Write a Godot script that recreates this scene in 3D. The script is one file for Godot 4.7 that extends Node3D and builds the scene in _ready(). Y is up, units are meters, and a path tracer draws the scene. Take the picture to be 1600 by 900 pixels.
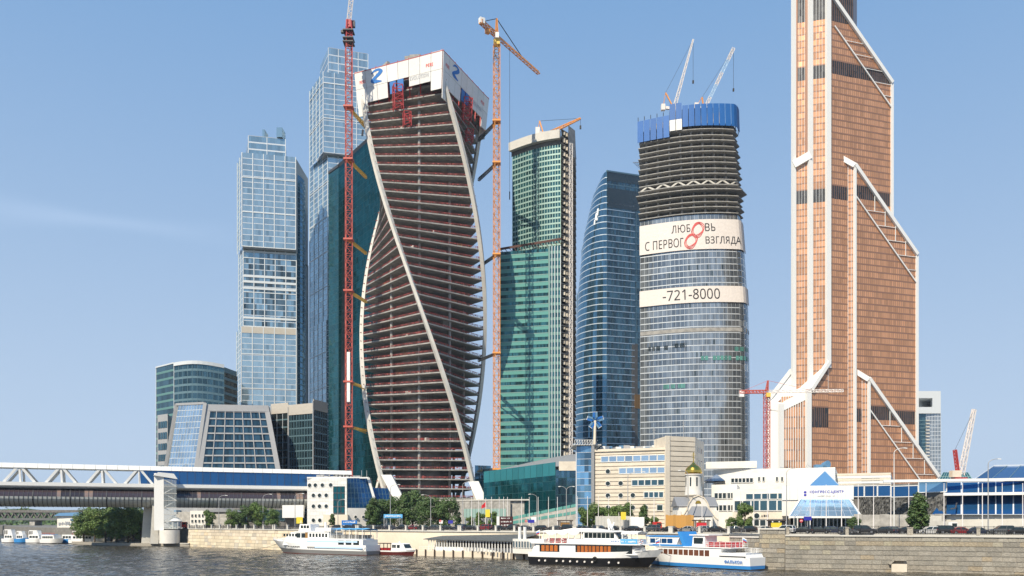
extends Node3D
# A river bank with towers behind it. y is up, metres; the camera stands on the near bank, level, with a raised lens.
const FP := 1300.0   # focal length used to survey positions from bearings and depths
const HC := 10.0     # eye height above the water
const KE := 0.91    # scale of the banner tower's survey
const GY := 7.0      # street level
var M := {}
var used := {}
var rng := RandomNumberGenerator.new()
var car_proto := {}
var tree_proto := []

class MB:
	var v := PackedVector3Array()
	var n := PackedVector3Array()
	var c := PackedColorArray()
	func tri(a: Vector3, b: Vector3, d: Vector3, col := Color.WHITE):
		var nn := (b - a).cross(d - a).normalized()
		v.append(a); v.append(d); v.append(b)
		for k in 3:
			n.append(nn); c.append(col)
	func quad(a: Vector3, b: Vector3, d: Vector3, e: Vector3, col := Color.WHITE):   # counter-clockwise seen from outside
		var nn := (d - a).cross(e - b)
		if nn.length_squared() < 1e-9: return
		nn = nn.normalized()
		v.append(a); v.append(d); v.append(b); v.append(a); v.append(e); v.append(d)
		for k in 6:
			n.append(nn); c.append(col)
	func quadn(p: Array, nn: Array, col := Color.WHITE):
		for k in [0, 2, 1, 0, 3, 2]:
			v.append(p[k]); n.append(nn[k]); c.append(col)
	func hexa(p: Array, col := Color.WHITE):   # 0-3 bottom ring ccw from above, 4-7 top ring
		quad(p[3], p[2], p[1], p[0], col); quad(p[4], p[5], p[6], p[7], col)
		for k in 4:
			var m := (k + 1) % 4
			quad(p[k], p[m], p[m + 4], p[k + 4], col)
	func box(ctr: Vector3, size: Vector3, ang := 0.0, col := Color.WHITE):
		var h := size / 2
		var p := []
		for y in [-h.y, h.y]:
			for q in [Vector2(-h.x, h.z), Vector2(h.x, h.z), Vector2(h.x, -h.z), Vector2(-h.x, -h.z)]:
				p.append(ctr + Vector3(q.x, y, q.y).rotated(Vector3.UP, ang))
		hexa(p, col)
	func bbox(a: Vector3, b: Vector3, col := Color.WHITE):
		box((a + b) / 2, (b - a).abs(), 0.0, col)
	func bar(a: Vector3, b: Vector3, w: float, h: float = -1.0, up := Vector3.UP, col := Color.WHITE):
		if h < 0: h = w
		var d := (b - a).normalized()
		if absf(d.dot(up)) > 0.98: up = Vector3(0.3, 0, 1).normalized()
		var s := up.cross(d).normalized() * w / 2
		var t := d.cross(s).normalized() * h / 2
		var p := [a - s - t, a + s - t, a + s + t, a - s + t, b - s - t, b + s - t, b + s + t, b - s + t]
		quad(p[3], p[2], p[1], p[0], col); quad(p[4], p[5], p[6], p[7], col)
		for k in 4:
			var m := (k + 1) % 4
			quad(p[k], p[m], p[m + 4], p[k + 4], col)
	func tube(a: Vector3, b: Vector3, r1: float, r2: float, k := 8, caps := true, col := Color.WHITE):
		var d := (b - a).normalized()
		var up := Vector3.UP if absf(d.y) < 0.95 else Vector3.RIGHT
		var s := d.cross(up).normalized()
		var t := s.cross(d)
		for i in k:
			var e0 := s * cos(TAU * i / k) + t * sin(TAU * i / k)
			var e1 := s * cos(TAU * (i + 1) / k) + t * sin(TAU * (i + 1) / k)
			quadn([a + e1 * r1, a + e0 * r1, b + e0 * r2, b + e1 * r2], [e1, e0, e0, e1], col)
			if caps:
				tri(b, b + e1 * r2, b + e0 * r2, col); tri(a, a + e0 * r1, a + e1 * r1, col)
	func lathe(o: Vector3, prof: Array, k := 16, col := Color.WHITE, ang0 := 0.0):
		for i in prof.size() - 1:
			var r0: float = prof[i][0]; var y0: float = prof[i][1]; var r1: float = prof[i + 1][0]; var y1: float = prof[i + 1][1]
			var sl := Vector2(y1 - y0, r0 - r1).normalized()
			for j in k:
				var e0 := Vector3(cos(ang0 + TAU * j / k), 0, -sin(ang0 + TAU * j / k)); var e1 := Vector3(cos(ang0 + TAU * (j + 1) / k), 0, -sin(ang0 + TAU * (j + 1) / k))
				var n0 := (e0 * sl.x + Vector3.UP * sl.y).normalized(); var n1 := (e1 * sl.x + Vector3.UP * sl.y).normalized()
				quadn([o + e0 * r0 + Vector3.UP * y0, o + e1 * r0 + Vector3.UP * y0, o + e1 * r1 + Vector3.UP * y1, o + e0 * r1 + Vector3.UP * y1], [n0, n1, n1, n0], col)
	func prism(poly: PackedVector2Array, y0: float, y1, col := Color.WHITE):   # poly holds (x, z); y1 a height or one per corner
		var q := poly
		var ys := []
		for i in q.size(): ys.append(y1[i] if y1 is Array else y1)
		var area := 0.0
		for i in q.size(): area += q[i].cross(q[(i + 1) % q.size()])
		if area > 0:
			q = q.duplicate(); q.reverse(); ys.reverse()
		for i in q.size():
			var m := (i + 1) % q.size()
			var a := Vector3(q[i].x, y0, q[i].y); var b := Vector3(q[m].x, y0, q[m].y)
			quad(a, b, Vector3(b.x, ys[m], b.z), Vector3(a.x, ys[i], a.z), col)
		var ix := Geometry2D.triangulate_polygon(q)
		for i in range(0, ix.size(), 3):
			var t := []
			for k in 3: t.append(Vector3(q[ix[i + k]].x, ys[ix[i + k]], q[ix[i + k]].y))
			if (t[1] - t[0]).cross(t[2] - t[0]).y > 0: tri(t[0], t[1], t[2], col)
			else: tri(t[0], t[2], t[1], col)
			for k in 3: t[k].y = y0
			if (t[1] - t[0]).cross(t[2] - t[0]).y < 0: tri(t[0], t[1], t[2], col)
			else: tri(t[0], t[2], t[1], col)
	func lattice(a: Vector3, b: Vector3, w: float, cell: float, r: float, up := Vector3.UP, three := false, w2 := -1.0):   # a square or triangular truss
		if w2 < 0: w2 = w
		var d := (b - a).normalized()
		if absf(d.dot(up)) > 0.98: up = Vector3(0.35, 0, 1).normalized()
		var s := d.cross(up).normalized()
		var t := s.cross(d).normalized()
		var off := [s - t, -s - t, -s + t, s + t] if not three else [s - t * 0.8, -s - t * 0.8, t]
		var k := maxi(1, roundi(a.distance_to(b) / cell))
		for o in off: bar(a + o * w / 2, b + o * w2 / 2, r)
		for i in k:
			var f0 := float(i) / k; var f1 := float(i + 1) / k
			var wa := lerpf(w, w2, f0); var wb := lerpf(w, w2, f1)
			for j in off.size():
				var m := (j + 1) % off.size()
				var p0 = a.lerp(b, f0) + off[j] * wa / 2; var p1 = a.lerp(b, f1) + off[m] * wb / 2
				var q0 = a.lerp(b, f0) + off[m] * wa / 2; var q1 = a.lerp(b, f1) + off[j] * wb / 2
				if i % 2 == 0: bar(p0, p1, r * 0.7)
				else: bar(q0, q1, r * 0.7)
				bar(q1, p1, r * 0.7)
	func moved(xf: Transform3D):
		for i in v.size():
			v[i] = xf * v[i]; n[i] = (xf.basis * n[i]).normalized()
		return self
	func mesh() -> ArrayMesh:
		var a := []
		a.resize(Mesh.ARRAY_MAX)
		a[Mesh.ARRAY_VERTEX] = v; a[Mesh.ARRAY_NORMAL] = n; a[Mesh.ARRAY_COLOR] = c
		var m := ArrayMesh.new()
		m.add_surface_from_arrays(Mesh.PRIMITIVE_TRIANGLES, a)
		return m

# ---------------------------------------------------------------- placing and naming
func at(px: float, py: float, d: float) -> Vector3:
	return Vector3((px - 800.0) / FP * d, HC + (815.0 - py) / FP * d, -d)
func gp(px: float, d: float, y := GY) -> Vector3:
	return Vector3((px - 800.0) / FP * d, y, -d)
func hy(py: float, d: float) -> float:
	return HC + (815.0 - py) / FP * d
func xz(p: Vector3) -> Vector2:
	return Vector2(p.x, p.z)
func numbered(s: String) -> String:
	var k: int = used.get(s, 0)
	used[s] = k + 1
	return s if k == 0 else "%s_%03d" % [s, k]
func thing(called: String, label: String, category: String, where := Vector3.ZERO, group := "") -> Node3D:
	var o := Node3D.new()
	o.name = numbered(called)
	add_child(o)
	o.position = where
	o.set_meta("label", label); o.set_meta("category", category)
	if group: o.set_meta("group", group)
	return o
func origin_of(p: Node) -> Vector3:
	var s := Vector3.ZERO
	while p is Node3D and p != self:
		s += p.position
		p = p.get_parent()
	return s
func put(mb: MB, called: String, m: String, parent: Node, stuff := false) -> MeshInstance3D:   # vertices in world space
	var s := origin_of(parent)
	for i in mb.v.size(): mb.v[i] -= s
	return putl(mb, called, m, parent, stuff)
func putl(mb: MB, called: String, m: String, parent: Node, stuff := false) -> MeshInstance3D:   # vertices in the parent's space
	if mb.v.is_empty(): return null
	return pm(mb.mesh(), called, m, parent, stuff)
func pm(mesh: Mesh, called: String, m: String, parent: Node, stuff := false) -> MeshInstance3D:
	var o := MeshInstance3D.new()
	o.mesh = mesh
	o.material_override = M[m]
	o.name = called
	if stuff: o.set_meta("kind", "stuff")
	parent.add_child(o, true)
	return o
func struct(mb: MB, called: String, m: String) -> MeshInstance3D:
	var o := putl(mb, numbered(called), m, self)
	o.set_meta("kind", "structure")
	return o
func copy(o: Node3D, where: Vector3, turn: float, label := "", group := "") -> Node3D:
	var c: Node3D = o.duplicate()
	c.name = numbered(String(o.name).rstrip("0123456789").rstrip("_"))
	add_child(c)
	c.position = where; c.rotation.y = turn
	if label: c.set_meta("label", label)
	if group: c.set_meta("group", group)
	return c

# ---------------------------------------------------------------- materials
func ntex(freq: float, lo: float, hi: float, sd: int, stretch := Vector2.ONE, size := 256) -> ImageTexture:
	var f := FastNoiseLite.new()
	f.seed = sd; f.frequency = freq; f.fractal_octaves = 5; f.noise_type = FastNoiseLite.TYPE_SIMPLEX_SMOOTH
	var im := Image.create(size, size, false, Image.FORMAT_RGB8)
	var f2 := FastNoiseLite.new()
	f2.seed = sd + 7; f2.frequency = freq * 4.0; f2.fractal_octaves = 3
	for y in size:
		for x in size:
			# periodic by running round a torus
			var ax := TAU * x / size; var ay := TAU * y / size
			var r := size / TAU
			var p := Vector3(cos(ax) * r * stretch.x, sin(ax) * r * stretch.x, 0)
			var q := Vector3(cos(ay) * r * stretch.y + 31.0, 0, sin(ay) * r * stretch.y)
			var k := f.get_noise_3dv(p + q) * 0.75 + f2.get_noise_3dv(p * 1.7 + q) * 0.35
			var g := lerpf(lo, hi, clampf(k * 0.9 + 0.5, 0, 1))
			im.set_pixel(x, y, Color(g, g, g))
	im.generate_mipmaps()
	return ImageTexture.create_from_image(im)
func mat(key: String, col: Color, rough := 0.7, metal := 0.0, tex: Texture2D = null, scale := 0.1) -> StandardMaterial3D:   # col is a linear base colour
	var m := StandardMaterial3D.new()
	m.albedo_color = col.linear_to_srgb()
	m.roughness = rough; m.metallic = metal
	m.vertex_color_use_as_albedo = true
	if tex:
		m.albedo_texture = tex
		m.uv1_triplanar = true; m.uv1_world_triplanar = true
		m.uv1_scale = Vector3.ONE * scale
	M[key] = m
	return m

func materials():
	var tn := ntex(0.02, 0.72, 1.0, 3)
	var fine := ntex(0.06, 0.93, 1.0, 9)
	var soft := ntex(0.02, 0.90, 1.0, 5)
	var streak := ntex(0.03, 0.7, 1.0, 15, Vector2(2.2, 0.35))
	mat("concrete", Color(0.52, 0.50, 0.46), 0.85, 0, tn, 0.09)
	mat("concrete_light", Color(0.62, 0.60, 0.55), 0.8, 0, soft, 0.06)
	mat("slab_grey", Color(0.42, 0.41, 0.39), 0.9, 0, tn, 0.07)
	mat("concrete_dark", Color(0.22, 0.21, 0.20), 0.9, 0, tn, 0.07)
	mat("white_wall", Color(0.80, 0.77, 0.71), 0.6, 0, soft, 0.05)
	mat("white_metal", Color(0.80, 0.80, 0.78), 0.4, 0.0, fine, 0.2)
	mat("white_paint", Color(0.84, 0.84, 0.83), 0.3)
	mat("cream_stone", Color(0.74, 0.66, 0.54), 0.75, 0, soft, 0.06)
	mat("grey_panel", Color(0.42, 0.42, 0.42), 0.5, 0.2, fine, 0.05)
	mat("beige_panel", Color(0.50, 0.46, 0.40), 0.6, 0, fine, 0.05)
	mat("granite", Color(0.50, 0.46, 0.39), 0.85, 0, ntex(0.05, 0.62, 1.0, 21), 0.25)
	mat("granite_relief", Color(0.33, 0.33, 0.32), 0.9, 0, ntex(0.09, 0.25, 1.0, 22), 0.1)
	mat("plaster", Color(0.78, 0.69, 0.55), 0.85, 0, soft, 0.05)
	mat("joint", Color(0.27, 0.25, 0.22), 0.95)
	mat("red_steel", Color(0.42, 0.05, 0.05), 0.5)
	mat("guard_red", Color(0.25, 0.05, 0.045), 0.7)
	mat("crane_red", Color(0.50, 0.10, 0.07), 0.5)
	mat("crane_orange", Color(0.72, 0.30, 0.07), 0.5)
	mat("crane_yellow", Color(0.78, 0.52, 0.10), 0.5)
	mat("crane_pale", Color(0.75, 0.70, 0.66), 0.5)
	mat("dark_steel", Color(0.05, 0.05, 0.055), 0.5)
	mat("black_iron", Color(0.02, 0.02, 0.022), 0.5)
	mat("cable", Color(0.03, 0.03, 0.03), 0.6)
	mat("screen_white", Color(0.82, 0.82, 0.80), 0.6, 0, fine, 0.05)
	mat("screen_blue", Color(0.008, 0.13, 0.45), 0.55, 0, fine, 0.05)
	mat("tarp_blue", Color(0.03, 0.17, 0.48), 0.6)
	mat("logo_blue", Color(0.015, 0.16, 0.50), 0.6)
	mat("logo_grey", Color(0.30, 0.32, 0.36), 0.6)
	mat("ink", Color(0.03, 0.03, 0.035), 0.7)
	mat("ink_red", Color(0.70, 0.10, 0.09), 0.6)
	mat("banner", Color(0.80, 0.74, 0.70), 0.7, 0, fine, 0.04)
	mat("sign_blue", Color(0.03, 0.03, 0.35), 0.5)
	mat("sky_sign", Color(0.12, 0.42, 0.75), 0.5)
	mat("sign_yellow", Color(0.75, 0.60, 0.05), 0.5)
	mat("sign_red", Color(0.60, 0.03, 0.04), 0.5)
	mat("sign_maroon", Color(0.06, 0.012, 0.012), 0.5)
	# curtain-wall glass: coated panes that mirror the sky
	mat("glass_silver", Color(0.46, 0.60, 0.66), 0.10, 0.75)
	mat("glass_capital", Color(0.36, 0.52, 0.60), 0.10, 0.75)
	mat("glass_teal", Color(0.015, 0.125, 0.145), 0.08, 0.7)
	mat("glass_green", Color(0.06, 0.21, 0.23), 0.12, 0.6)
	mat("mint_panel", Color(0.115, 0.32, 0.285), 0.3, 0.15)
	mat("mint_dark", Color(0.12, 0.25, 0.23), 0.4, 0.2)
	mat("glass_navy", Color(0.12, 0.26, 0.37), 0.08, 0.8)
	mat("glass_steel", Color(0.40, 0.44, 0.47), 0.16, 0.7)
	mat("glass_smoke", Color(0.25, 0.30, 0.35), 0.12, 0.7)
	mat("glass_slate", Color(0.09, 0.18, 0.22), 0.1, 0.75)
	mat("glass_bright", Color(0.52, 0.68, 0.82), 0.08, 0.85)
	mat("glass_dark", Color(0.03, 0.045, 0.05), 0.06, 0.3)
	mat("glass_blue", Color(0.025, 0.12, 0.30), 0.08, 0.6)
	mat("glass_blue_light", Color(0.22, 0.46, 0.72), 0.1, 0.6)
	mat("glass_bronze", Color(0.76, 0.39, 0.21), 0.34, 0.5)
	mat("bronze_band", Color(0.30, 0.165, 0.11), 0.4, 0.3)
	mat("glass_tube", Color(0.10, 0.075, 0.085), 0.08, 0.5)
	mat("amber_glass", Color(0.55, 0.17, 0.04), 0.15, 0.2)
	mat("louvre", Color(0.05, 0.05, 0.055), 0.5, 0.3)
	mat("steel_fin", Color(0.62, 0.66, 0.70), 0.35, 0.3)
	mat("navy_fin", Color(0.58, 0.66, 0.72), 0.3, 0.3)
	mat("grid_white", Color(0.66, 0.69, 0.70), 0.4, 0.2)
	mat("mint_fin", Color(0.30, 0.44, 0.40), 0.4, 0.2)
	mat("slate_fin", Color(0.13, 0.22, 0.26), 0.4, 0.3)
	mat("teal_fin", Color(0.03, 0.10, 0.11), 0.4, 0.3)
	mat("netting", Color(0.10, 0.05, 0.04), 0.9)
	mat("roof_grey", Color(0.13, 0.14, 0.14), 0.8, 0, tn, 0.15)
	mat("roof_slate", Color(0.23, 0.24, 0.26), 0.6, 0, fine, 0.2)
	mat("roof_blue", Color(0.10, 0.22, 0.36), 0.5)
	mat("gold", Color(0.85, 0.52, 0.10), 0.22, 1.0)
	mat("wood", Color(0.42, 0.22, 0.06), 0.7, 0, streak, 0.4)
	mat("dark_wood", Color(0.06, 0.04, 0.03), 0.8)
	mat("asphalt", Color(0.055, 0.055, 0.058), 0.9, 0, tn, 0.2)
	mat("paving", Color(0.24, 0.23, 0.21), 0.9, 0, tn, 0.1)
	mat("leaf", Color(0.115, 0.185, 0.045), 0.6)
	mat("leaf_dark", Color(0.07, 0.125, 0.035), 0.6)
	M["leaf"].backlight_enabled = true; M["leaf"].backlight = Color(0.22, 0.34, 0.08)
	M["leaf_dark"].backlight_enabled = true; M["leaf_dark"].backlight = Color(0.12, 0.20, 0.06)
	mat("bark", Color(0.10, 0.075, 0.05), 0.95, 0, streak, 0.6)
	mat("hull_black", Color(0.015, 0.015, 0.017), 0.3)
	mat("hull_red", Color(0.11, 0.018, 0.016), 0.5)
	mat("hull_grey", Color(0.22, 0.22, 0.22), 0.5)
	mat("boat_blue", Color(0.04, 0.25, 0.62), 0.4)
	mat("boat_pale", Color(0.50, 0.68, 0.86), 0.4)
	mat("rubber", Color(0.015, 0.015, 0.015), 0.85)
	mat("tyre", Color(0.02, 0.02, 0.02), 0.85)
	mat("rim", Color(0.45, 0.45, 0.46), 0.35, 0.8)
	mat("lamp_red", Color(0.45, 0.02, 0.02), 0.25)
	mat("lamp_clear", Color(0.75, 0.75, 0.72), 0.15)
	var cc := {"car_black": Color(0.012, 0.012, 0.014), "car_grey": Color(0.10, 0.105, 0.11), "car_silver": Color(0.42, 0.43, 0.44), "car_white": Color(0.72, 0.72, 0.71), "car_red": Color(0.28, 0.015, 0.02), "car_blue": Color(0.02, 0.03, 0.07)}
	for k in cc:
		mat(k, cc[k], 0.3)
		M[k].clearcoat_enabled = true; M[k].clearcoat = 1.0; M[k].clearcoat_roughness = 0.05
	mat("far_green", Color(0.06, 0.10, 0.05), 0.95, 0, tn, 0.02)
	mat("truck_red", Color(0.50, 0.03, 0.02), 0.4)
	var w := mat("water", Color(0.05, 0.042, 0.028), 0.06)
	w.metallic_specular = 0.5

# ---------------------------------------------------------------- facades
func flat_fn(a: Vector3, b: Vector3, y0: float, y1: float) -> Callable:   # an upright face, a on its left seen from outside
	return func(u: float, v: float) -> Vector3: return Vector3(lerpf(a.x, b.x, u), lerpf(y0, y1, v), lerpf(a.z, b.z, u))
func quad_fn(a: Vector3, b: Vector3, c: Vector3, d: Vector3) -> Callable:   # bottom left, bottom right, top right, top left
	return func(u: float, v: float) -> Vector3: return a.lerp(b, u).lerp(d.lerp(c, u), v)
func fnorm(fn: Callable, u: float, v: float) -> Vector3:
	var e := 0.004
	var u0 := clampf(u, e, 1 - e); var v0 := clampf(v, e, 1 - e)
	var p: Vector3 = fn.call(u0 + e, v0); var q: Vector3 = fn.call(u0 - e, v0); var r: Vector3 = fn.call(u0, v0 + e); var s: Vector3 = fn.call(u0, v0 - e)
	return (p - q).cross(r - s).normalized()
func strip(mb: MB, fn: Callable, u: float, v0: float, v1: float, w: float, out: float):   # a standing fin
	var p: Vector3 = fn.call(u, v0); var q: Vector3 = fn.call(u, v1)
	var n := fnorm(fn, u, (v0 + v1) / 2)
	var s := (q - p).normalized().cross(n) * w / 2
	var o := n * out
	mb.quad(p - s + o, p + s + o, q + s + o, q - s + o)
	mb.quad(p - s, p - s + o, q - s + o, q - s); mb.quad(p + s + o, p + s, q + s, q + s + o)
func band(mb: MB, fn: Callable, u0: float, u1: float, v0: float, v1: float, out: float, seg := 1, col := Color.WHITE, lim = null):   # a lying strip that stands proud
	for i in seg:
		var ua := lerpf(u0, u1, float(i) / seg); var ub := lerpf(u0, u1, float(i + 1) / seg)
		var a0 := ua; var a1 := ub; var b0 := ua; var b1 := ub
		if lim != null:
			a0 = minf(ua, lim.call(v0)); a1 = minf(ub, lim.call(v0)); b0 = minf(ua, lim.call(v1)); b1 = minf(ub, lim.call(v1))
		if a1 - a0 < 1e-5 and b1 - b0 < 1e-5: continue
		var n := fnorm(fn, (ua + ub) / 2, (v0 + v1) / 2)
		var na := fnorm(fn, ua, v0) * out; var nb := fnorm(fn, ub, v0) * out
		var p: Vector3 = fn.call(a0, v0); var q: Vector3 = fn.call(a1, v0); var r: Vector3 = fn.call(b1, v1); var s: Vector3 = fn.call(b0, v1)
		mb.quad(p + na, q + nb, r + nb, s + na, col)
		mb.quad(s + na, r + nb, r, s, col); mb.quad(p, q, q + nb, p + na, col)
		if i == 0: mb.quad(p, p + na, s + na, s, col)
		if i == seg - 1: mb.quad(q + nb, q, r, r + nb, col)
func pane(mb: MB, fn: Callable, u0: float, u1: float, v0: float, v1: float, tilt: float, col: Color, lim = null, out := 0.0):
	var a0 := u0; var a1 := u1; var b0 := u0; var b1 := u1
	if lim != null:
		a0 = minf(u0, lim.call(v0)); a1 = minf(u1, lim.call(v0)); b0 = minf(u0, lim.call(v1)); b1 = minf(u1, lim.call(v1))
		if a1 - a0 < 1e-5 and b1 - b0 < 1e-5: return
	var p: Vector3 = fn.call(a0, v0); var q: Vector3 = fn.call(a1, v0); var r: Vector3 = fn.call(b1, v1); var s: Vector3 = fn.call(b0, v1)
	var n := (r - p).cross(s - q).normalized()
	var w := p.distance_to(q); var h := p.distance_to(s)
	var tx := n * (w * tilt * rng.randf_range(-0.5, 0.5)); var ty := n * (h * tilt * rng.randf_range(-0.5, 0.5))
	var o := n * out
	mb.quad(p - tx - ty + o, q + tx - ty + o, r + tx + ty + o, s - tx + ty + o, col)
# o: nf floors, nc panes across, nb separate windows per floor, sp share of the floor that is spandrel, g/s/m materials, me mullion every n panes, ...
func curtain(par: Node, fn: Callable, o: Dictionary):
	var nf: int = o.nf; var nc: int = o.nc; var nb: int = o.get("nb", 1)
	var sp: float = o.get("sp", 0.3); var tilt: float = o.get("tilt", 0.012); var va: float = o.get("var", 0.3)
	var lim = o.get("lim")
	var pb: float = o.get("pb", 0.0); var bc: Color = o.get("bc", Color(2, 2, 2))
	var seg: int = o.get("seg", 1)
	var nz := FastNoiseLite.new()
	nz.seed = int(o.get("seed", 1)); nz.frequency = 0.11
	var skip: Array = o.get("skip", [])
	for j in nf:
		if j in skip: continue
		var v0 := float(j) / nf; var vm := (j + sp) / nf; var v1 := float(j + 1) / nf
		for b in nb:
			var mb := MB.new()
			for i in range(b * nc / nb, (b + 1) * nc / nb):
				var k := 1.0 - va * clampf(0.5 + nz.get_noise_2d(i * 1.3, j * 2.2) * 0.8 + rng.randf_range(-0.45, 0.45), 0, 1)
				var col := Color(k, k, k)
				if pb > 0 and rng.randf() < pb: col = Color(bc.r * k, bc.g * k, bc.b * k)
				pane(mb, fn, float(i) / nc, float(i + 1) / nc, vm, v1, tilt, col, lim)
			put(mb, o.get("name", "window_band"), o.g, par)
		if sp > 0:
			var mb := MB.new()
			band(mb, fn, 0, 1, v0, vm, o.get("so", 0.12), seg, Color.WHITE, lim)
			put(mb, "spandrel", o.s, par)
	if o.has("m"):
		var mb := MB.new()
		var me: int = o.get("me", 1)
		var vs: int = o.get("vs", 1)
		for i in range(0, nc + 1, me):
			for k in vs:
				var u := float(i) / nc
				var v1 := float(k + 1) / vs; var v0 := float(k) / vs
				if lim != null:
					# stop the fin where the raking edge cuts it
					while v1 > v0 and lim.call(v1) < u: v1 -= 0.002
					if v1 <= v0 + 0.003: continue
				strip(mb, fn, u, v0, v1, o.get("mw", 0.15), o.get("mo", 0.16))
		put(mb, "mullion", o.m, par, true)
func body(par: Node, pts: Array, y0: float, y1, m := "concrete_dark", called := "core"):   # pts: Vector3 corners of the plan
	var poly := PackedVector2Array()
	for p in pts: poly.append(xz(p))
	var mb := MB.new()
	mb.prism(poly, y0, y1)
	return put(mb, called, m, par)
func inset(pts: Array, k: float) -> Array:
	var poly := PackedVector2Array()
	for p in pts: poly.append(xz(p))
	var r := Geometry2D.offset_polygon(poly, -k, Geometry2D.JOIN_MITER)
	var out := []
	for p in r[0]: out.append(Vector3(p.x, 0, p.y))
	return out
func text_on(par: Node, fn: Callable, s: String, u0: float, u1: float, v0: float, v1: float, m: String, called := "lettering", bold := 600, out := 0.08):
	var f := SystemFont.new()
	f.font_names = PackedStringArray(["Droid Sans"]); f.font_weight = bold
	var tm := TextMesh.new()
	tm.font = f; tm.font_size = 64; tm.pixel_size = 0.01; tm.depth = 0.0; tm.text = s; tm.curve_step = 1.0
	var arr := tm.get_mesh_arrays()
	var vs: PackedVector3Array = arr[Mesh.ARRAY_VERTEX]
	var ix: PackedInt32Array = arr[Mesh.ARRAY_INDEX] if arr[Mesh.ARRAY_INDEX] != null else PackedInt32Array()
	if ix.is_empty():
		for i in vs.size(): ix.append(i)
	var lo := Vector2(1e9, 1e9); var hi := Vector2(-1e9, -1e9)
	for p in vs:
		lo = lo.min(Vector2(p.x, p.y)); hi = hi.max(Vector2(p.x, p.y))
	var mb := MB.new()
	for i in range(0, ix.size(), 3):
		var t := []
		for k in 3:
			var p := vs[ix[i + k]]
			var u := lerpf(u0, u1, (p.x - lo.x) / (hi.x - lo.x)); var v := lerpf(v0, v1, (p.y - lo.y) / (hi.y - lo.y))
			t.append((fn.call(u, v) as Vector3) + fnorm(fn, u, v) * out)
		var nn: Vector3 = (t[1] - t[0]).cross(t[2] - t[0])
		if nn.length_squared() < 1e-12: continue
		if nn.dot(fnorm(fn, (u0 + u1) / 2, (v0 + v1) / 2)) > 0: mb.tri(t[0], t[1], t[2])
		else: mb.tri(t[0], t[2], t[1])
	return put(mb, called, m, par)
func marks(par: Node, fn: Callable, u0: float, u1: float, v0: float, v1: float, n: int, m: String, out := 0.1):   # writing too small to read: strokes of uneven width
	var mb := MB.new()
	for i in n:
		if rng.randf() < 0.12: continue
		var a := lerpf(u0, u1, (i + 0.1) / n); var b := lerpf(u0, u1, (i + rng.randf_range(0.45, 0.9)) / n)
		var lo := lerpf(v0, v1, rng.randf_range(0.0, 0.25)); var hi := lerpf(v0, v1, rng.randf_range(0.7, 1.0))
		pane(mb, fn, a, b, lo, hi, 0.0, Color.WHITE, null, out)
	put(mb, "lettering", m, par, true)

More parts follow.
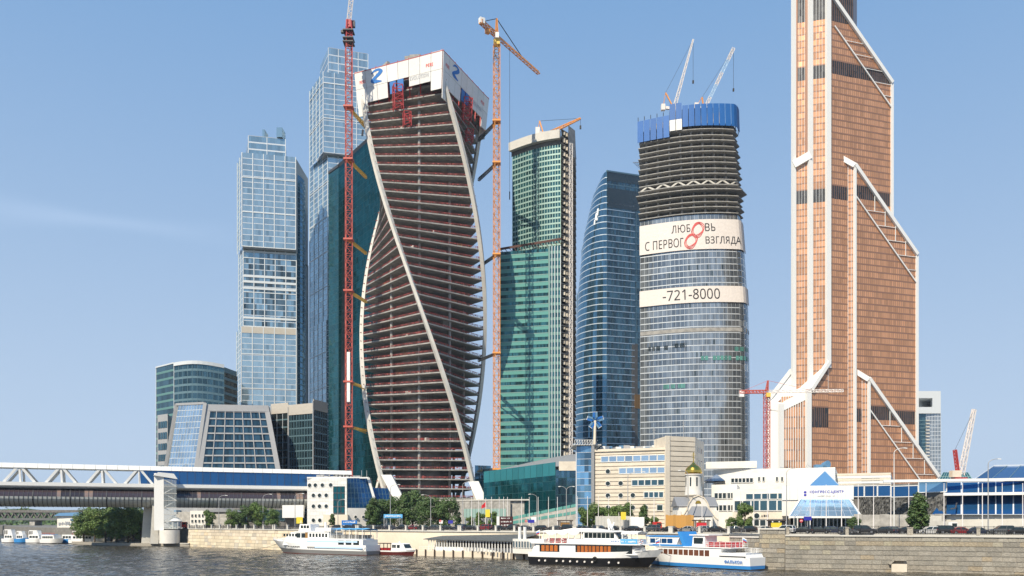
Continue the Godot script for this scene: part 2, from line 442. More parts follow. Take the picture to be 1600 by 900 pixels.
# ================================================================ ground, river, sky
func ground_and_river():
	# one sheet of land reaching the horizon, cut along the river wall
	var poly := PackedVector2Array()
	poly.append(Vector2(-6000, -7000)); poly.append(Vector2(-3000, -2600)); poly.append(xz(gp(-140, 1000)))
	for s in [[0.0, 700.0], [30.0, 480.0], [80.0, 412.0], [130.0, 392.0], [230.0, 366.0], [294.0, 342.0]]: poly.append(xz(gp(s[0], s[1])))
	for w in WALL:
		if w[0] < 1150: poly.append(xz(gp(w[0], w[1] + 0.6)))
	poly.append(xz(gp(1141, 182))); poly.append(xz(gp(1187, 177))); poly.append(xz(gp(1227, 174.2))); poly.append(xz(gp(1420, 166.5))); poly.append(xz(gp(1640, 156.5)))
	poly.append(Vector2(400, -30)); poly.append(Vector2(6000, 600)); poly.append(Vector2(6000, -7000))
	var mb := MB.new()
	var ix := Geometry2D.triangulate_polygon(poly)
	for i in range(0, ix.size(), 3):
		var t := []
		for k in 3: t.append(Vector3(poly[ix[i + k]].x, GY - 0.004, poly[ix[i + k]].y))
		if (t[1] - t[0]).cross(t[2] - t[0]).y > 0: mb.tri(t[0], t[1], t[2])
		else: mb.tri(t[0], t[2], t[1])
	# earth bank down to the water where there is no wall
	var bank := [[-140.0, 1000.0], [0.0, 700.0], [30.0, 480.0], [80.0, 412.0], [130.0, 392.0], [230.0, 366.0], [294.0, 342.0]]
	for i in bank.size() - 1:
		var a := gp(bank[i][0], bank[i][1], GY - 0.004); var b := gp(bank[i + 1][0], bank[i + 1][1], GY - 0.004)
		mb.quad(Vector3(a.x + 2, -1, a.z + 3), Vector3(b.x + 2, -1, b.z + 3), b, a)
	struct(mb, "ground", "paving")
	var hl := MB.new()   # low wooded hills past the river bend
	for i in 40:
		var x0 := lerpf(-1500, 200, i / 40.0); var x1 := lerpf(-1500, 200, (i + 1) / 40.0)
		var h0 := 27.0 + 4.0 * sin(x0 * 0.013) + 2.5 * sin(x0 * 0.041); var h1 := 27.0 + 4.0 * sin(x1 * 0.013) + 2.5 * sin(x1 * 0.041)
		hl.quad(Vector3(x0, 0, -1150), Vector3(x1, 0, -1150), Vector3(x1, h1, -1260), Vector3(x0, h0, -1260)); hl.quad(Vector3(x0, h0, -1260), Vector3(x1, h1, -1260), Vector3(x1, 0, -1500), Vector3(x0, 0, -1500))
	struct(hl, "hills", "far_green")
	# street behind the railing
	var px := 300.0
	var rd := MB.new()
	var kb := MB.new()
	var RY := GY + 0.45
	while px < 1640:
		var e := px + 20.0
		rd.quad(gp(px, wd(px) + 2.6, RY), gp(e, wd(e) + 2.6, RY), gp(e, wd(e) + 22.0, RY), gp(px, wd(px) + 22.0, RY))
		rd.quad(gp(px, wd(px) + 22.0, RY), gp(e, wd(e) + 22.0, RY), gp(e, wd(e) + 26.0, GY - 0.1), gp(px, wd(px) + 26.0, GY - 0.1))
		kb.hexa([gp(px, wd(px) + 2.2, GY - 0.1), gp(e, wd(e) + 2.2, GY - 0.1), gp(e, wd(e) + 2.6, GY - 0.1), gp(px, wd(px) + 2.6, GY - 0.1), gp(px, wd(px) + 2.2, RY + 0.12), gp(e, wd(e) + 2.2, RY + 0.12), gp(e, wd(e) + 2.6, RY + 0.12), gp(px, wd(px) + 2.6, RY + 0.12)])
		px = e
	struct(rd, "road", "asphalt")
	struct(kb, "kerb", "concrete_light")
	var nb := MB.new()   # the near bank behind the viewer
	nb.bbox(Vector3(-3000, -1, 3), Vector3(3000, 8.4, 3000))
	struct(nb, "near_bank", "paving")
	# water: short wind waves as real relief where the river is seen, calm sheet beyond
	var nz := FastNoiseLite.new()
	nz.seed = 77; nz.frequency = 0.16; nz.fractal_octaves = 3; nz.fractal_gain = 0.55
	var gust := FastNoiseLite.new()
	gust.seed = 12; gust.frequency = 0.012
	var hgt := func(x: float, z: float) -> float: return nz.get_noise_2d(x * 0.8, z * 1.25) * (0.26 + 0.2 * gust.get_noise_2d(x * 0.5, z * 1.6))
	var w := MB.new()
	for zone in [[-145.0, 115.0, -215.0, -130.0, 0.8], [-200.0, 75.0, -290.0, -215.0, 1.1], [-330.0, -60.0, -420.0, -290.0, 1.6], [-480.0, -180.0, -640.0, -420.0, 3.0]]:
		var st: float = zone[4]
		var nx := int((zone[1] - zone[0]) / st); var ny := int((zone[3] - zone[2]) / st)
		var sx: float = (zone[1] - zone[0]) / nx; var sz: float = (zone[3] - zone[2]) / ny
		var pts := PackedVector3Array(); var nms := PackedVector3Array()
		for j in ny + 1:
			for i in nx + 1:
				var x: float = zone[0] + i * sx; var z: float = zone[2] + j * sz
				var h: float = hgt.call(x, z)
				var hx: float = hgt.call(x + 0.3, z); var hz: float = hgt.call(x, z + 0.3)
				pts.append(Vector3(x, h, z)); nms.append(Vector3((h - hx) / 0.3, 1, (h - hz) / 0.3).normalized())
		for j in ny:
			for i in nx:
				var a := j * (nx + 1) + i; var b := a + nx + 1
				w.quadn([pts[b], pts[b + 1], pts[a + 1], pts[a]], [nms[b], nms[b + 1], nms[a + 1], nms[a]])
	w.quad(Vector3(-3000, -0.35, 4), Vector3(3000, -0.35, 4), Vector3(3000, -0.35, -2600), Vector3(-3000, -0.35, -2600))
	struct(w, "water", "water")

func water_texture():
	var n := 1024
	var im := Image.create(n, n, false, Image.FORMAT_RF)
	var f := FastNoiseLite.new()
	f.seed = 5; f.frequency = 0.018; f.fractal_octaves = 5; f.fractal_gain = 0.55; f.fractal_lacunarity = 2.1
	var src := f.get_seamless_image(n, n)
	var f2 := FastNoiseLite.new()
	f2.seed = 8; f2.frequency = 0.006; f2.fractal_octaves = 3
	var s2 := f2.get_seamless_image(n, n)
	var out := Image.create(n, n, false, Image.FORMAT_RGB8)
	for y in n:
		for x in n:
			var k := src.get_pixel(x, y).r * 0.75 + s2.get_pixel(x, y).r * 0.5
			out.set_pixel(x, y, Color(k, k, k))
	out.bump_map_to_normal_map(20.0)
	var m: StandardMaterial3D = M["water"]
	m.normal_enabled = true
	m.normal_texture = ImageTexture.create_from_image(out)
	m.normal_scale = 1.0
	m.uv1_triplanar = true; m.uv1_world_triplanar = true
	m.uv1_scale = Vector3.ONE / 24.0

func sky_cover() -> ImageTexture:
	# thin high cloud: a faint broken streak and wisps, the same kind all round
	var w := 2048; var h := 1024
	var im := Image.create(w, h, false, Image.FORMAT_RGBA8)
	var f := FastNoiseLite.new()
	f.seed = 4; f.frequency = 0.011; f.fractal_octaves = 5
	for y in range(0, h / 2):
		var el := (0.5 - (y + 0.5) / h) * PI
		for x in w:
			var az := wrapf((x + 0.5) / w * TAU, -PI, PI)
			var a := 0.0
			var t := (az + 0.62) / 0.34   # along the trail
			var mid := 0.306 + 0.008 * (t - 0.3) + 0.006 * sin(t * 3.0)
			var wdt := 0.010 + 0.004 * sin(t * 7.0 + 1.0)
			var e := exp(-pow((el - mid) / wdt, 2.0)) * smoothstep(-1.2, -0.2, t) * (1.0 - smoothstep(0.55, 1.05, t))
			var nn := f.get_noise_2d(x * 0.9, y * 4.0) * 0.5 + 0.5
			a = e * (0.35 + 0.9 * nn) * 0.05
			im.set_pixel(x, y, Color(1, 1, 1, clampf(a, 0, 1)))
	return ImageTexture.create_from_image(im)

func _ready():
	rng.seed = 20110707
	# ---- camera: level, with a raised lens
	var cam := Camera3D.new()
	cam.name = "camera"
	cam.near = 0.5; cam.far = 9000.0
	cam.projection = Camera3D.PROJECTION_FRUSTUM
	cam.size = 900.0 / FP * cam.near
	cam.frustum_offset = Vector2(0, 365.0 / FP * cam.near)
	cam.position = Vector3(0, HC, 0)
	add_child(cam)
	cam.current = true
	# ---- sky, exposure, haze
	var env := Environment.new()
	env.background_mode = Environment.BG_SKY
	var sm := ProceduralSkyMaterial.new()
	sm.sky_top_color = Color(0.045, 0.198, 0.455).linear_to_srgb()
	sm.sky_horizon_color = Color(0.45, 0.55, 0.675).linear_to_srgb()
	sm.sky_curve = 0.37
	sm.ground_bottom_color = Color(0.16, 0.16, 0.15).linear_to_srgb()
	sm.ground_horizon_color = Color(0.50, 0.58, 0.70).linear_to_srgb()
	sm.ground_curve = 0.05
	sm.sun_angle_max = 30.0
	sm.sky_cover = sky_cover()
	sm.sky_cover_modulate = Color(1, 1, 1)
	var sky := Sky.new()
	sky.sky_material = sm
	env.sky = sky
	env.tonemap_mode = Environment.TONE_MAPPER_LINEAR
	env.tonemap_exposure = 1.33
	env.fog_enabled = true
	env.fog_density = 0.00006
	env.fog_light_color = Color(0.80, 0.88, 0.97)
	env.sdfgi_enabled = true; env.ssao_enabled = true; env.ssil_enabled = true
	var we := WorldEnvironment.new()
	we.name = "world_environment"
	we.environment = env
	add_child(we)
	# ---- sun: behind the viewer's left shoulder
	var sun := DirectionalLight3D.new()
	sun.name = "sun"
	sun.light_energy = 1.5
	sun.light_color = Color(1.0, 0.95, 0.86)
	sun.light_angular_distance = 0.5
	sun.shadow_enabled = true
	add_child(sun)
	var az := deg_to_rad(31.0); var el := deg_to_rad(45.0)   # degrees left of straight behind, height
	var from := Vector3(-sin(az) * cos(el), sin(el), cos(az) * cos(el))
	sun.look_at_from_position(from * 100.0, Vector3.ZERO, Vector3.UP)
	# ---- everything else
	materials()
	mat("glass_tube_b", Color(0.34, 0.24, 0.20), 0.15, 0.4)
	mat("glass_tube_c", Color(0.07, 0.06, 0.07), 0.08, 0.5)
	mat("shell_grey", Color(0.46, 0.48, 0.46), 0.4, 0.1)
	mat("bridge_steel", Color(0.12, 0.13, 0.13), 0.6)
	mat("teal_panel", Color(0.05, 0.26, 0.27), 0.12, 0.6)
	mat("amber_dark", Color(0.16, 0.06, 0.03), 0.15, 0.1)
	mat("pole_white", Color(0.80, 0.76, 0.74), 0.4)
	mat("wood_bright", Color(0.55, 0.30, 0.08), 0.7)
	var cg := mat("clear_glass", Color(0.80, 0.88, 0.88), 0.03)
	cg.transparency = BaseMaterial3D.TRANSPARENCY_ALPHA
	cg.albedo_color.a = 0.22
	water_texture()
	ground_and_river()
	embankment()
	evolution_tower()
	mercury_tower()
	capital_towers()
	teal_slab()
	imperia_tower()
	federation_west()
	federation_east()
	left_blocks()
	footbridge()
	lobby_building()
	stylobate()
	teal_pavilion()
	office_building()
	chapel()
	congress_centre()
	blue_pavilion()
	far_left()
	cranes()
	landing_stage()
	boats()
	trees()
	cars()
	street()
	far_wood()

# ================================================================ towers
func evolution_tower():
	var d := 430.0
	var c := gp(662, d)
	var R := 97.0 / FP * d
	var t := thing("twisted_tower", "twisting tower of bare concrete slabs with white screens round its top", "tower", c)
	var yb := hy(781, d); var nfl := 45; var step := 4.66
	var theta := func(y: float) -> float:   # bearing of one corner against the towards-viewer axis
		return deg_to_rad(56.0 - 0.638 * (y - 30.0))
	var corner := func(k: int, y: float, r: float) -> Vector3:
		var a: float = theta.call(y) + k * PI / 2
		return Vector3(c.x + sin(a) * r, y, c.z + cos(a) * r)
	var slab := MB.new()
	slab.prism(PackedVector2Array([Vector2(0, R - 0.6), Vector2(R - 0.6, 0), Vector2(0, -R + 0.6), Vector2(-R + 0.6, 0)]), 0, 0.5)
	var slab_mesh := slab.mesh()
	var eb := MB.new()
	for k in 4:
		var p := Vector3(sin(k * PI / 2) * (R - 0.65), 0.24, cos(k * PI / 2) * (R - 0.65)); var q := Vector3(sin((k + 1) * PI / 2) * (R - 0.65), 0.24, cos((k + 1) * PI / 2) * (R - 0.65))
		eb.bar(p, q, 0.3, 0.58)
	var edge_mesh := eb.mesh()
	# one guard rail round a slab: posts, three rails and mesh infill
	var gr := MB.new()
	var Ri := R - 1.0
	for k in 4:
		var p := Vector3(sin(k * PI / 2) * Ri, 0.5, cos(k * PI / 2) * Ri); var q := Vector3(sin((k + 1) * PI / 2) * Ri, 0.5, cos((k + 1) * PI / 2) * Ri)
		for h in [0.6, 1.15]: gr.bar(p + Vector3.UP * h, q + Vector3.UP * h, 0.08, 0.12)
		for i in 19:
			gr.bar(p.lerp(q, i / 18.0), p.lerp(q, i / 18.0) + Vector3.UP * 1.25, 0.16)
			if i % 3 != 1: gr.bar(p.lerp(q, (i + 0.3) / 18.0) + Vector3.UP * 0.85, p.lerp(q, (i + 0.7) / 18.0) + Vector3.UP * 0.85, 0.05, 0.4)
	var rail_mesh := gr.mesh()
	for j in nfl:
		var y := yb + j * step
		var o := pm(slab_mesh, "floor_slab", "slab_grey", t)
		pm(edge_mesh, "edge_beam", "slab_grey", o)
		o.position = Vector3(0, y - GY, 0); o.rotation.y = theta.call(y)
		var g := pm(rail_mesh, "guard_rail", "guard_red", t)
		g.position = Vector3(0, y - GY, 0); g.rotation.y = theta.call(y)
	var ytop := yb + nfl * step
	for k in 4:   # the four corner ribs
		var rib := MB.new()
		var n := nfl * 2
		for i in n:
			var y0 := yb - 6 + (ytop - yb + 8) * i / n; var y1 := yb - 6 + (ytop - yb + 8) * (i + 1) / n
			var a: float = theta.call(y0) + k * PI / 2; var b: float = theta.call(y1) + k * PI / 2
			var p := []
			for yy in [[y0, a], [y1, b]]:
				var e := Vector3(sin(yy[1]), 0, cos(yy[1])); var s := Vector3(cos(yy[1]), 0, -sin(yy[1]))
				var o := Vector3(c.x, yy[0], c.z)
				p.append_array([o + e * (R + 0.55) - s * 0.75, o + e * (R + 0.55) + s * 0.75, o + e * (R - 1.3) + s * 1.15, o + e * (R - 1.3) - s * 1.15])
			for m in 4: rib.quad(p[m], p[(m + 1) % 4], p[(m + 1) % 4 + 4], p[m + 4])
		put(rib, "corner_rib", "concrete_light", t)
	for k in 8:
		var a := k * PI / 4
		var col := MB.new()
		col.tube(Vector3(c.x + sin(a) * 20.5, GY, c.z + cos(a) * 20.5), Vector3(c.x + sin(a) * 20.5, ytop, c.z + cos(a) * 20.5), 0.75, 0.75, 10)
		put(col, "column", "slab_grey", t)
	var core := MB.new()
	core.lathe(Vector3(c.x, 0, c.z), [[15.0, GY], [15.0, ytop + 2], [0.0, ytop + 2]], 8, Color.WHITE, PI / 8)
	put(core, "core", "slab_grey", t)
	# stray blocks, formwork and site huts standing on the slabs
	for i in 110:
		var j := rng.randi_range(1, nfl - 4)
		var y := yb + j * step + 0.5
		var k := rng.randi_range(0, 3)
		var p: Vector3 = corner.call(k, y, R - 4.0); var q: Vector3 = corner.call(k + 1, y, R - 4.0)
		var w := p.lerp(q, rng.randf_range(0.1, 0.9))
		var mb := MB.new()
		if i % 2: mb.box(w + Vector3.UP * 0.7, Vector3(rng.randf_range(0.8, 3.0), rng.randf_range(0.8, 2.0), 1.2), theta.call(y))
		else:
			for z in 5: mb.bar(w + (q - p).normalized() * z * 0.9, w + (q - p).normalized() * z * 0.9 + Vector3.UP * 4.1, 0.14)
		put(mb, "formwork" if i % 2 else "prop_row", ["concrete_light", "wood", "guard_red", "concrete_dark", "netting"][i % 5], t)
	# protection screens at the top, raked outwards a little
	var ys0 := 217.5; var ys1 := 234.5
	var th: float = theta.call((ys0 + ys1) / 2)
	for k in 4:
		var f := func(u: float, v: float) -> Vector3:
			var r := lerpf(R + 1.6, R + 3.4, v)
			var p := Vector3(c.x + sin(th + k * PI / 2) * r, lerpf(ys0, ys1, v), c.z + cos(th + k * PI / 2) * r)
			var q := Vector3(c.x + sin(th + (k + 1) * PI / 2) * r, lerpf(ys0, ys1, v), c.z + cos(th + (k + 1) * PI / 2) * r)
			return p.lerp(q, u)
		for i in 8:
			for row in 2:
				if row == 0 and (i == 4 or i == 3) : continue
				var mb := MB.new()
				var lo := [0.10, 0.10, 0.10, 0.1, 0.1, 0.26, 0.26, 0.22][i] as float
				if i == 0: lo = -0.25
				if i == 7: lo = 0.0
				var tone := rng.randf_range(0.9, 1.0)
				if row == 0: band(mb, f, i / 8.0 + 0.002, (i + 1) / 8.0 - 0.002, lo, 0.52, 0.35, 1, Color(tone, tone, tone))
				else: band(mb, f, i / 8.0 + 0.002, (i + 1) / 8.0 - 0.002, 0.53, 1.0 + [0.03, 0, 0.0, 0, 0.0, 0.0, 0.0, 0.03][i], 0.35, 1, Color(tone, tone, tone))
				put(mb, "screen_panel", "screen_white", t)
		var back := MB.new()
		for i in 9: strip(back, f, clampf(i / 8.0, 0.001, 0.999), 0.0, 1.0, 0.3, -0.6)
		band(back, f, 0, 1, 0.5, 0.54, -0.6, 1); band(back, f, 0, 1, 0.97, 1.0, -0.5, 1)
		put(back, "screen_frame", "red_steel", t)
		var tr := MB.new()
		band(tr, f, 0.0, 1.0, 1.0, 1.02, 0.4)
		for q in 9: strip(tr, f, clampf(q / 8.0, 0.01, 0.99), 1.0, 1.06, 0.25, 0.2)
		put(tr, "top_rail", "red_steel", t)
		var tb := MB.new()
		band(tb, f, 0.40, 0.47, 0.18, 0.52, 0.3); band(tb, f, 0.49, 0.56, 0.2, 0.53, 0.3)
		put(tb, "blue_tarpaulin", "tarp_blue", t)
		var cage := MB.new()
		cage.lattice((f.call(0.50, -0.35) as Vector3) + fnorm(f, 0.5, 0.5) * 1.2, (f.call(0.50, 0.34) as Vector3) + fnorm(f, 0.5, 0.5) * 1.2, 4.2, 2.6, 0.34)
		cage.lattice((f.call(0.60, -0.85) as Vector3) + fnorm(f, 0.5, 0.5) * 1.0, (f.call(0.60, -0.45) as Vector3) + fnorm(f, 0.5, 0.5) * 1.0, 3.4, 2.4, 0.3)
		put(cage, "loading_platform", "red_steel", t)
		if k == 0 or k == 1:
			text_on(t, f, "EVOLUTION", 0.64, 0.85, 0.40, 0.50, "logo_grey", "lettering", 500, 0.45)
			text_on(t, f, "PERI", 0.82, 0.90, 0.66, 0.75, "ink_red", "maker_lettering", 800, 0.45)
			text_on(t, f, "PERI", 0.05, 0.12, 0.66, 0.75, "ink_red", "maker_lettering", 800, 0.45)
			# the looping ribbon mark
			var rb := MB.new()
			var pts := [Vector2(0.195, 0.86), Vector2(0.235, 0.93), Vector2(0.285, 0.94), Vector2(0.305, 0.88), Vector2(0.275, 0.80), Vector2(0.225, 0.72), Vector2(0.205, 0.66), Vector2(0.235, 0.63), Vector2(0.31, 0.60)]
			var ww := [0.01, 0.028, 0.03, 0.05, 0.045, 0.04, 0.05, 0.05, 0.01]
			var fp := []; var fw := []
			for i in 40:
				var x := i / 39.0 * (pts.size() - 1.001)
				var a := int(x)
				fp.append((pts[a] as Vector2).cubic_interpolate(pts[a + 1], pts[maxi(0, a - 1)], pts[mini(pts.size() - 1, a + 2)], x - a)); fw.append(lerpf(ww[a], ww[a + 1], x - a) * 1.1)
			var sid := []
			for i in 40:
				var dir: Vector2 = (fp[mini(39, i + 1)] - fp[maxi(0, i - 1)]).normalized()
				sid.append(Vector2(-dir.y * 0.45, dir.x))
			for i in 39:
				var q := [fp[i] - sid[i] * fw[i], fp[i + 1] - sid[i + 1] * fw[i + 1], fp[i + 1] + sid[i + 1] * fw[i + 1], fp[i] + sid[i] * fw[i]]
				var w := []
				for z in q: w.append((f.call(z.x, z.y) as Vector3) + fnorm(f, 0.5, 0.5) * 0.45)
				rb.quad(w[0], w[1], w[2], w[3])
			put(rb, "ribbon_emblem", "logo_blue", t)
	# inclined feet wrapped in white hoarding
	for sp in [[608, 628, 742], [744, 756, 752]]:
		var mb := MB.new()
		var dd := 402.0
		var a := at(sp[0], sp[2], dd); var b := at(sp[1], 782, dd)
		mb.hexa([b + Vector3(-3.4, 0, 2), b + Vector3(1.6, 0, 2), b + Vector3(1.6, 0, -2), b + Vector3(-3.4, 0, -2), a + Vector3(-3.8, 0, 1), a + Vector3(1.2, 0, 1), a + Vector3(1.2, 0, -3), a + Vector3(-3.8, 0, -3)])
		put(mb, "foot_hoarding", "screen_white", t)
	# deck rim with site clutter at the top
	var crown := MB.new()
	for i in 16:
		var a := rng.randf_range(0, TAU)
		crown.box(Vector3(c.x + sin(a) * 22, ytop + 4.0, c.z + cos(a) * 22), Vector3(rng.randf_range(2, 6), rng.randf_range(6, 9), rng.randf_range(1, 2)), a)
	put(crown, "deck_formwork", "slab_grey", t)

func mercury_tower():
	var A := gp(1294, 440)
	var r_dir := Vector3(0.952, 0, -0.306)   # along the broad face, to the right
	var l_dir := Vector3(-0.968, 0, -0.252)  # along the narrow face, to the left
	var rn := Vector3(0.306, 0, 0.952); var ln := Vector3(-0.252, 0, 0.968)
	var t := thing("bronze_tower", "stepped bronze glass skyscraper framed by white raking ribs", "tower", A)
	var H := 345.0
	var y0 := GY
	var back := Vector3(0.47, 0, -1) * 36.0
	# --- the three stepped volumes behind the broad face
	var span := [41.3, 58.0, 72.8]
	var B1 := A + r_dir * 8.6 ; var B2 := A + r_dir * 14.0
	var C1 := gp(1335, 440 + 3.0); var C2 := gp(1357, 440 + 3.5)
	var col_h := func(px: float, py: float, base: Vector3) -> float:   # height of a sighted point on a plane through base along r_dir
		var k := (px - 800.0) / FP   # x = k * depth
		var s := (k * -base.z - base.x) / (r_dir.x - k * -r_dir.z)
		return HC + (815.0 - py) / FP * (-base.z - r_dir.z * s)
	var along := func(px: float, base: Vector3) -> float:
		var k := (px - 800.0) / FP
		return (k * -base.z - base.x) / (r_dir.x - k * -r_dir.z)
	var vols := [[A, 1393.0, 1303.0, 0.0, 130.0], [C1, 1432.0, 1335.0, 258.0, 398.0], [C2, 1465.0, 1357.0, 592.0, 745.0]]
	for i in 3:
		var b: Vector3 = vols[i][0]
		var w: float = along.call(vols[i][1], b)
		var yhi: float = col_h.call(vols[i][2], vols[i][3], b); var ylo: float = col_h.call(vols[i][1], vols[i][4], b)
		var u_hi: float = along.call(vols[i][2], b) / w
		var top: float = yhi if i > 0 else H
		var slope := (yhi - ylo) / (1.0 - u_hi)
		var lim: Callable = func(v: float) -> float:
			var y := lerpf(y0, top, v)
			if i == 0 and y > yhi - slope * 0.30: return u_hi + 0.30 if y > yhi - slope * 0.30 else 1.0
			return clampf(1.0 - (y - ylo) / slope, 0.0001, 1.0)
		var E := b + r_dir * w
		var fn := flat_fn(b, E, y0, top)
		var nf := int((top - y0) / 3.45)
		# mechanical floors show as dark bands
		var skip := []
		for py in ([105.0, 300.0] if i == 0 else ([300.0, 645.0] if i == 1 else [645.0])):
			var fl := int((col_h.call(vols[i][1] - 60.0, py, b) - y0) / (top - y0) * nf)
			skip.append(fl); skip.append(fl - 1)
		if i == 0:
			for fl in range(int((col_h.call(1316.0, 30.0, b) - y0) / (top - y0) * nf), nf): skip.append(fl)
		curtain(t, fn, {"nf": nf, "nc": int(w / 1.25), "g": "glass_bronze", "s": "bronze_band", "sp": 0.22, "so": 0.06, "m": "bronze_band", "me": 1, "mw": 0.16, "mo": 0.1, "lim": lim, "var": 0.3, "tilt": 0.02, "pb": 0.03, "bc": Color(1.15, 1.18, 1.2), "seed": 40 + i, "skip": skip})
		for fl in skip:
			var mb := MB.new()
			for q in int(w / 2.0):
				pane(mb, fn, q * 2.0 / w, minf(1.0, (q + 1) * 2.0 / w), float(fl) / nf, float(fl + 1) / nf, 0.05, Color.WHITE * rng.randf_range(0.6, 1.2), lim, 0.03)
			put(mb, "louvre_band", "louvre", t)
		# solid behind
		var bk := back if i == 0 else back * 0.8
		var mb := MB.new()
		var pts := [Vector2(0, 0), Vector2(w, 0), Vector2(w, ylo - y0), Vector2(u_hi * w, yhi - y0), Vector2(0, yhi - y0)]
		if i == 0: pts = [Vector2(0, 0), Vector2(w, 0), Vector2(w, ylo - y0), Vector2((u_hi + 0.3) * w, yhi - slope * 0.3 - y0), Vector2((u_hi + 0.3) * w, H - y0), Vector2(0, H - y0)]
		var fr := []; var re := []
		for p in pts:
			fr.append(b + r_dir * p.x + Vector3.UP * p.y - rn * 0.25); re.append(b + r_dir * p.x + Vector3.UP * p.y + bk)
		for k in pts.size():
			var m := (k + 1) % pts.size()
			mb.quad(fr[m], fr[k], re[k], re[m])
		for k in range(1, pts.size() - 1):
			mb.tri(fr[0], fr[k], fr[k + 1]); mb.tri(re[0], re[k + 1], re[k])
		put(mb, "core", "bronze_band", t)
		# white frame: raking rib, right post, second thin rib with rungs
		var rib := MB.new()
		var r0 := b + r_dir * (u_hi * w) + Vector3.UP * (yhi - y0); var r1 := E + Vector3.UP * (ylo - y0)
		var q0 := r0
		if i == 0:
			q0 = r0 + (r0 - r1).normalized() * 25.0
		rib.bar(q0 + rn * 0.4, r1 + rn * 0.4, 1.9, 1.9)
		put(rib, "raking_rib", "white_metal", t)
		var post := MB.new()
		post.bar(E + rn * 0.2, r1 + rn * 0.2 + Vector3.UP * 0.8, 1.5, 1.3)
		put(post, "edge_post", "white_metal", t)
		var thin := MB.new()
		var dn := Vector3.UP * (-14.0 if i == 0 else -16.0)
		thin.bar(r0 + dn + rn * 0.5, r1 + dn + rn * 0.5, 0.65, 0.65)
		for k in range(1, 6):
			var p := r0.lerp(r1, k / 6.0) + dn + rn * 0.4
			thin.bar(p, p + r_dir * minf(14.0 / ((yhi - ylo) / ((1 - u_hi) * w)), (1.0 - k / 6.0) * (1 - u_hi) * w), 0.26)
			if i > 0 and k < 5: thin.bar(p + r_dir * 6.0, p + r_dir * 6.0 + Vector3.UP * 8.0, 0.3)
		put(thin, "thin_raking_rib", "white_metal", t)
		# the narrow lit return of each projecting volume, with its two posts
		if i > 0:
			var L := b + l_dir * 6.4
			var f2 := flat_fn(L, b, y0, yhi + 1.5)
			curtain(t, f2, {"nf": int((yhi - y0) / 3.45), "nc": 4, "g": "glass_bronze", "s": "bronze_band", "sp": 0.22, "so": 0.06, "m": "grid_white", "me": 1, "mw": 0.2, "mo": 0.16, "var": 0.2, "seed": 50 + i})
			var p2 := MB.new()
			p2.bar(L + ln * 0.2, L + ln * 0.2 + Vector3.UP * (yhi - y0 + 4.5), 1.7, 1.4)
			put(p2, "edge_post", "white_metal", t)
			p2 = MB.new()
			p2.bar(b + rn * 0.3, b + rn * 0.3 + Vector3.UP * (yhi - y0 + 1.0), 1.3, 1.3)
			put(p2, "edge_post", "white_metal", t)
			p2 = MB.new()
			p2.bar(L + Vector3.UP * (yhi - y0 + 4.0) + ln * 0.3, b + Vector3.UP * (yhi - y0 - 0.5) + ln * 0.3, 2.2, 2.6)
			put(p2, "raking_rib", "white_metal", t)
	# --- narrow lit face to the left of the main post, in two strips
	var yk := hy(575, 440)
	var L1 := A + l_dir * 9.0; var L2 := A + l_dir * 17.4
	for s in [[L1 + l_dir * 0.0, A, H], [L2, L1, H]]:
		var fn := flat_fn(s[0], s[1], yk - 12.0, H)
		var nf := int((H - yk + 12.0) / 3.45)
		var sk := []
		for py in [105.0, 298.0]:
			var fl := int((hy(py, 442) - yk + 12.0) / (H - yk + 12.0) * nf)
			sk.append(fl); sk.append(fl - 1)
		for fl in range(int((hy(27, 442) - yk + 12.0) / (H - yk + 12.0) * nf), nf): sk.append(fl)
		curtain(t, fn, {"nf": nf, "nc": 6, "g": "glass_bronze", "s": "bronze_band", "sp": 0.2, "so": 0.05, "m": "grid_white", "me": 1, "mw": 0.14, "mo": 0.16, "var": 0.4, "tilt": 0.03, "skip": sk, "seed": 60})
		for fl in sk:
			var mb := MB.new()
			for q in 6: pane(mb, fn, q / 6.0, (q + 1) / 6.0, float(fl) / nf, float(fl + 1) / nf, 0.05, Color.WHITE * rng.randf_range(0.6, 1.2))
			put(mb, "louvre_band", "louvre", t)
	var lb := MB.new()
	lb.prism(PackedVector2Array([xz(A - ln * 0.3), xz(L2 - ln * 0.3), xz(L2 + back * 0.8), xz(A + back * 0.8)]), yk - 12.0, H)
	put(lb, "core", "bronze_band", t)
	for s in [[A, 2.6, yk], [L1, 2.3, yk - 10.0], [L2, 2.0, yk - 20.0]]:
		var mb := MB.new()
		mb.bar(Vector3(s[0].x, s[2], s[0].z) + ln * 0.4, Vector3(s[0].x, H + 2, s[0].z) + ln * 0.4, s[1], 1.6)
		put(mb, "edge_post", "white_metal", t)
	var elbow := MB.new()   # the small white cranked cap on the far left edge
	elbow.bar(L2 + ln * 0.6 + Vector3.UP * (hy(258, 444) - y0), L1 + ln * 0.6 + Vector3.UP * (hy(243, 442) - y0), 2.2, 4.0)
	put(elbow, "cranked_cap", "white_metal", t)
	var niche := MB.new()   # above the cap the left strip is notched
	var nf0 := flat_fn(L2, L1, hy(243, 443), H)
	band(niche, nf0, 0.10, 0.24, 0, 0.75, 0.5); band(niche, nf0, 0.70, 0.92, 0, 0.75, 0.5)
	put(niche, "recessed_strip", "bronze_band", t)
	# --- the flared base
	var K := A - r_dir * 11.3
	var K2 := K + l_dir * 14.5   # left end of the lit base face
	var K3 := K2 + Vector3(-0.80, 0, -0.6) * 7.5
	var KR := A
	var yt := hy(612, 436.5)
	var bf := flat_fn(K2, K, y0, yt - 2.0)
	curtain(t, bf, {"nf": 12, "nc": 12, "g": "glass_bronze", "s": "bronze_band", "sp": 0.15, "so": 0.05, "m": "white_metal", "me": 1, "mw": 0.3, "mo": 0.5, "var": 0.5, "seed": 71})
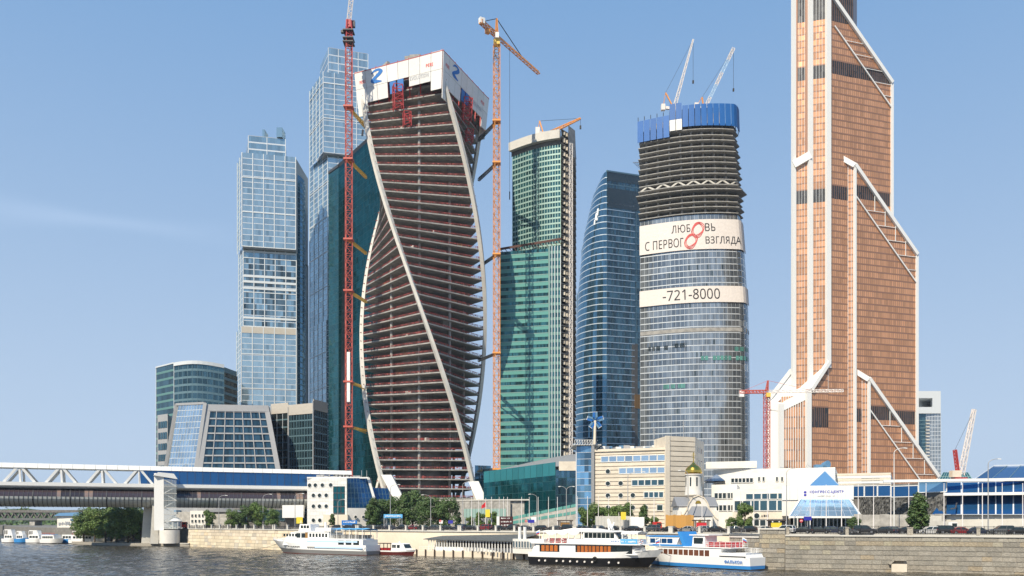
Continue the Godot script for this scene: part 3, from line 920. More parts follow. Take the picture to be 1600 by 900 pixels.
	var br := flat_fn(K, A, y0, yt - 1.0)
	for j in 4:   # shortening floors under the raking rib
		var q := K.lerp(A, (j + 0.7) / 4.0)
		curtain(t, flat_fn(q, A, lerpf(yt - 1.0, yk, j / 4.0), lerpf(yt - 1.0, yk, (j + 1) / 4.0)), {"nf": 1, "nc": 9 - 2 * j, "g": "glass_bronze", "s": "bronze_band", "sp": 0.22, "so": 0.06, "m": "bronze_band", "mw": 0.16, "mo": 0.1, "var": 0.22, "seed": 73})
	curtain(t, br, {"nf": 20, "nc": 9, "g": "glass_bronze", "s": "bronze_band", "sp": 0.22, "so": 0.06, "m": "bronze_band", "me": 1, "mw": 0.16, "mo": 0.1, "var": 0.22, "seed": 72, "skip": [15, 16, 17]})
	var lv := MB.new()
	for q in 10: pane(lv, br, q / 10.0, (q + 1) / 10.0, 15 / 20.0, 18 / 20.0, 0.05, Color.WHITE * rng.randf_range(0.6, 1.2))
	put(lv, "louvre_band", "louvre", t)
	var bl := flat_fn(K3, K2, y0, yt - 9.0)
	var wl := MB.new()
	band(wl, bl, 0, 1, 0, 1, 0.2)
	put(wl, "base_wall", "white_metal", t)
	var bc := MB.new()
	bc.prism(PackedVector2Array([xz(K - rn * 0.2), xz(KR - rn * 0.2), xz(KR + back * 0.5), xz(K3 + back * 0.3), xz(K3 - ln * 0.2), xz(K2 - ln * 0.2)]), y0, [yt - 1, yk - 1, yk - 1, yt - 9, yt - 10, yt - 3])
	put(bc, "core", "bronze_band", t)
	# white sloping roof of the flare, from the base's eaves up to the shaft
	var fl := MB.new()
	var e0 := Vector3(K.x, yt + 1.0, K.z) + rn * 0.5; var e1 := Vector3(K2.x, yt - 6.0, K2.z) + ln * 0.5; var e2 := Vector3(K3.x, yt - 4.0, K3.z) + ln * 0.4
	var s0 := Vector3(A.x, yk + 3.0, A.z) + rn * 0.5; var s1 := Vector3(L1.x, yk - 8.0, L1.z) + ln * 0.5; var s2 := Vector3(L2.x, yk - 14.0, L2.z) + ln * 0.4; var s3 := s2 + Vector3(-0.5, 14.0, -2.0)
	fl.quad(e1, e0, s0, s1); fl.quad(e2, e1, s1, s2); fl.tri(e2, s2, s3)
	fl.quad(e1 + Vector3.DOWN * 4.0, e0 + Vector3.DOWN * 4.0, e0, e1); fl.quad(e2 + Vector3.DOWN * 4.0, e1 + Vector3.DOWN * 4.0, e1, e2)
	put(fl, "flared_roof", "white_metal", t)
	for s in [[e0, s0, 2.6], [e2, s3, 1.8], [e0 + Vector3(-1.2, -yt, 0) + Vector3.UP * y0, e0 + Vector3(-1.2, 0, 0), 2.6], [Vector3(K2.x, y0, K2.z) + ln * 0.4, e1, 2.4]]:
		var mb := MB.new()
		mb.bar(s[0], s[1], s[2], 1.8)
		put(mb, "flare_rib", "white_metal", t)
	# vertical post pair of the projecting bays runs to the ground; entrance plinth
	var pl := MB.new()
	pl.bar(K + rn * 5.0, KR + r_dir * 60.0 + rn * 5.0, 1.5, 3.0)
	put(pl, "plinth", "concrete_light", t)

func capital_towers():
	# the twin shafts of staggered glass blocks with a white grid
	var t := thing("blue_grid_tower", "shorter pale blue glass tower of staggered blocks with white grid lines", "tower", gp(418, 530))
	var blocks := [[372.0, 462.0, 238.0, 385.0, 530.0, "glass_silver"], [374.0, 463.0, 385.0, 510.0, 534.0, "glass_slate"], [371.0, 463.0, 510.0, 745.0, 531.0, "glass_silver"]]
	for i in 3:
		var b: Array = blocks[i]
		var d: float = b[4]
		var a := gp(b[0] + 6, d); var e := gp(b[1], d + 7.0); var l := gp(b[0] - 1, d + 16.0)
		var yb := hy(b[3], d) if i < 2 else GY
		var yt := hy(b[2], d)
		var nf := int((yt - yb) / 3.6)
		curtain(t, flat_fn(a, e, yb, yt), {"nf": nf, "nc": 20, "nb": 5, "name": "window", "g": "glass_silver" if i != 1 else "glass_capital", "s": "steel_fin", "sp": 0.12, "so": 0.05, "m": "grid_white", "me": 4, "mw": 0.5, "mo": 0.35, "var": 0.22 if i != 1 else 0.8, "pb": 0.05, "bc": Color(0.7, 0.75, 0.78), "tilt": 0.012, "seed": 80 + i})
		curtain(t, flat_fn(l, a, yb, yt), {"nf": nf, "nc": 4, "g": "glass_capital", "s": "steel_fin", "sp": 0.15, "so": 0.05, "m": "grid_white", "me": 2, "mw": 0.6, "mo": 0.3, "seed": 83 + i})
		var gb := MB.new()
		for k in range(0, int((yt - yb) / 22.0) + 1):
			var v := clampf(k * 22.0 / (yt - yb), 0, 0.99)
			gb = MB.new()
			band(gb, flat_fn(a, e, yb, yt), 0, 1, v, v + 0.55 / (yt - yb), 0.3)
			put(gb, "transom", "grid_white", t)
		body(t, inset([a, e, e + Vector3(0, 0, -34), l + Vector3(0, 0, -26)], 0.3), yb - 0.5, yt, "grey_panel")
		if i == 1:
			for v in [0.1, 0.47, 0.55, 0.62, 0.93]:
				var mb := MB.new()
				band(mb, flat_fn(a, e, yb, yt), 0, 1, v, v + 0.025, 0.4)
				put(mb, "transom", "grid_white", t)
		if i == 2:
			var pb := MB.new()
			band(pb, flat_fn(a, e, yb, yt), 0, 1, 1.0 - 4.0 / (yt - yb), 1.0, 0.25)
			put(pb, "parapet", "beige_panel", t)
	var cr := [gp(388, 535), gp(446, 540), gp(448, 560), gp(384, 556)]
	body(t, inset(cr, 0.3), hy(239, 530), hy(211, 535), "grey_panel", "crown_core")
	curtain(t, flat_fn(cr[0], cr[1], hy(239, 530), hy(212, 535)), {"nf": 3, "nc": 14, "g": "glass_capital", "s": "steel_fin", "sp": 0.2, "so": 0.05, "m": "grid_white", "me": 7, "mw": 0.4, "seed": 88})
	curtain(t, flat_fn(cr[3], cr[0], hy(239, 530), hy(212, 535)), {"nf": 3, "nc": 4, "g": "glass_capital", "s": "steel_fin", "sp": 0.2, "so": 0.05, "seed": 89})
	var pv := MB.new()
	pv.bbox(at(432, 214, 538), at(446, 208, 546)); pv.bbox(at(410, 214, 538), at(419, 211, 546))
	put(pv, "roof_hut", "glass_capital", t)
	# the darker rounded shaft on its right side
	var sh := func(u: float, v: float) -> Vector3:
		var a := lerpf(-0.2, PI * 0.55, u)
		var o := gp(462.5, 548)
		return Vector3(o.x + sin(a) * 5.2, lerpf(GY, hy(274, 545) - 3.0 * u * u, v), o.z - 3.0 + cos(a) * 9.0)
	curtain(t, sh, {"nf": 62, "nc": 6, "g": "glass_navy", "s": "slate_fin", "sp": 0.18, "so": 0.06, "seg": 6, "seed": 90})
	var pc := MB.new()
	pc.lathe(Vector3(gp(462.5, 548).x, 0, -551), [[5.0, GY], [5.0, hy(276, 545)], [0, hy(276, 545)]], 14)
	put(pc, "shaft_core", "slate_fin", t)

	t = thing("tall_grid_tower", "taller pale blue glass tower of staggered blocks partly hidden by twisting tower", "tower", gp(530, 570))
	blocks = [[484.0, 505.0, 600.0, 112.0, 238.0, 570.0], [484.0, 512.0, 600.0, 238.0, 500.0, 574.0], [484.0, 510.0, 600.0, 500.0, 745.0, 571.0]]
	for i in 3:
		var b: Array = blocks[i]
		var d: float = b[5]
		var a := gp(b[1], d); var e := gp(b[2], d + 10.0); var l := gp(b[0], d + 26.0)
		var yb := hy(b[4], d) if i < 2 else GY
		var yt := hy(b[3], d)
		var nf := int((yt - yb) / 3.6)
		curtain(t, flat_fn(a, e, yb, yt), {"nf": nf, "nc": 22, "nb": 2, "name": "window", "g": "glass_silver", "s": "steel_fin", "sp": 0.12, "so": 0.05, "m": "grid_white", "me": 4, "mw": 0.42, "mo": 0.35, "var": 0.22, "tilt": 0.012, "seed": 95 + i})
		curtain(t, flat_fn(l, a, yb, yt), {"nf": nf, "nc": 12, "nb": 1, "g": "glass_capital", "s": "steel_fin", "sp": 0.14, "so": 0.05, "m": "grid_white", "me": 3, "mw": 0.6, "mo": 0.3, "var": 0.4, "seed": 98 + i})
		var gb := MB.new()
		for k in range(1, int((yt - yb) / 24.0) + 1):
			for ff in [flat_fn(a, e, yb, yt), flat_fn(l, a, yb, yt)]:
				gb = MB.new()
				band(gb, ff, 0, 1, k * 24.0 / (yt - yb) - 0.55 / (yt - yb), k * 24.0 / (yt - yb), 0.3)
				put(gb, "transom", "grid_white", t)
		body(t, inset([a, e, e + Vector3(0, 0, -34), l + Vector3(0, 0, -20)], 0.3), yb - 0.5, yt, "grey_panel")
	var pent := [gp(513, 576), gp(575, 584), gp(575, 606), gp(500, 600)]
	body(t, inset(pent, 0.3), hy(114, 570), hy(76, 578), "grey_panel", "crown_core")
	curtain(t, flat_fn(pent[0], pent[1], hy(114, 570), hy(77, 578)), {"nf": 4, "nc": 16, "g": "glass_silver", "s": "steel_fin", "sp": 0.15, "so": 0.05, "m": "grid_white", "me": 4, "mw": 0.4, "seed": 103})
	curtain(t, flat_fn(pent[3], pent[0], hy(114, 570), hy(77, 578)), {"nf": 4, "nc": 6, "g": "glass_silver", "s": "steel_fin", "sp": 0.15, "so": 0.05, "seed": 104})

func teal_slab():
	var t := thing("dark_teal_tower", "smooth dark teal glass slab tower with raking roofline beside red crane", "tower", gp(550, 500))
	var a := gp(529, 496); var e := gp(600, 512); var l := gp(513.5, 506)
	var yt0 := hy(262, 496); var yt1 := hy(198, 512)
	var f := quad_fn(a, e, Vector3(e.x, yt1, e.z), Vector3(a.x, yt0, a.z))
	curtain(t, f, {"nf": 60, "nc": 26, "g": "glass_teal", "s": "teal_fin", "sp": 0.06, "so": 0.03, "m": "teal_fin", "me": 2, "mw": 0.1, "mo": 0.04, "var": 0.28, "tilt": 0.012, "pb": 0.015, "bc": Color(1.8, 1.8, 1.7), "seed": 110})
	var f2 := quad_fn(l, a, Vector3(a.x, yt0, a.z), Vector3(l.x, hy(272, 506), l.z))
	curtain(t, f2, {"nf": 60, "nc": 6, "g": "glass_teal", "s": "teal_fin", "sp": 0.06, "so": 0.03, "var": 0.3, "seed": 111})
	var mb := MB.new()
	mb.prism(PackedVector2Array([xz(a + Vector3(0.2, 0, -0.3)), xz(e + Vector3(-0.2, 0, -0.3)), xz(gp(600, 545)), xz(gp(514, 530)), xz(l + Vector3(0.3, 0, -0.3))]), GY, [yt0 + 0.5, yt1 + 0.5, yt1, yt0, hy(271, 506)])
	put(mb, "core", "teal_fin", t)
	var rl := MB.new()
	rl.bar(Vector3(l.x, hy(270, 506), l.z), Vector3(a.x, yt0 + 1.2, a.z), 0.8, 1.6); rl.bar(Vector3(a.x, yt0 + 1.2, a.z), Vector3(e.x, yt1 + 1.2, e.z), 0.8, 1.6)
	put(rl, "roof_coping", "dark_steel", t)
	var dv := MB.new()   # the darker folded strip down the face
	var ff := quad_fn(gp(531, 495.5), gp(540, 497.5), at(544, 262, 497.5), at(535, 380, 495.5))
	band(dv, ff, 0, 1, 0, 1, 0.25)
	put(dv, "folded_strip", "glass_dark", t)
	for px in [566, 573]:
		var hu := MB.new()
		hu.bar(at(px, 212, 512), at(px + 1, 203, 512), 1.2, 1.2)
		put(hu, "roof_mast", "dark_steel", t)

func imperia_tower():
	var t := thing("green_tower", "green glass tower with mint bands and an unfinished dark flank of open floors", "tower", gp(840, 448))
	# lower, wider block
	var a := gp(781, 448); var b := gp(858, 442); var c2 := gp(876, 441); var e := gp(899, 453)
	var y1 := hy(391, 445)
	var fl := flat_fn(a, b, GY, y1)
	var nf := 38
	curtain(t, fl, {"nf": nf, "nc": 40, "g": "glass_green", "s": "mint_panel", "sp": 0.52, "so": 0.1, "var": 0.75, "tilt": 0.02, "pb": 0.03, "bc": Color(2.2, 2.4, 2.2), "seed": 120})
	for j in nf:
		var mb := MB.new()
		band(mb, fl, 0.0, 1.0, (j + 0.48) / nf, (j + 0.54) / nf, 0.22)
		put(mb, "sill_fin", "mint_fin", t)
	var fs := flat_fn(b, c2, GY, y1 + 1.0)
	curtain(t, fs, {"nf": nf, "nc": 8, "g": "glass_green", "s": "mint_dark", "sp": 0.4, "so": 0.06, "m": "grid_white", "me": 2, "mw": 0.3, "mo": 0.5, "var": 0.5, "seed": 121})
	var ep := MB.new()
	ep.bar(b + Vector3(0, 0, 0.2), Vector3(b.x, y1 + 1, b.z + 0.2), 0.7, 0.9)
	put(ep, "edge_post", "mint_fin", t)
	body(t, inset([a, b, c2, gp(886, 478), gp(785, 478)], 0.3), GY, y1, "mint_dark")
	# setback deck at the shoulder: red netting and truss
	var tr := MB.new()
	var s0 := at(781, 398, 448); var s1 := at(877, 382, 442)
	tr.bar(s0 + Vector3(0, 3, 0), s1 + Vector3(0, 3, 0), 0.4, 1.2)
	for i in 14: tr.bar(s0.lerp(s1, i / 14.0) + Vector3(0, 3, 0), s0.lerp(s1, (i + 1) / 14.0) + Vector3(0, 0.2, 0), 0.3)
	put(tr, "shoulder_truss", "netting", t)
	# upper block, a shallow bow
	var ub := func(u: float, v: float) -> Vector3:
		var px := lerpf(801.0, 876.0, u)
		var d := lerpf(460.0, 445.0, u) - 2.5 * sin(PI * u)
		return Vector3((px - 800.0) / FP * d, lerpf(y1, hy(235, 453), v), -d)
	curtain(t, ub, {"nf": 20, "nc": 36, "g": "glass_green", "s": "mint_fin", "sp": 0.30, "so": 0.14, "seg": 12, "m": "mint_fin", "me": 2, "mw": 0.28, "mo": 0.18, "vs": 1, "var": 0.6, "tilt": 0.02, "seed": 123})
	body(t, inset([gp(801, 460), gp(838, 449.5), gp(876, 445), gp(895, 468), gp(805, 488)], 0.4), y1 - 1, hy(222, 453), "mint_dark")
	for s in [[229.0, 236.0, 0.2, "concrete_dark"], [216.0, 229.0, 2.6, "concrete_light"]]:
		var mb := MB.new()
		var f := func(u: float, v: float) -> Vector3:
			var p: Vector3 = ub.call(u, 0.5)
			p.y = lerpf(hy(s[1], 453), hy(s[0], 453), v)
			return p
		band(mb, f, -0.02, 1.0, 0, 1, s[2], 12)
		put(mb, "roof_rim", s[3], t)
	# unfinished flank: slabs, dark interior, hoist mast
	var fa := gp(876.5, 441); var fe := gp(898, 451)
	var ytop := hy(210, 448)
	body(t, inset([fa, fe, gp(900, 478), gp(880, 473)], 2.2), GY, ytop, "slab_grey", "dark_interior")
	var nfl := 57
	for j in nfl:
		var y := GY + (ytop - GY) * (j + 1.0) / nfl
		var mb := MB.new()
		mb.prism(PackedVector2Array([xz(fa), xz(fe), xz(gp(900.5, 478)), xz(gp(880, 473))]), y - 0.45, y)
		put(mb, "floor_slab", "concrete_dark", t)
		var cl := MB.new()
		for k in 3: cl.box(fa.lerp(fe, 0.22 + k * 0.17) + Vector3(0, y - GY - 1.6, -0.4), Vector3(1.3, rng.randf_range(1.0, 2.2), 0.6), 0.0, Color.WHITE * rng.randf_range(0.4, 1.0))
		put(cl, "stacked_blocks", "plaster", t)
	var hm := MB.new()
	hm.lattice(fa.lerp(fe, 0.68) + Vector3(0, 0, 1.6), fa.lerp(fe, 0.68) + Vector3(0, ytop - GY - 6, 1.6), 1.6, 2.5, 0.25)
	put(hm, "hoist_mast", "crane_pale", t)
	var cap := MB.new()
	cap.prism(PackedVector2Array([xz(gp(888, 444)), xz(gp(898.5, 450)), xz(gp(900, 478)), xz(gp(890, 478))]), ytop - 12, ytop + 3.0)
	put(cap, "roof_hut", "slab_grey", t)

func federation_west():
	var t := thing("navy_sail_tower", "dark blue glass sail-shaped tower with thin pale floor lines", "tower", gp(950, 590))
	var c := gp(948, 575)
	var ptop := hy(268, 575)
	# left silhouette in plan, by height
	var tab := [[695.0, 897.0], [640.0, 897.0], [550.0, 899.0], [450.0, 904.0], [370.0, 912.0], [310.0, 926.0], [285.0, 937.0], [268.0, 947.0]]
	var xl := func(y: float) -> float:
		var py := 815.0 - (y - HC) * FP / 600.0
		for i in tab.size() - 1:
			if py >= tab[i + 1][0]:
				return lerpf(tab[i][1], tab[i + 1][1], clampf((tab[i][0] - py) / (tab[i][0] - tab[i + 1][0]), 0, 1))
		return 947.0
	var fn := func(u: float, v: float) -> Vector3:
		var y := lerpf(GY, ptop, v)
		var px: float = xl.call(y)
		var x0 := (px - 800.0) / FP * 600.0
		var a := u * PI / 2
		return Vector3(lerpf(c.x, x0, cos(a)), y, -600.0 + 25.0 * sin(a))
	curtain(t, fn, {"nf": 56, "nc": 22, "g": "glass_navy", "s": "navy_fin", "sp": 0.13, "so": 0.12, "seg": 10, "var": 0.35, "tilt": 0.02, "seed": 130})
	var e := gp(1003, 608)
	var fr := quad_fn(c, e, Vector3(e.x, hy(276, 608), e.z), Vector3(c.x, ptop, c.z))
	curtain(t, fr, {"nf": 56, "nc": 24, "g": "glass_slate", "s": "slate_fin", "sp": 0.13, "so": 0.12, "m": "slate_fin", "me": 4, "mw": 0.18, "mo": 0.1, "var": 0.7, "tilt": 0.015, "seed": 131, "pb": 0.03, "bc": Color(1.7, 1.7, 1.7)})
	# pale edge lines over the right face
	for j in range(2, 52):
		var mb := MB.new()
		band(mb, fr, 0, 0.78, (j + 0.0) / 56.0, (j + 0.11) / 56.0, 0.2)
		put(mb, "floor_line", "navy_fin", t)
	var pan := MB.new()
	band(pan, fr, 0.70, 0.87, 0.0, 0.52, 0.15)
	put(pan, "plain_panel", "concrete_dark", t)
	pan = MB.new()
	band(pan, fr, 0.78, 0.98, 0.335, 0.375, 0.3)
	put(pan, "copper_panel", "wood", t)
	for w in [[0.02, "glass_dark", 0.975, 0.999], [0.02, "glass_dark", 0.90, 0.955]]:
		var mb := MB.new()
		band(mb, fr, 0.02, 0.98, w[2], w[3], 0.2)
		put(mb, "louvre_band", w[1], t)
	var poly := PackedVector2Array()
	var ys := []
	for i in 9:
		var a := i / 8.0 * PI / 2
		poly.append(Vector2(lerpf(c.x, gp(899, 600).x, cos(a)) + 1.0, -601.0 + 24.0 * sin(a)))
	# the body steps in with height so that it stays behind the curved glass
	for k in 7:
		var y0 := lerpf(GY, ptop, k / 7.0); var y1 := lerpf(GY, ptop, (k + 1) / 7.0)
		var px: float = xl.call(y1)
		var q := PackedVector2Array()
		for i in 7:
			var a := i / 6.0 * PI / 2
			q.append(Vector2(lerpf(c.x, (px - 800.0) / FP * 600.0 + 1.0, cos(a)), -601.5 + 25.0 * sin(a)))
		q.append(xz(e + Vector3(-0.4, 0, -0.6))); q.append(xz(gp(1000, 640))); q.append(Vector2(q[0].x, -636))
		var mb := MB.new()
		mb.prism(q, y0, y1 - 0.5 if k == 6 else y1)
		put(mb, "core", "slate_fin", t)
	# white emblem high on the curved side
	var em := MB.new()
	for r in [[0.60, 0.66, 0.868, 0.888], [0.64, 0.70, 0.880, 0.900], [0.58, 0.62, 0.856, 0.870], [0.66, 0.70, 0.866, 0.872]]:
		band(em, fn, r[0], r[1], r[2], r[3], 0.5, 2)
	put(em, "roof_emblem", "white_paint", t)
	var rc := MB.new()
	rc.bar(Vector3(c.x, ptop + 0.4, c.z), Vector3(e.x, hy(276, 608) + 0.4, e.z), 1.0, 1.0)
	put(rc, "roof_coping", "slate_fin", t)

func federation_east():
	var t := thing("banner_tower", "grey glass tower with two white banners and bare floors under blue screens", "tower", gp(1090, 510))
	var tab := [[730.0, 159.5], [600.0, 159.3], [480.0, 158.5], [350.0, 155.0], [330.0, 154.0], [250.0, 152.0], [190.0, 149.5], [150.0, 149.0]]
	var xr := func(y: float) -> float:
		var py := 815.0 - (y - HC) * FP / (545.0 * KE)
		for i in tab.size() - 1:
			if py >= tab[i + 1][0]: return lerpf(tab[i][1], tab[i + 1][1], clampf((tab[i][0] - py) / (tab[i][0] - tab[i + 1][0]), 0, 1))
		return 149.0
	var at_y := func(u: float, y: float, out: float) -> Vector3:
		var x := lerpf(87.6 * KE - out, xr.call(y) * 1.012 * KE + out, u)
		return Vector3(x, y, -lerpf(568.0, 556.0, u) * KE + 6.0 * sin(PI * u) + out - 8.0 * pow(maxf(0, (u - 0.9) / 0.1), 2.0))
	var yg := hy(340, 510)   # top of the glazed part
	var fn := func(u: float, v: float) -> Vector3: return at_y.call(u, lerpf(GY, yg, v), 0.0)
	curtain(t, fn, {"nf": 50, "nc": 52, "g": "glass_steel", "s": "steel_fin", "sp": 0.14, "so": 0.12, "seg": 16, "m": "steel_fin", "me": 2, "mw": 0.12, "mo": 0.08, "vs": 10, "var": 0.45, "tilt": 0.015, "pb": 0.02, "bc": Color(0.4, 0.45, 0.45), "seed": 140})
	# strips where the glass reads darker: lower-tinted panes by groups
	for g in [[0.06, 0.24], [0.27, 0.40], [0.80, 0.99]]:
		for j in 49:
			if rng.randf() < 0.12 or j in [25]: continue
			var mb := MB.new()
			var k := 12
			for i in k:
				var q := rng.randf_range(0.55, 1.0)
				pane(mb, fn, lerpf(g[0], g[1], float(i) / k) + 0.001, lerpf(g[0], g[1], float(i + 1) / k) - 0.001, (j + 0.15) / 50.0, (j + 0.97) / 50.0, 0.02, Color(q, q, q), null, 0.06)
			put(mb, "tinted_window", "glass_smoke", t)
	var yband := hy(518, 510)
	var ob := MB.new()
	band(ob, fn, 0, 1, (yband - 1.2 - GY) / (yg - GY), (yband + 1.2 - GY) / (yg - GY), 0.25, 20)
	put(ob, "open_floor", "slab_grey", t)
	for r in [[543.0, 0.06, 0.24], [541.0, 0.28, 0.40], [548.0, 0.83, 0.98], [562.0, 0.42, 0.98], [604.0, 0.2, 0.4]]:
		var mb := MB.new()
		var v := (hy(r[0], 510) - GY) / (yg - GY)
		for i in 16:
			if rng.randf() < 0.75: pane(mb, fn, lerpf(r[1], r[2], i / 16.0), lerpf(r[1], r[2], (i + 0.8) / 16.0), v - 0.007, v + 0.007, 0.02, Color.WHITE * rng.randf_range(0.5, 1.2), null, 0.3)
		put(mb, "blind_row", "mint_panel" if r[0] > 545 else "glass_dark", t)
	# banners
	for b in [[352.0, 397.0, "a"], [455.0, 479.0, "b"]]:
		var yt := hy(b[0] - 4.0, 510); var yb := hy(b[1] - 3.0, 510)
		var f := func(u: float, v: float) -> Vector3: return at_y.call(u, lerpf(yb, yt, v), 0.5)
		for k in 6:
			var mb := MB.new()
			band(mb, f, k / 6.0, (k + 1) / 6.0, 0, 1, 0.2, 6, Color.WHITE * rng.randf_range(0.95, 1.0))
			put(mb, "banner_sheet", "banner", t)
		if b[2] == "a":
			text_on(t, f, "ЛЮБ", 0.285, 0.455, 0.60, 0.86, "ink", "banner_lettering", 400, 0.35)
			text_on(t, f, "ВЬ", 0.59, 0.685, 0.60, 0.86, "ink", "banner_lettering", 400, 0.35)
			text_on(t, f, "С ПЕРВОГ", 0.05, 0.39, 0.12, 0.42, "ink", "banner_lettering", 400, 0.35)
			text_on(t, f, "ВЗГЛЯДА", 0.59, 0.925, 0.12, 0.42, "ink", "banner_lettering", 400, 0.35)
			var hb := MB.new()   # hand-drawn red double loop standing in for the letter O
			for s in [[0.524, 0.66, 0.058, 0.27], [0.458, 0.29, 0.058, 0.26]]:
				for ring in 3:
					for i in 28:
						var q := []
						for z in [[i, 1.0 - ring * 0.13], [i + 1, 1.0 - ring * 0.13], [i + 1, 0.91 - ring * 0.13], [i, 0.91 - ring * 0.13]]:
							var a: float = TAU * z[0] / 28.0
							var u: float = s[0] + cos(a) * s[2] * z[1] + 0.004 * sin(3 * a + ring) + sin(a) * 0.012
							var v: float = s[1] + sin(a) * s[3] * z[1] + 0.012 * cos(2 * a + ring)
							q.append((f.call(u, v) as Vector3) + fnorm(f, u, v) * 0.36)
						hb.quad(q[3], q[2], q[1], q[0])
						hb.quad(q[0], q[1], q[2], q[3])
			put(hb, "double_loop_emblem", "ink_red", t)
		else:
			text_on(t, f, "-721-8000", 0.20, 0.70, 0.20, 0.84, "ink", "banner_lettering", 400, 0.35)
	# bare floors above
	var nfl := 17
	var yb2 := yg + 1.0; var ytop := hy(208, 510) + 3.0
	for j in nfl:
		var y := lerpf(yb2, ytop, j / float(nfl - 1))
		var poly := PackedVector2Array()
		var grow := 0.8 if j % 2 == 0 else 1.5
		if j == 4: grow = 3.2
		for i in 13:
			var p: Vector3 = at_y.call(i / 12.0, y, grow)
			poly.append(xz(p))
		poly.append(Vector2(xr.call(y) * KE - 8, -540)); poly.append(Vector2(88, -552))
		var mb := MB.new()
		mb.prism(poly, y - 0.5, y)
		var sl := put(mb, "floor_slab", "slab_grey", t)
		var eb := MB.new()
		for i in 12: eb.bar(at_y.call(i / 12.0, y - 0.22, grow), at_y.call((i + 1) / 12.0, y - 0.22, grow), 0.3, 0.52)
		put(eb, "edge_beam", "slab_grey", sl)
		if j < nfl - 1:
			for i in 9:
				var cm := MB.new()
				var p: Vector3 = at_y.call(0.04 + i * 0.115, y, -1.5)
				cm.bar(p, p + Vector3.UP * ((ytop - yb2) / (nfl - 1) - 0.5), 1.1)
				put(cm, "column", "slab_grey", t)
			var nt := MB.new()
			for i in 46:
				if rng.randf() < 0.55:
					var p: Vector3 = at_y.call(0.02 + i * 0.0208, y, -3.0)
					nt.bar(p, p + Vector3.UP * ((ytop - yb2) / (nfl - 1) - 0.5), 0.35)
			put(nt, "formwork_props", "slab_grey", t, true)
	# outrigger truss storey
	var tr := MB.new()
	var ya := lerpf(yb2, ytop, 5.0 / 16); var yc := lerpf(yb2, ytop, 6.0 / 16) - 0.5
	for i in 14:
		var p: Vector3 = at_y.call(i / 14.0, ya if i % 2 == 0 else yc, 0.2); var q: Vector3 = at_y.call((i + 1) / 14.0, yc if i % 2 == 0 else ya, 0.2)
		tr.bar(p, q, 0.9)
	put(tr, "outrigger_truss", "concrete_light", t)
	var cpoly := PackedVector2Array()
	for i in 9: cpoly.append(xz(at_y.call(i / 8.0, GY, -1.0)) + Vector2(-0.5 if i > 4 else 0.0, 0))
	cpoly.append(Vector2(137, -540)); cpoly.append(Vector2(86, -550))
	var core := MB.new()
	core.prism(cpoly, GY, hy(480, 510))
	var cp2 := PackedVector2Array()
	for p in cpoly: cp2.append(Vector2(minf(p.x, 138.0), p.y))
	core.prism(cp2, hy(480, 510), yg)
	put(core, "core", "slate_fin", t)
	var ic := MB.new()
	ic.prism(PackedVector2Array([Vector2(88, -526), Vector2(128, -510), Vector2(128, -535), Vector2(88, -544)]), yg, ytop + 10)
	put(ic, "bare_core", "slab_grey", t)
	# blue protection screens
	for i in 17:
		var u0 := i / 17.0 + 0.003; var u1 := (i + 1) / 17.0 - 0.003
		var low := 5.0 if u1 < 0.32 else 0.0
		var mb := MB.new()
		var f := func(u: float, v: float) -> Vector3: return at_y.call(u, lerpf(ytop - 2.0 - low, ytop + 10.5 - low * 0.9 + u * 1.0, v), 2.2)
		var k := rng.randf_range(0.82, 1.0)
		if i == 5 or i == 6:
			band(mb, f, u0, u1, 0.4, 1.15, 0.3, 2, Color(k, k, k))
			var wb := MB.new()
			band(wb, f, u0, u1, -0.12, 0.39, 0.3, 2)
			put(wb, "screen_panel", "screen_white", t)
		else: band(mb, f, u0, u1, 0, 1, 0.3, 2, Color(k, k, k))
		put(mb, "screen_panel", "screen_blue", t)
	var fr := MB.new()
	for i in 18:
		var p: Vector3 = at_y.call(i / 17.0, ytop - 3, 1.6)
		fr.bar(p, p + Vector3.UP * 12.0, 0.3)
	put(fr, "screen_frame", "dark_steel", t)
	var nt2 := MB.new()   # a sagging catch net leaning off the left corner
	var n0: Vector3 = at_y.call(0.0, ytop - 22, 1.0)
	for q in 5: nt2.bar(n0 + Vector3(q * 1.1, 0, 0.4), n0 + Vector3(q * 1.1 - 4.0, 2.6, 2.4), 0.14)
	nt2.bar(n0 + Vector3(-4.0, 2.6, 2.4), n0 + Vector3(0.4, 2.6, 2.4), 0.2); nt2.bar(n0 + Vector3(-2.0, 1.3, 1.4), n0 + Vector3(2.4, 1.3, 1.4), 0.14)
	put(nt2, "catch_net", "concrete_dark", t)

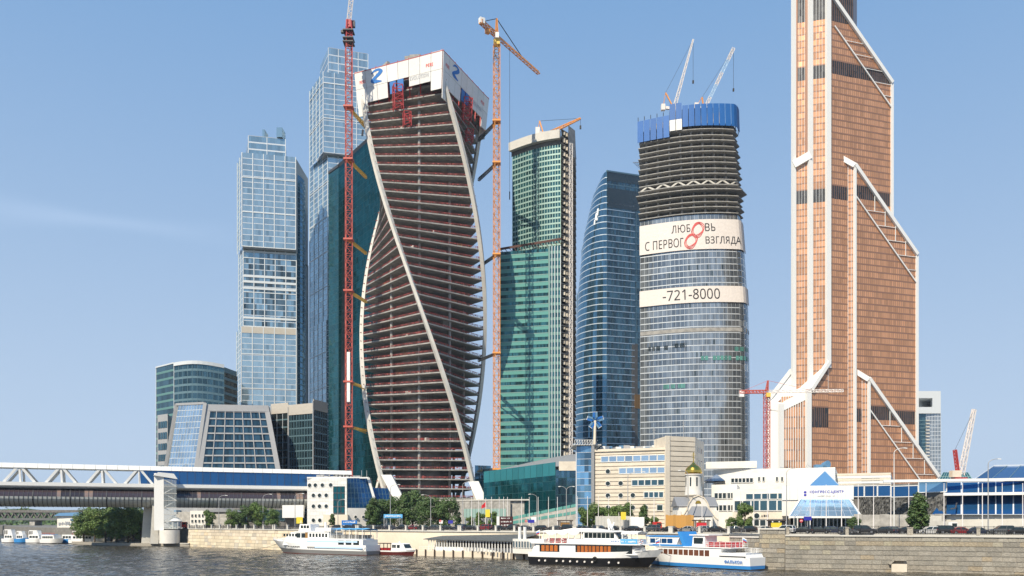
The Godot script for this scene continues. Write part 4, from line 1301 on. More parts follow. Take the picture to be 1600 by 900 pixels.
func left_blocks():
	# green-blue office slab behind the trapezoid building
	var t := thing("low_teal_office", "low dark teal office block with curved roof edge beside grid tower", "building", gp(305, 490))
	var a := gp(272, 478); var e := gp(350, 484); var l := gp(244, 492); var r := gp(371, 500)
	var fn := func(u: float, v: float) -> Vector3:
		var p := a.lerp(e, u) + Vector3(0, 0, 3.0 * sin(PI * u))
		return Vector3(p.x, lerpf(GY, hy(572, 480) + 1.2 * sin(PI * u), v), p.z)
	curtain(t, fn, {"nf": 22, "nc": 30, "nb": 1, "g": "glass_slate", "s": "slate_fin", "sp": 0.3, "so": 0.15, "seg": 8, "m": "slate_fin", "me": 3, "mw": 0.2, "var": 0.5, "pb": 0.08, "bc": Color(1.8, 1.9, 1.9), "seed": 150})
	curtain(t, flat_fn(l, a, GY, hy(572, 486)), {"nf": 22, "nc": 10, "g": "glass_slate", "s": "mint_dark", "sp": 0.3, "so": 0.1, "m": "grid_white", "me": 10, "mw": 0.5, "var": 0.5, "pb": 0.1, "bc": Color(2, 2, 2), "seed": 151})
	curtain(t, flat_fn(e, r, GY, hy(585, 492)), {"nf": 21, "nc": 7, "g": "glass_dark", "s": "slate_fin", "sp": 0.35, "so": 0.1, "var": 0.4, "seed": 152})
	body(t, inset([a, e, r, gp(371, 520), gp(246, 515), l], 0.4), GY, hy(574, 486), "slate_fin")
	var rim := MB.new()
	var rf := func(u: float, v: float) -> Vector3:
		var p: Vector3 = fn.call(u, 1.0)
		return p + Vector3.UP * (v * 2.0 - 0.5)
	band(rim, rf, 0, 1, 0, 1, 0.7, 10)
	put(rim, "roof_rim", "grid_white", t)
	rim = MB.new()
	rim.bar(Vector3(l.x, hy(572, 486) + 0.3, l.z), Vector3(a.x, hy(572, 486) + 0.3, a.z), 0.8, 0.8)
	put(rim, "roof_rim", "grid_white", t)
	# trapezoid building
	t = thing("trapezoid_office", "trapezoid office building with bright glass slope and grey grid front", "building", gp(345, 420))
	var bl := gp(308, 412, hy(735, 412)); var br := gp(439, 424, hy(735, 424)); var tr := at(419, 634, 430); var tl := at(323, 632, 418)
	var ff := quad_fn(bl, br, tr, tl)
	body(t, [gp(258, 440), gp(308, 412), gp(439, 424), gp(430, 470), gp(270, 470)], GY, hy(734, 418), "grey_panel", "podium")
	for j in 9:
		for i in 7:
			if j == 8: continue
			var mb := MB.new()
			var u0 := lerpf(0.035, 0.965, i / 7.0) + 0.008; var u1 := lerpf(0.035, 0.965, (i + 1) / 7.0) - 0.008
			for k in 4: pane(mb, ff, lerpf(u0, u1, k / 4.0), lerpf(u0, u1, (k + 0.97) / 4.0), (j + 0.08) / 8.9, (j + 0.9) / 8.9, 0.02, Color.WHITE * rng.randf_range(0.4, 1.3), null, -0.3)
			put(mb, "window", "glass_slate", t)
	for j in 9:
		var grid := MB.new()
		band(grid, ff, 0.0, 1, maxf(0.001, (j - 0.1) / 8.9), (j + 0.08) / 8.9, 0.2)
		put(grid, "transom", "grey_panel", t)
	for i in 8:
		var mb := MB.new()
		var u := lerpf(0.035, 0.965, i / 7.0) if i > 0 else 0.03
		strip(mb, ff, u, 0.0, 0.9, 0.4 if i % 7 else 2.4, 0.4)
		put(mb, "pilaster", "grey_panel", t)
	var pr := MB.new()
	band(pr, ff, 0, 1, 0.9, 1.0, 0.45)
	put(pr, "parapet", "grey_panel", t)
	var gl := quad_fn(gp(262, 436, hy(735, 436)), gp(303, 413, hy(735, 413)), at(318, 631, 418), at(279, 633, 436))
	curtain(t, gl, {"nf": 11, "nc": 9, "nb": 9, "name": "pane", "g": "glass_bright", "s": "grid_white", "sp": 0.08, "so": 0.08, "m": "grid_white", "me": 1, "mw": 0.12, "var": 0.3, "tilt": 0.03, "seed": 155})
	var ed := MB.new()
	ed.bar(gp(305.5, 412.2, hy(735, 413)), at(320.5, 630, 417.5), 1.6, 1.6); ed.bar(gp(258, 438, hy(735, 436)), at(276, 632, 438), 1.8, 1.6); ed.bar(at(276, 632, 438), at(320, 630, 417.5), 1.2, 1.2)
	put(ed, "slope_frame", "grey_panel", t)
	var vb := MB.new()
	var pb := [gp(258, 440, hy(735, 436)), gp(308, 412.6, hy(735, 412)), gp(439, 424.6, hy(735, 424)), gp(432, 470, hy(735, 424)), at(277, 633, 437) , at(321, 632, 418.6), at(419, 634, 430.6), at(415, 640, 462)]
	vb.quad(pb[1], pb[2], pb[6] + Vector3(0, 0, -0.8), pb[5] + Vector3(0, 0, -0.8)); vb.quad(pb[2], pb[3], pb[7], pb[6]); vb.quad(pb[5], pb[6], pb[7], pb[4]); vb.quad(pb[3], pb[0], pb[4], pb[7]); vb.quad(pb[0], pb[1], pb[5] + Vector3(0, 0, -0.8), pb[4] + Vector3(0, 0, -0.8))
	vb.moved(Transform3D(Basis(), Vector3(0.2, -0.3, -0.6)))
	put(vb, "core", "dark_steel", t)
	var lf := MB.new()
	lf.prism(PackedVector2Array([xz(gp(246, 452)), xz(gp(262, 446)), xz(gp(270, 470)), xz(gp(248, 470))]), GY, hy(648, 450))
	put(lf, "side_wing", "grey_panel", t)
	lf = MB.new()
	for j in 6:
		var f3 := flat_fn(gp(247, 451.5), gp(261, 446), GY, hy(652, 450))
		for i in 4: pane(lf, f3, i / 4.0 + 0.02, (i + 1) / 4.0 - 0.02, 0.4 + j * 0.1, 0.46 + j * 0.1, 0.02, Color.WHITE * rng.randf_range(0.6, 1.2), null, 0.05)
	put(lf, "window_row", "glass_slate", t)
	# dark block to its right
	t = thing("dark_glass_block", "dark glass office block with beige parapet beside trapezoid building", "building", gp(470, 450))
	var ca := gp(451, 446); var cb := gp(489, 438); var cd := gp(511, 452)
	for s in [[gp(424, 452), ca, 632.0, 3, "glass_dark"], [ca, cb, 636.0, 9, "glass_slate"], [cb, cd, 630.0, 6, "glass_dark"]]:
		var yt := hy(s[2], 446)
		curtain(t, flat_fn(s[0], s[1], GY, yt), {"nf": 16, "nc": s[3] * 2, "nb": 2, "name": "window", "g": s[4], "s": "slate_fin", "sp": 0.16, "so": 0.06, "m": "grid_white" if s[3] == 3 else "slate_fin", "me": 2, "mw": 0.25, "var": 0.6, "pb": 0.08, "bc": Color(2, 2, 1.9), "seed": 160 + s[3]})
		var mb := MB.new()
		band(mb, flat_fn(s[0], s[1], yt - 4.5, yt + 1.0), 0, 1, 0, 1, 0.4)
		put(mb, "parapet", "beige_panel", t)
		mb = MB.new()
		strip(mb, flat_fn(s[0], s[1], GY, yt), 0.0, 0, 1, 0.9, 0.4)
		put(mb, "edge_post", "grey_panel", t)
	body(t, inset([gp(424, 452), ca, cb, cd, gp(511, 470), gp(428, 475)], 0.4), GY, hy(634, 446), "slate_fin")

# ================================================================ cranes
func mast_crane(called: String, label: String, px: float, d: float, pbot: float, ptop: float, w: float, m: String, ties: Array, tie_px: float, tie_m: String) -> Node3D:
	var base := gp(px, d, hy(pbot, d))
	var t := thing(called, label, "crane", base, "")
	var mb := MB.new()
	var top := Vector3(base.x, hy(ptop, d), base.z)
	mb.lattice(base, top, w, w * 1.15, w * 0.095)
	put(mb, "mast", m, t)
	for y in ties:
		var yy := hy(y, d)
		var c := MB.new()
		c.box(Vector3(base.x, yy, base.z), Vector3(w * 1.5, 0.8, w * 1.5))
		put(c, "collar", m, t)
		var e := gp(tie_px, d + 22.0, yy + 0.6)
		var e2 := gp(tie_px, d + 14.0, yy - 1.6)
		var b := MB.new()
		b.lattice(Vector3(base.x, yy, base.z), e, 1.0, 1.6, 0.22)
		b.bar(Vector3(base.x, yy, base.z + w / 2), e2, 0.4)
		put(b, "tie_beam", tie_m, t)
	return t

func cranes():
	# red luffing crane
	var t := mast_crane("red_tower_crane", "tall red lattice tower crane standing left of twisting tower", 545, 402, 745, 62, 3.0, "crane_red", [168, 250, 375, 455, 597, 667], 572, "crane_yellow")
	var b := gp(545, 402)
	var top := hy(62, 402)
	var mb := MB.new()
	for y in [62.0, 68.0, 50.0]: mb.box(Vector3(b.x, hy(y, 402), b.z), Vector3(5.0, 0.5, 5.0))
	put(mb, "platform", "dark_steel", t)
	mb = MB.new()
	mb.lattice(Vector3(b.x, top, b.z), Vector3(b.x, hy(33, 402), b.z), 2.9, 2.2, 0.5, Vector3.UP, false, 2.0)
	mb.box(Vector3(b.x, hy(38, 402), b.z), Vector3(2.4, 3.6, 2.4))
	put(mb, "slewing_head", "red_steel", t)
	mb = MB.new()
	mb.lattice(Vector3(b.x, hy(33, 402), b.z), at(556, -70, 398), 1.9, 1.9, 0.24)
	put(mb, "jib", "crane_pale", t)
	mb = MB.new()
	mb.box(Vector3(b.x + 2.0, hy(36, 402), b.z - 1.0), Vector3(1.6, 3.0, 1.6)); mb.box(Vector3(b.x - 2.6, hy(50, 402), b.z), Vector3(2.2, 1.1, 1.6))
	put(mb, "cab", "dark_steel", t)
	mb = MB.new()
	mb.box(Vector3(b.x + 0.2, hy(590, 402), b.z + 1.85), Vector3(1.5, 24, 0.3))
	put(mb, "hanging_banner", "screen_white", t)
	# orange crane
	t = mast_crane("orange_tower_crane", "tall orange lattice tower crane standing right of twisting tower", 776, 416, 752, 70, 2.7, "crane_orange", [190, 255, 398, 552, 733], 748, "dark_steel")
	b = gp(776, 416)
	var yj := hy(62, 416)
	mb = MB.new()
	mb.box(Vector3(b.x, hy(67, 416), b.z), Vector3(3.2, 2.6, 3.2))
	put(mb, "slewing_ring", "crane_yellow", t)
	mb = MB.new()
	mb.box(Vector3(b.x + 0.2, hy(59, 416), b.z + 1.8), Vector3(2.0, 2.6, 1.8))
	put(mb, "cab", "screen_white", t)
	var dir := Vector3(21.2, 0, -33.0).normalized()
	var o := Vector3(b.x, yj + 2.0, b.z)
	mb = MB.new()
	mb.lattice(o, o + dir * 41.0, 1.7, 1.7, 0.25, Vector3.UP, true)
	put(mb, "jib", "crane_orange", t)
	mb = MB.new()
	mb.lattice(o, o - dir * 14.0, 1.7, 1.7, 0.3)
	mb.box(o - dir * 8.0 + Vector3.DOWN * 1.8, Vector3(2, 2, 2), 0.5)
	put(mb, "counter_jib", "crane_orange", t)
	mb = MB.new()
	mb.box(o - dir * 13.0 + Vector3.UP * 0.8, Vector3(2.6, 2.6, 2.0), 0.5)
	put(mb, "counterweight", "screen_white", t)
	mb = MB.new()
	mb.lattice(o, o + Vector3.UP * 8.5, 1.3, 1.5, 0.28, Vector3.UP, false, 0.5)
	put(mb, "apex_frame", "crane_orange", t)
	mb = MB.new()
	mb.bar(o + Vector3.UP * 8.5, o + dir * 23.0 + Vector3.UP * 0.9, 0.3); mb.bar(o + Vector3.UP * 8.5, o - dir * 12.0 + Vector3.UP, 0.3)
	put(mb, "stay", "cable", t)
	mb = MB.new()
	mb.bar(o + dir * 12.0, o + dir * 12.0 + Vector3.DOWN * 75, 0.12); mb.box(o + dir * 12.0 + Vector3.DOWN * 76, Vector3(0.5, 4, 0.5))
	put(mb, "hook_line", "cable", t)
	# roof cranes
	for s in [["yellow_roof_crane", "yellow luffing crane on the roof of green tower", 850.0, 212.0, 464.0, 907.0, 185.0, 840.0, 205.0, 843.0, 189.0, "crane_orange", 1.7],
		["white_roof_crane", "pale luffing crane with raised boom on blue-screened tower", 1053.0, 170.0, 512.0, 1083.0, 62.0, 1036.0, 168.0, 1040.0, 145.0, "crane_pale", 1.9],
		["banded_roof_crane", "banded white and blue boom crane behind blue screens", 1100.0, 172.0, 524.0, 1146.0, 76.0, 1088.0, 166.0, 1097.0, 152.0, "crane_pale", 1.8]]:
		var dd: float = s[4]
		var bb := at(s[2], s[3], dd)
		t = thing(s[0], s[1], "crane", bb)
		mb = MB.new()
		mb.lattice(bb + Vector3.DOWN * 16, bb, 2.2, 2.4, 0.3)
		put(mb, "mast", s[11], t)
		var tip := at(s[5], s[6], dd)
		mb = MB.new()
		if s[0] == "banded_roof_crane":
			for k in 5:
				if k % 2 == 0: mb.lattice(bb.lerp(tip, k / 5.0), bb.lerp(tip, (k + 1) / 5.0), s[12], 1.8, 0.28)
			var m2 := MB.new()
			for k in 5:
				if k % 2 == 1: m2.lattice(bb.lerp(tip, k / 5.0), bb.lerp(tip, (k + 1) / 5.0), s[12], 1.8, 0.22)
			put(m2, "boom_section", "boat_pale", t)
		else: mb.lattice(bb, tip, s[12], 2.0, 0.28, Vector3.UP, false, 0.7)
		put(mb, "boom", s[11], t)
		mb = MB.new()
		var cw := at(s[7], s[8], dd)
		mb.bar(bb, cw, 1.4, 1.6); mb.box(cw, Vector3(2.4, 3.6, 2.4))
		put(mb, "counterweight", "crane_pale", t)
		mb = MB.new()
		var ap := at(s[9], s[10], dd)
		mb.bar(bb, ap, 0.7); mb.bar(cw, ap, 0.3)
		put(mb, "apex_frame", "crane_orange", t)
		mb = MB.new()
		mb.bar(ap, tip, 0.14)
		mb.bar(tip, tip + Vector3.DOWN * (26.0 if s[6] < 100 else 5.0), 0.14); mb.box(tip + Vector3.DOWN * (26.0 if s[6] < 100 else 5.0), Vector3(0.9, 1.8, 0.9))
		put(mb, "hoist_line", "cable", t)
	# small hammerhead crane by the bronze tower
	t = thing("small_red_crane", "small red and white hammerhead crane in front of bronze tower", "crane", gp(1198, 405, hy(735, 405)))
	b = gp(1198, 405)
	mb = MB.new()
	mb.lattice(Vector3(b.x, hy(735, 405), b.z), Vector3(b.x, hy(614, 405), b.z), 2.2, 2.4, 0.26)
	put(mb, "mast", "crane_red", t)
	o = Vector3(b.x, hy(612, 405), b.z)
	mb = MB.new()
	mb.lattice(o, o + Vector3(36, 0, 3), 1.4, 1.6, 0.2, Vector3.UP, true)
	put(mb, "jib", "crane_pale", t)
	mb = MB.new()
	mb.lattice(o, o + Vector3(-13, 0, -1), 1.4, 1.6, 0.3)
	put(mb, "counter_jib", "crane_red", t)
	mb = MB.new()
	mb.box(o + Vector3(-12, -0.8, -1), Vector3(2.2, 3.2, 1.6))
	put(mb, "counterweight", "screen_white", t)
	mb = MB.new()
	mb.lattice(o, o + Vector3(0.6, 5.4, 0), 1.1, 1.3, 0.22, Vector3.UP, false, 0.4)
	mb.bar(o + Vector3(0.6, 5.4, 0), o + Vector3(20, 0.6, 2), 0.12); mb.bar(o + Vector3(0.6, 5.4, 0), o + Vector3(-11, 0.6, -1), 0.12)
	put(mb, "apex_frame", "crane_red", t)
	mb = MB.new()
	mb.box(o + Vector3(0.3, -1.8, 1.2), Vector3(2.0, 2.0, 1.8))
	put(mb, "cab", "crane_yellow", t)
	# crawler crane far right
	t = thing("crawler_crane", "white boom crane with red gantry behind blue glass pavilion", "crane", gp(1496, 430, hy(745, 430)))
	b = at(1497, 742, 430)
	mb = MB.new()
	mb.lattice(b + Vector3(1.5, 0, 0), at(1522, 640, 430), 2.2, 2.4, 0.3, Vector3.UP, false, 1.4)
	put(mb, "boom", "crane_pale", t)
	mb = MB.new()
	mb.lattice(b, at(1492, 703, 430), 1.2, 2.0, 0.34)
	mb.bar(b + Vector3(1, 0, 0), at(1493, 703, 430), 0.5)
	put(mb, "gantry", "red_steel", t)
	mb = MB.new()
	mb.box(b + Vector3(-1.5, 0.5, 0), Vector3(4.6, 3.4, 3.4))
	put(mb, "machine_house", "cream_stone", t)
	mb = MB.new()
	mb.box(b + Vector3(0.5, -2.4, 0), Vector3(6.0, 2.0, 5.0))
	put(mb, "crawler_base", "red_steel", t)
	mb = MB.new()
	mb.bar(at(1492, 703, 430), at(1522, 640, 430), 0.1)
	put(mb, "stay", "cable", t)

# ================================================================ footbridge and low buildings
func footbridge():
	var e := Vector3(0.9231, 0, -0.3846); var n := Vector3(0.3846, 0, 0.9231)
	var o := gp(260, 345, 0)
	var t := thing("covered_footbridge", "long two-level covered footbridge with glazed tube and white truss", "bridge", o)
	var s0 := -150.0; var s1 := 62.0   # along the axis, metres from the lift tower
	var P := func(s: float, y: float, z: float) -> Vector3: return o + e * s + n * z + Vector3.UP * y
	# enclosed tube: bent panes above, grey shells below
	var pr := []
	for i in 13:
		var a := lerpf(PI * 0.36, -PI * 0.5, i / 12.0)
		pr.append(Vector2(cos(a) * 6.5, 19.7 + sin(a) * 3.9))
	var mk := func(i0: int, i1: int, len: float) -> ArrayMesh:
		var mb := MB.new()
		for i in range(i0, i1):
			var p: Vector2 = pr[i]; var q: Vector2 = pr[i + 1]
			var w := func(v2: Vector2, s: float) -> Vector3: return e * s + n * v2.x + Vector3.UP * v2.y
			mb.quad(w.call(q, 0.06), w.call(q, len - 0.06), w.call(p, len - 0.06), w.call(p, 0.06))
		return mb.mesh()
	var pm_glass: ArrayMesh = mk.call(1, 5, 1.6); var pm_shell: ArrayMesh = mk.call(5, 12, 1.6)
	var k := 0
	var s := s0
	while s < s1:
		var g := pm(pm_glass, "tube_pane", ["glass_tube", "glass_tube", "glass_tube_b", "glass_tube_c"][int(absf(sin(k * 0.37) + sin(k * 0.11)) * 2.0) % 4], t)
		g.position = e * s
		g = pm(pm_shell, "tube_shell", "shell_grey", t)
		g.position = e * s
		s += 1.6; k += 1
	var rb := MB.new()
	s = s0
	k = 0
	while s < s1:
		for i in range(1, 12):
			var p: Vector2 = pr[i]; var q: Vector2 = pr[i + 1]
			rb.bar(P.call(s, p.y, p.x + 0.06), P.call(s, q.y, q.x + 0.06), 0.16 if k % 8 else 0.45, 0.2)
		s += 1.6; k += 1
	put(rb, "tube_rib", "dark_steel", t, true)
	var bk := MB.new()
	for i in 12:
		var p: Vector2 = pr[i]; var q: Vector2 = pr[i + 1]
		bk.quad(P.call(s1, p.y, -p.x), P.call(s0, p.y, -p.x), P.call(s0, q.y, -q.x), P.call(s1, q.y, -q.x))
	bk.quad(P.call(s0, 23.0, 5), P.call(s1, 23.0, 5), P.call(s1, 23.0, -5), P.call(s0, 23.0, -5))
	bk.quad(P.call(s0, 19.0, 4.5), P.call(s1, 19.0, 4.5), P.call(s1, 19.0, -5), P.call(s0, 19.0, -5))
	put(bk, "tube_back", "shell_grey", t)
	# white gutter beam, deck, roof beam
	for q in [["deck_beam", 23.9, 25.3, 4.0, 6.1], ["deck", 23.4, 24.0, -6.0, 5.0], ["deck_beam", 23.9, 25.3, -6.1, -4.0]]:
		var mb := MB.new()
		mb.hexa([P.call(s0, q[1], q[4]), P.call(s1, q[1], q[4]), P.call(s1, q[1], q[3]), P.call(s0, q[1], q[3]), P.call(s0, q[2], q[4]), P.call(s1, q[2], q[4]), P.call(s1, q[2], q[3]), P.call(s0, q[2], q[3])])
		put(mb, q[0], "white_metal", t)
	s = s0
	while s < s1 + 14.0:   # roof fascia in lengths with open joints
		var mb := MB.new()
		var en := minf(s + 3.9, s1 + 14.0)
		mb.hexa([P.call(s, 30.8, 5.4), P.call(en, 30.8, 5.4), P.call(en, 30.8, -5.4), P.call(s, 30.8, -5.4), P.call(s, 32.6, 4.6), P.call(en, 32.6, 4.6), P.call(en, 32.6, -4.6), P.call(s, 32.6, -4.6)])
		put(mb, "roof_fascia", "white_metal", t)
		s += 4.0
	# splayed struts
	for px in [-60, -2, 54, 112, 169, 221]:
		var dd: float = 345.0 - (260.0 - px) * 0.088
		var c: float = (px - 260.0) / FP * dd / 0.99
		for z in [4.6, -4.6]:
			for w in [-5.2, 0.4, 5.2]:
				var mb := MB.new()
				mb.bar(P.call(c + w, 25.2, z), P.call(c + w * 0.13, 31.0, z), 1.1 if w != 0.4 else 0.7, 0.9)
				put(mb, "strut", "white_metal", t)
	# glazed upper gallery from the lift tower to the lobby
	var gs := -10.0
	while gs < s1 + 4:
		for z in [5.0, -5.0]:
			var mb := MB.new()
			mb.quad(P.call(gs if z > 0 else gs + 2.9, 25.3, z), P.call(gs + 2.9 if z > 0 else gs, 25.3, z), P.call(gs + 2.9 if z > 0 else gs, 30.7, z * 1.0), P.call(gs if z > 0 else gs + 2.9, 30.7, z * 1.0), Color.WHITE * rng.randf_range(0.85, 1.05))
			put(mb, "gallery_pane", "glass_blue", t)
		gs += 3.0
	var ga := MB.new()
	gs = -10.0
	while gs < s1 + 4:
		ga.bar(P.call(gs - 0.05, 25.3, 5.03), P.call(gs - 0.05, 30.7, 5.03), 0.12); gs += 3.0
	ga.quad(P.call(-10, 25.3, -4.8), P.call(66, 25.3, -4.8), P.call(66, 30.7, -4.8), P.call(-10, 30.7, -4.8))
	put(ga, "gallery_frame", "dark_steel", t, true)
	# lift tower
	t = thing("lift_tower", "white stair tower with glass front standing by footbridge pier", "tower", P.call(0, 0, 6))
	var mb := MB.new()
	mb.hexa([P.call(-4.6, 6.5, 8.6), P.call(-1.0, 6.5, 9.6), P.call(-1.0, 6.5, 6.6), P.call(-4.6, 6.5, 6.6), P.call(-4.6, 29.5, 8.6), P.call(-1.0, 29.5, 9.6), P.call(-1.0, 29.5, 6.6), P.call(-4.6, 29.5, 6.6)])
	put(mb, "lift_shaft", "white_metal", t)
	mb = MB.new()
	mb.hexa([P.call(-4.9, 28.6, 10.2), P.call(4.2, 27.2, 10.2), P.call(4.2, 27.2, 6.4), P.call(-4.9, 28.6, 6.4), P.call(-3.0, 29.9, 10.2), P.call(2.8, 29.4, 10.2), P.call(2.8, 29.4, 6.4), P.call(-3.0, 29.9, 6.4)])
	put(mb, "roof", "white_metal", t)
	for j in 7:
		for i in 4:
			mb = MB.new()
			var y0 := 7.2 + j * 2.85
			mb.quad(P.call(-0.9 + i * 1.18, y0, 9.8), P.call(0.2 + i * 1.18, y0, 9.8), P.call(0.2 + i * 1.18, y0 + 2.75, 9.8), P.call(-0.9 + i * 1.18, y0 + 2.75, 9.8))
			put(mb, "pane", "clear_glass", t)
		mb = MB.new()
		mb.bar(P.call(-0.9 if j % 2 else 3.6, 7.3 + j * 2.85, 8.6), P.call(3.6 if j % 2 else -0.9, 9.9 + j * 2.85, 8.6), 1.4, 0.35)
		put(mb, "stair_flight", "concrete_light", t)
		mb = MB.new()
		mb.hexa([P.call(-1.0, 7.05 + j * 2.85, 9.9), P.call(3.9, 7.05 + j * 2.85, 9.9), P.call(3.9, 7.05 + j * 2.85, 6.6), P.call(-1.0, 7.05 + j * 2.85, 6.6), P.call(-1.0, 7.25 + j * 2.85, 9.9), P.call(3.9, 7.25 + j * 2.85, 9.9), P.call(3.9, 7.25 + j * 2.85, 6.6), P.call(-1.0, 7.25 + j * 2.85, 6.6)])
		put(mb, "landing", "concrete_light", t)
	mb = MB.new()
	mb.lathe(P.call(1.2, 0, 8.6), [[3.9, 1.2], [3.9, 6.6], [0, 6.6]], 18)
	put(mb, "base_drum", "white_wall", t)
	# pier legs
	t = thing("bridge_pier", "pair of leaning concrete legs carrying footbridge on low quay", "pier", P.call(-6, 1, 0))
	for q in [[-8.0, -5.0, -4.6], [-4.6, -6.0, 3.6]]:
		mb = MB.new()
		mb.hexa([P.call(q[0] - 1.6, 1.0, q[2] + 2.0), P.call(q[0] + 1.6, 1.0, q[2] + 2.0), P.call(q[0] + 1.6, 1.0, q[2] - 2.0), P.call(q[0] - 1.6, 1.0, q[2] - 2.0), P.call(q[0] - 0.6, 17.4, q[2] + 1.4), P.call(q[0] + 2.8, 17.4, q[2] + 1.4), P.call(q[0] + 2.8, 17.4, q[2] - 1.4), P.call(q[0] - 0.6, 17.4, q[2] - 1.4)])
		put(mb, "leg", "concrete_light", t)
	mb = MB.new()
	mb.bbox(P.call(-9, 16.5, -3), P.call(2, 17.6, 3))
	put(mb, "crosshead", "concrete", t)
	# low quay under the tower
	mb = MB.new()
	mb.prism(PackedVector2Array([xz(gp(112, 372)), xz(gp(150, 352)), xz(gp(190, 345)), xz(gp(235, 341)), xz(gp(296, 336)), xz(gp(300, 362)), xz(gp(140, 395)), xz(gp(112, 400))]), -1.0, 1.1)
	var q := thing("low_quay", "low stone landing quay below the footbridge tower", "quay", gp(240, 345, 0))
	put(mb, "quay_body", "granite", q)
	mb = MB.new()
	mb.bar(gp(235, 343, 1.2), gp(296, 336, 1.2), 0.8, 0.3)
	put(mb, "coping", "concrete_light", q)
	# kiosk by the tower
	t = thing("glass_kiosk", "small glass kiosk with white roof beside the lift tower", "kiosk", gp(272, 339))
	mb = MB.new()
	mb.lathe(gp(274, 339, 0), [[2.9, 10.3], [1.2, 11.6], [0, 11.8]], 8)
	put(mb, "roof", "white_metal", t)
	for i in 8:
		mb = MB.new()
		var c := gp(274, 339, 0)
		mb.quad(c + Vector3(sin(i * PI / 4) * 2.4, 7, cos(i * PI / 4) * 2.4), c + Vector3(sin((i + 1) * PI / 4) * 2.4, 7, cos((i + 1) * PI / 4) * 2.4), c + Vector3(sin((i + 1) * PI / 4) * 2.4, 10.3, cos((i + 1) * PI / 4) * 2.4), c + Vector3(sin(i * PI / 4) * 2.4, 10.3, cos(i * PI / 4) * 2.4))
		put(mb, "pane", "clear_glass", t)
		mb = MB.new()
		mb.bar(c + Vector3(sin(i * PI / 4) * 2.4, 7, cos(i * PI / 4) * 2.4), c + Vector3(sin(i * PI / 4) * 2.4, 10.3, cos(i * PI / 4) * 2.4), 0.16)
		put(mb, "post", "white_metal", t)

func porthole(par: Node, p: Vector3, nrm: Vector3, r: float, frame := "white_metal"):
	var s := Vector3.UP.cross(nrm).normalized()
	var g := MB.new(); var f := MB.new()
	for i in 16:
		var a0 := s * cos(TAU * i / 16) + Vector3.UP * sin(TAU * i / 16); var a1 := s * cos(TAU * (i + 1) / 16) + Vector3.UP * sin(TAU * (i + 1) / 16)
		g.tri(p + nrm * 0.02, p + a0 * r + nrm * 0.02, p + a1 * r + nrm * 0.02)
		f.quad(p + a0 * r + nrm * 0.12, p + a0 * r * 1.16 + nrm * 0.12, p + a1 * r * 1.16 + nrm * 0.12, p + a1 * r + nrm * 0.12)
		f.quad(p + a0 * r, p + a0 * r + nrm * 0.12, p + a1 * r + nrm * 0.12, p + a1 * r); f.quad(p + a0 * r * 1.16 + nrm * 0.12, p + a0 * r * 1.16, p + a1 * r * 1.16, p + a1 * r * 1.16 + nrm * 0.12)
	var w := put(g, "round_window", "glass_dark", par)
	put(f, "frame", frame, w)
func window(par: Node, fn: Callable, u0: float, u1: float, v0: float, v1: float, g := "glass_dark", frame := "white_metal", fw := 0.12, called := "window"):
	var mb := MB.new()
	pane(mb, fn, u0, u1, v0, v1, 0.01, Color.WHITE * rng.randf_range(0.7, 1.2), null, 0.02)
	var w := put(mb, called, g, par)
	if frame == "": return w
	var f := MB.new()
	var p: Vector3 = fn.call(u0, v0); var q: Vector3 = fn.call(u1, v0); var r: Vector3 = fn.call(u1, v1); var s: Vector3 = fn.call(u0, v1)
	var n := fnorm(fn, (u0 + u1) / 2, (v0 + v1) / 2) * 0.04
	f.bar(p + n, q + n, fw); f.bar(s + n, r + n, fw); f.bar(p + n, s + n, fw); f.bar(q + n, r + n, fw)
	put(f, "frame", frame, w)
	return w
# sighted rectangles on an upright face between two plan points: returns u for a bearing
func u_of(a: Vector3, b: Vector3, px: float) -> float:
	var k := (px - 800.0) / FP
	var dx := b.x - a.x; var dz := b.z - a.z
	return (k * -a.z - a.x) / (dx + k * dz)
func face_win(par: Node, a: Vector3, b: Vector3, fn: Callable, y0: float, y1: float, px0: float, px1: float, pyt: float, pyb: float, n: int, g := "glass_dark", frame := "white_metal"):
	var u0 := u_of(a, b, px0); var u1 := u_of(a, b, px1)
	var d := -lerpf(a.z, b.z, (u0 + u1) / 2)
	var v0 := (hy(pyb, d) - y0) / (y1 - y0); var v1 := (hy(pyt, d) - y0) / (y1 - y0)
	for i in n:
		window(par, fn, lerpf(u0, u1, (i + 0.04) / n), lerpf(u0, u1, (i + 0.96) / n), v0, v1, g, frame, 0.16)

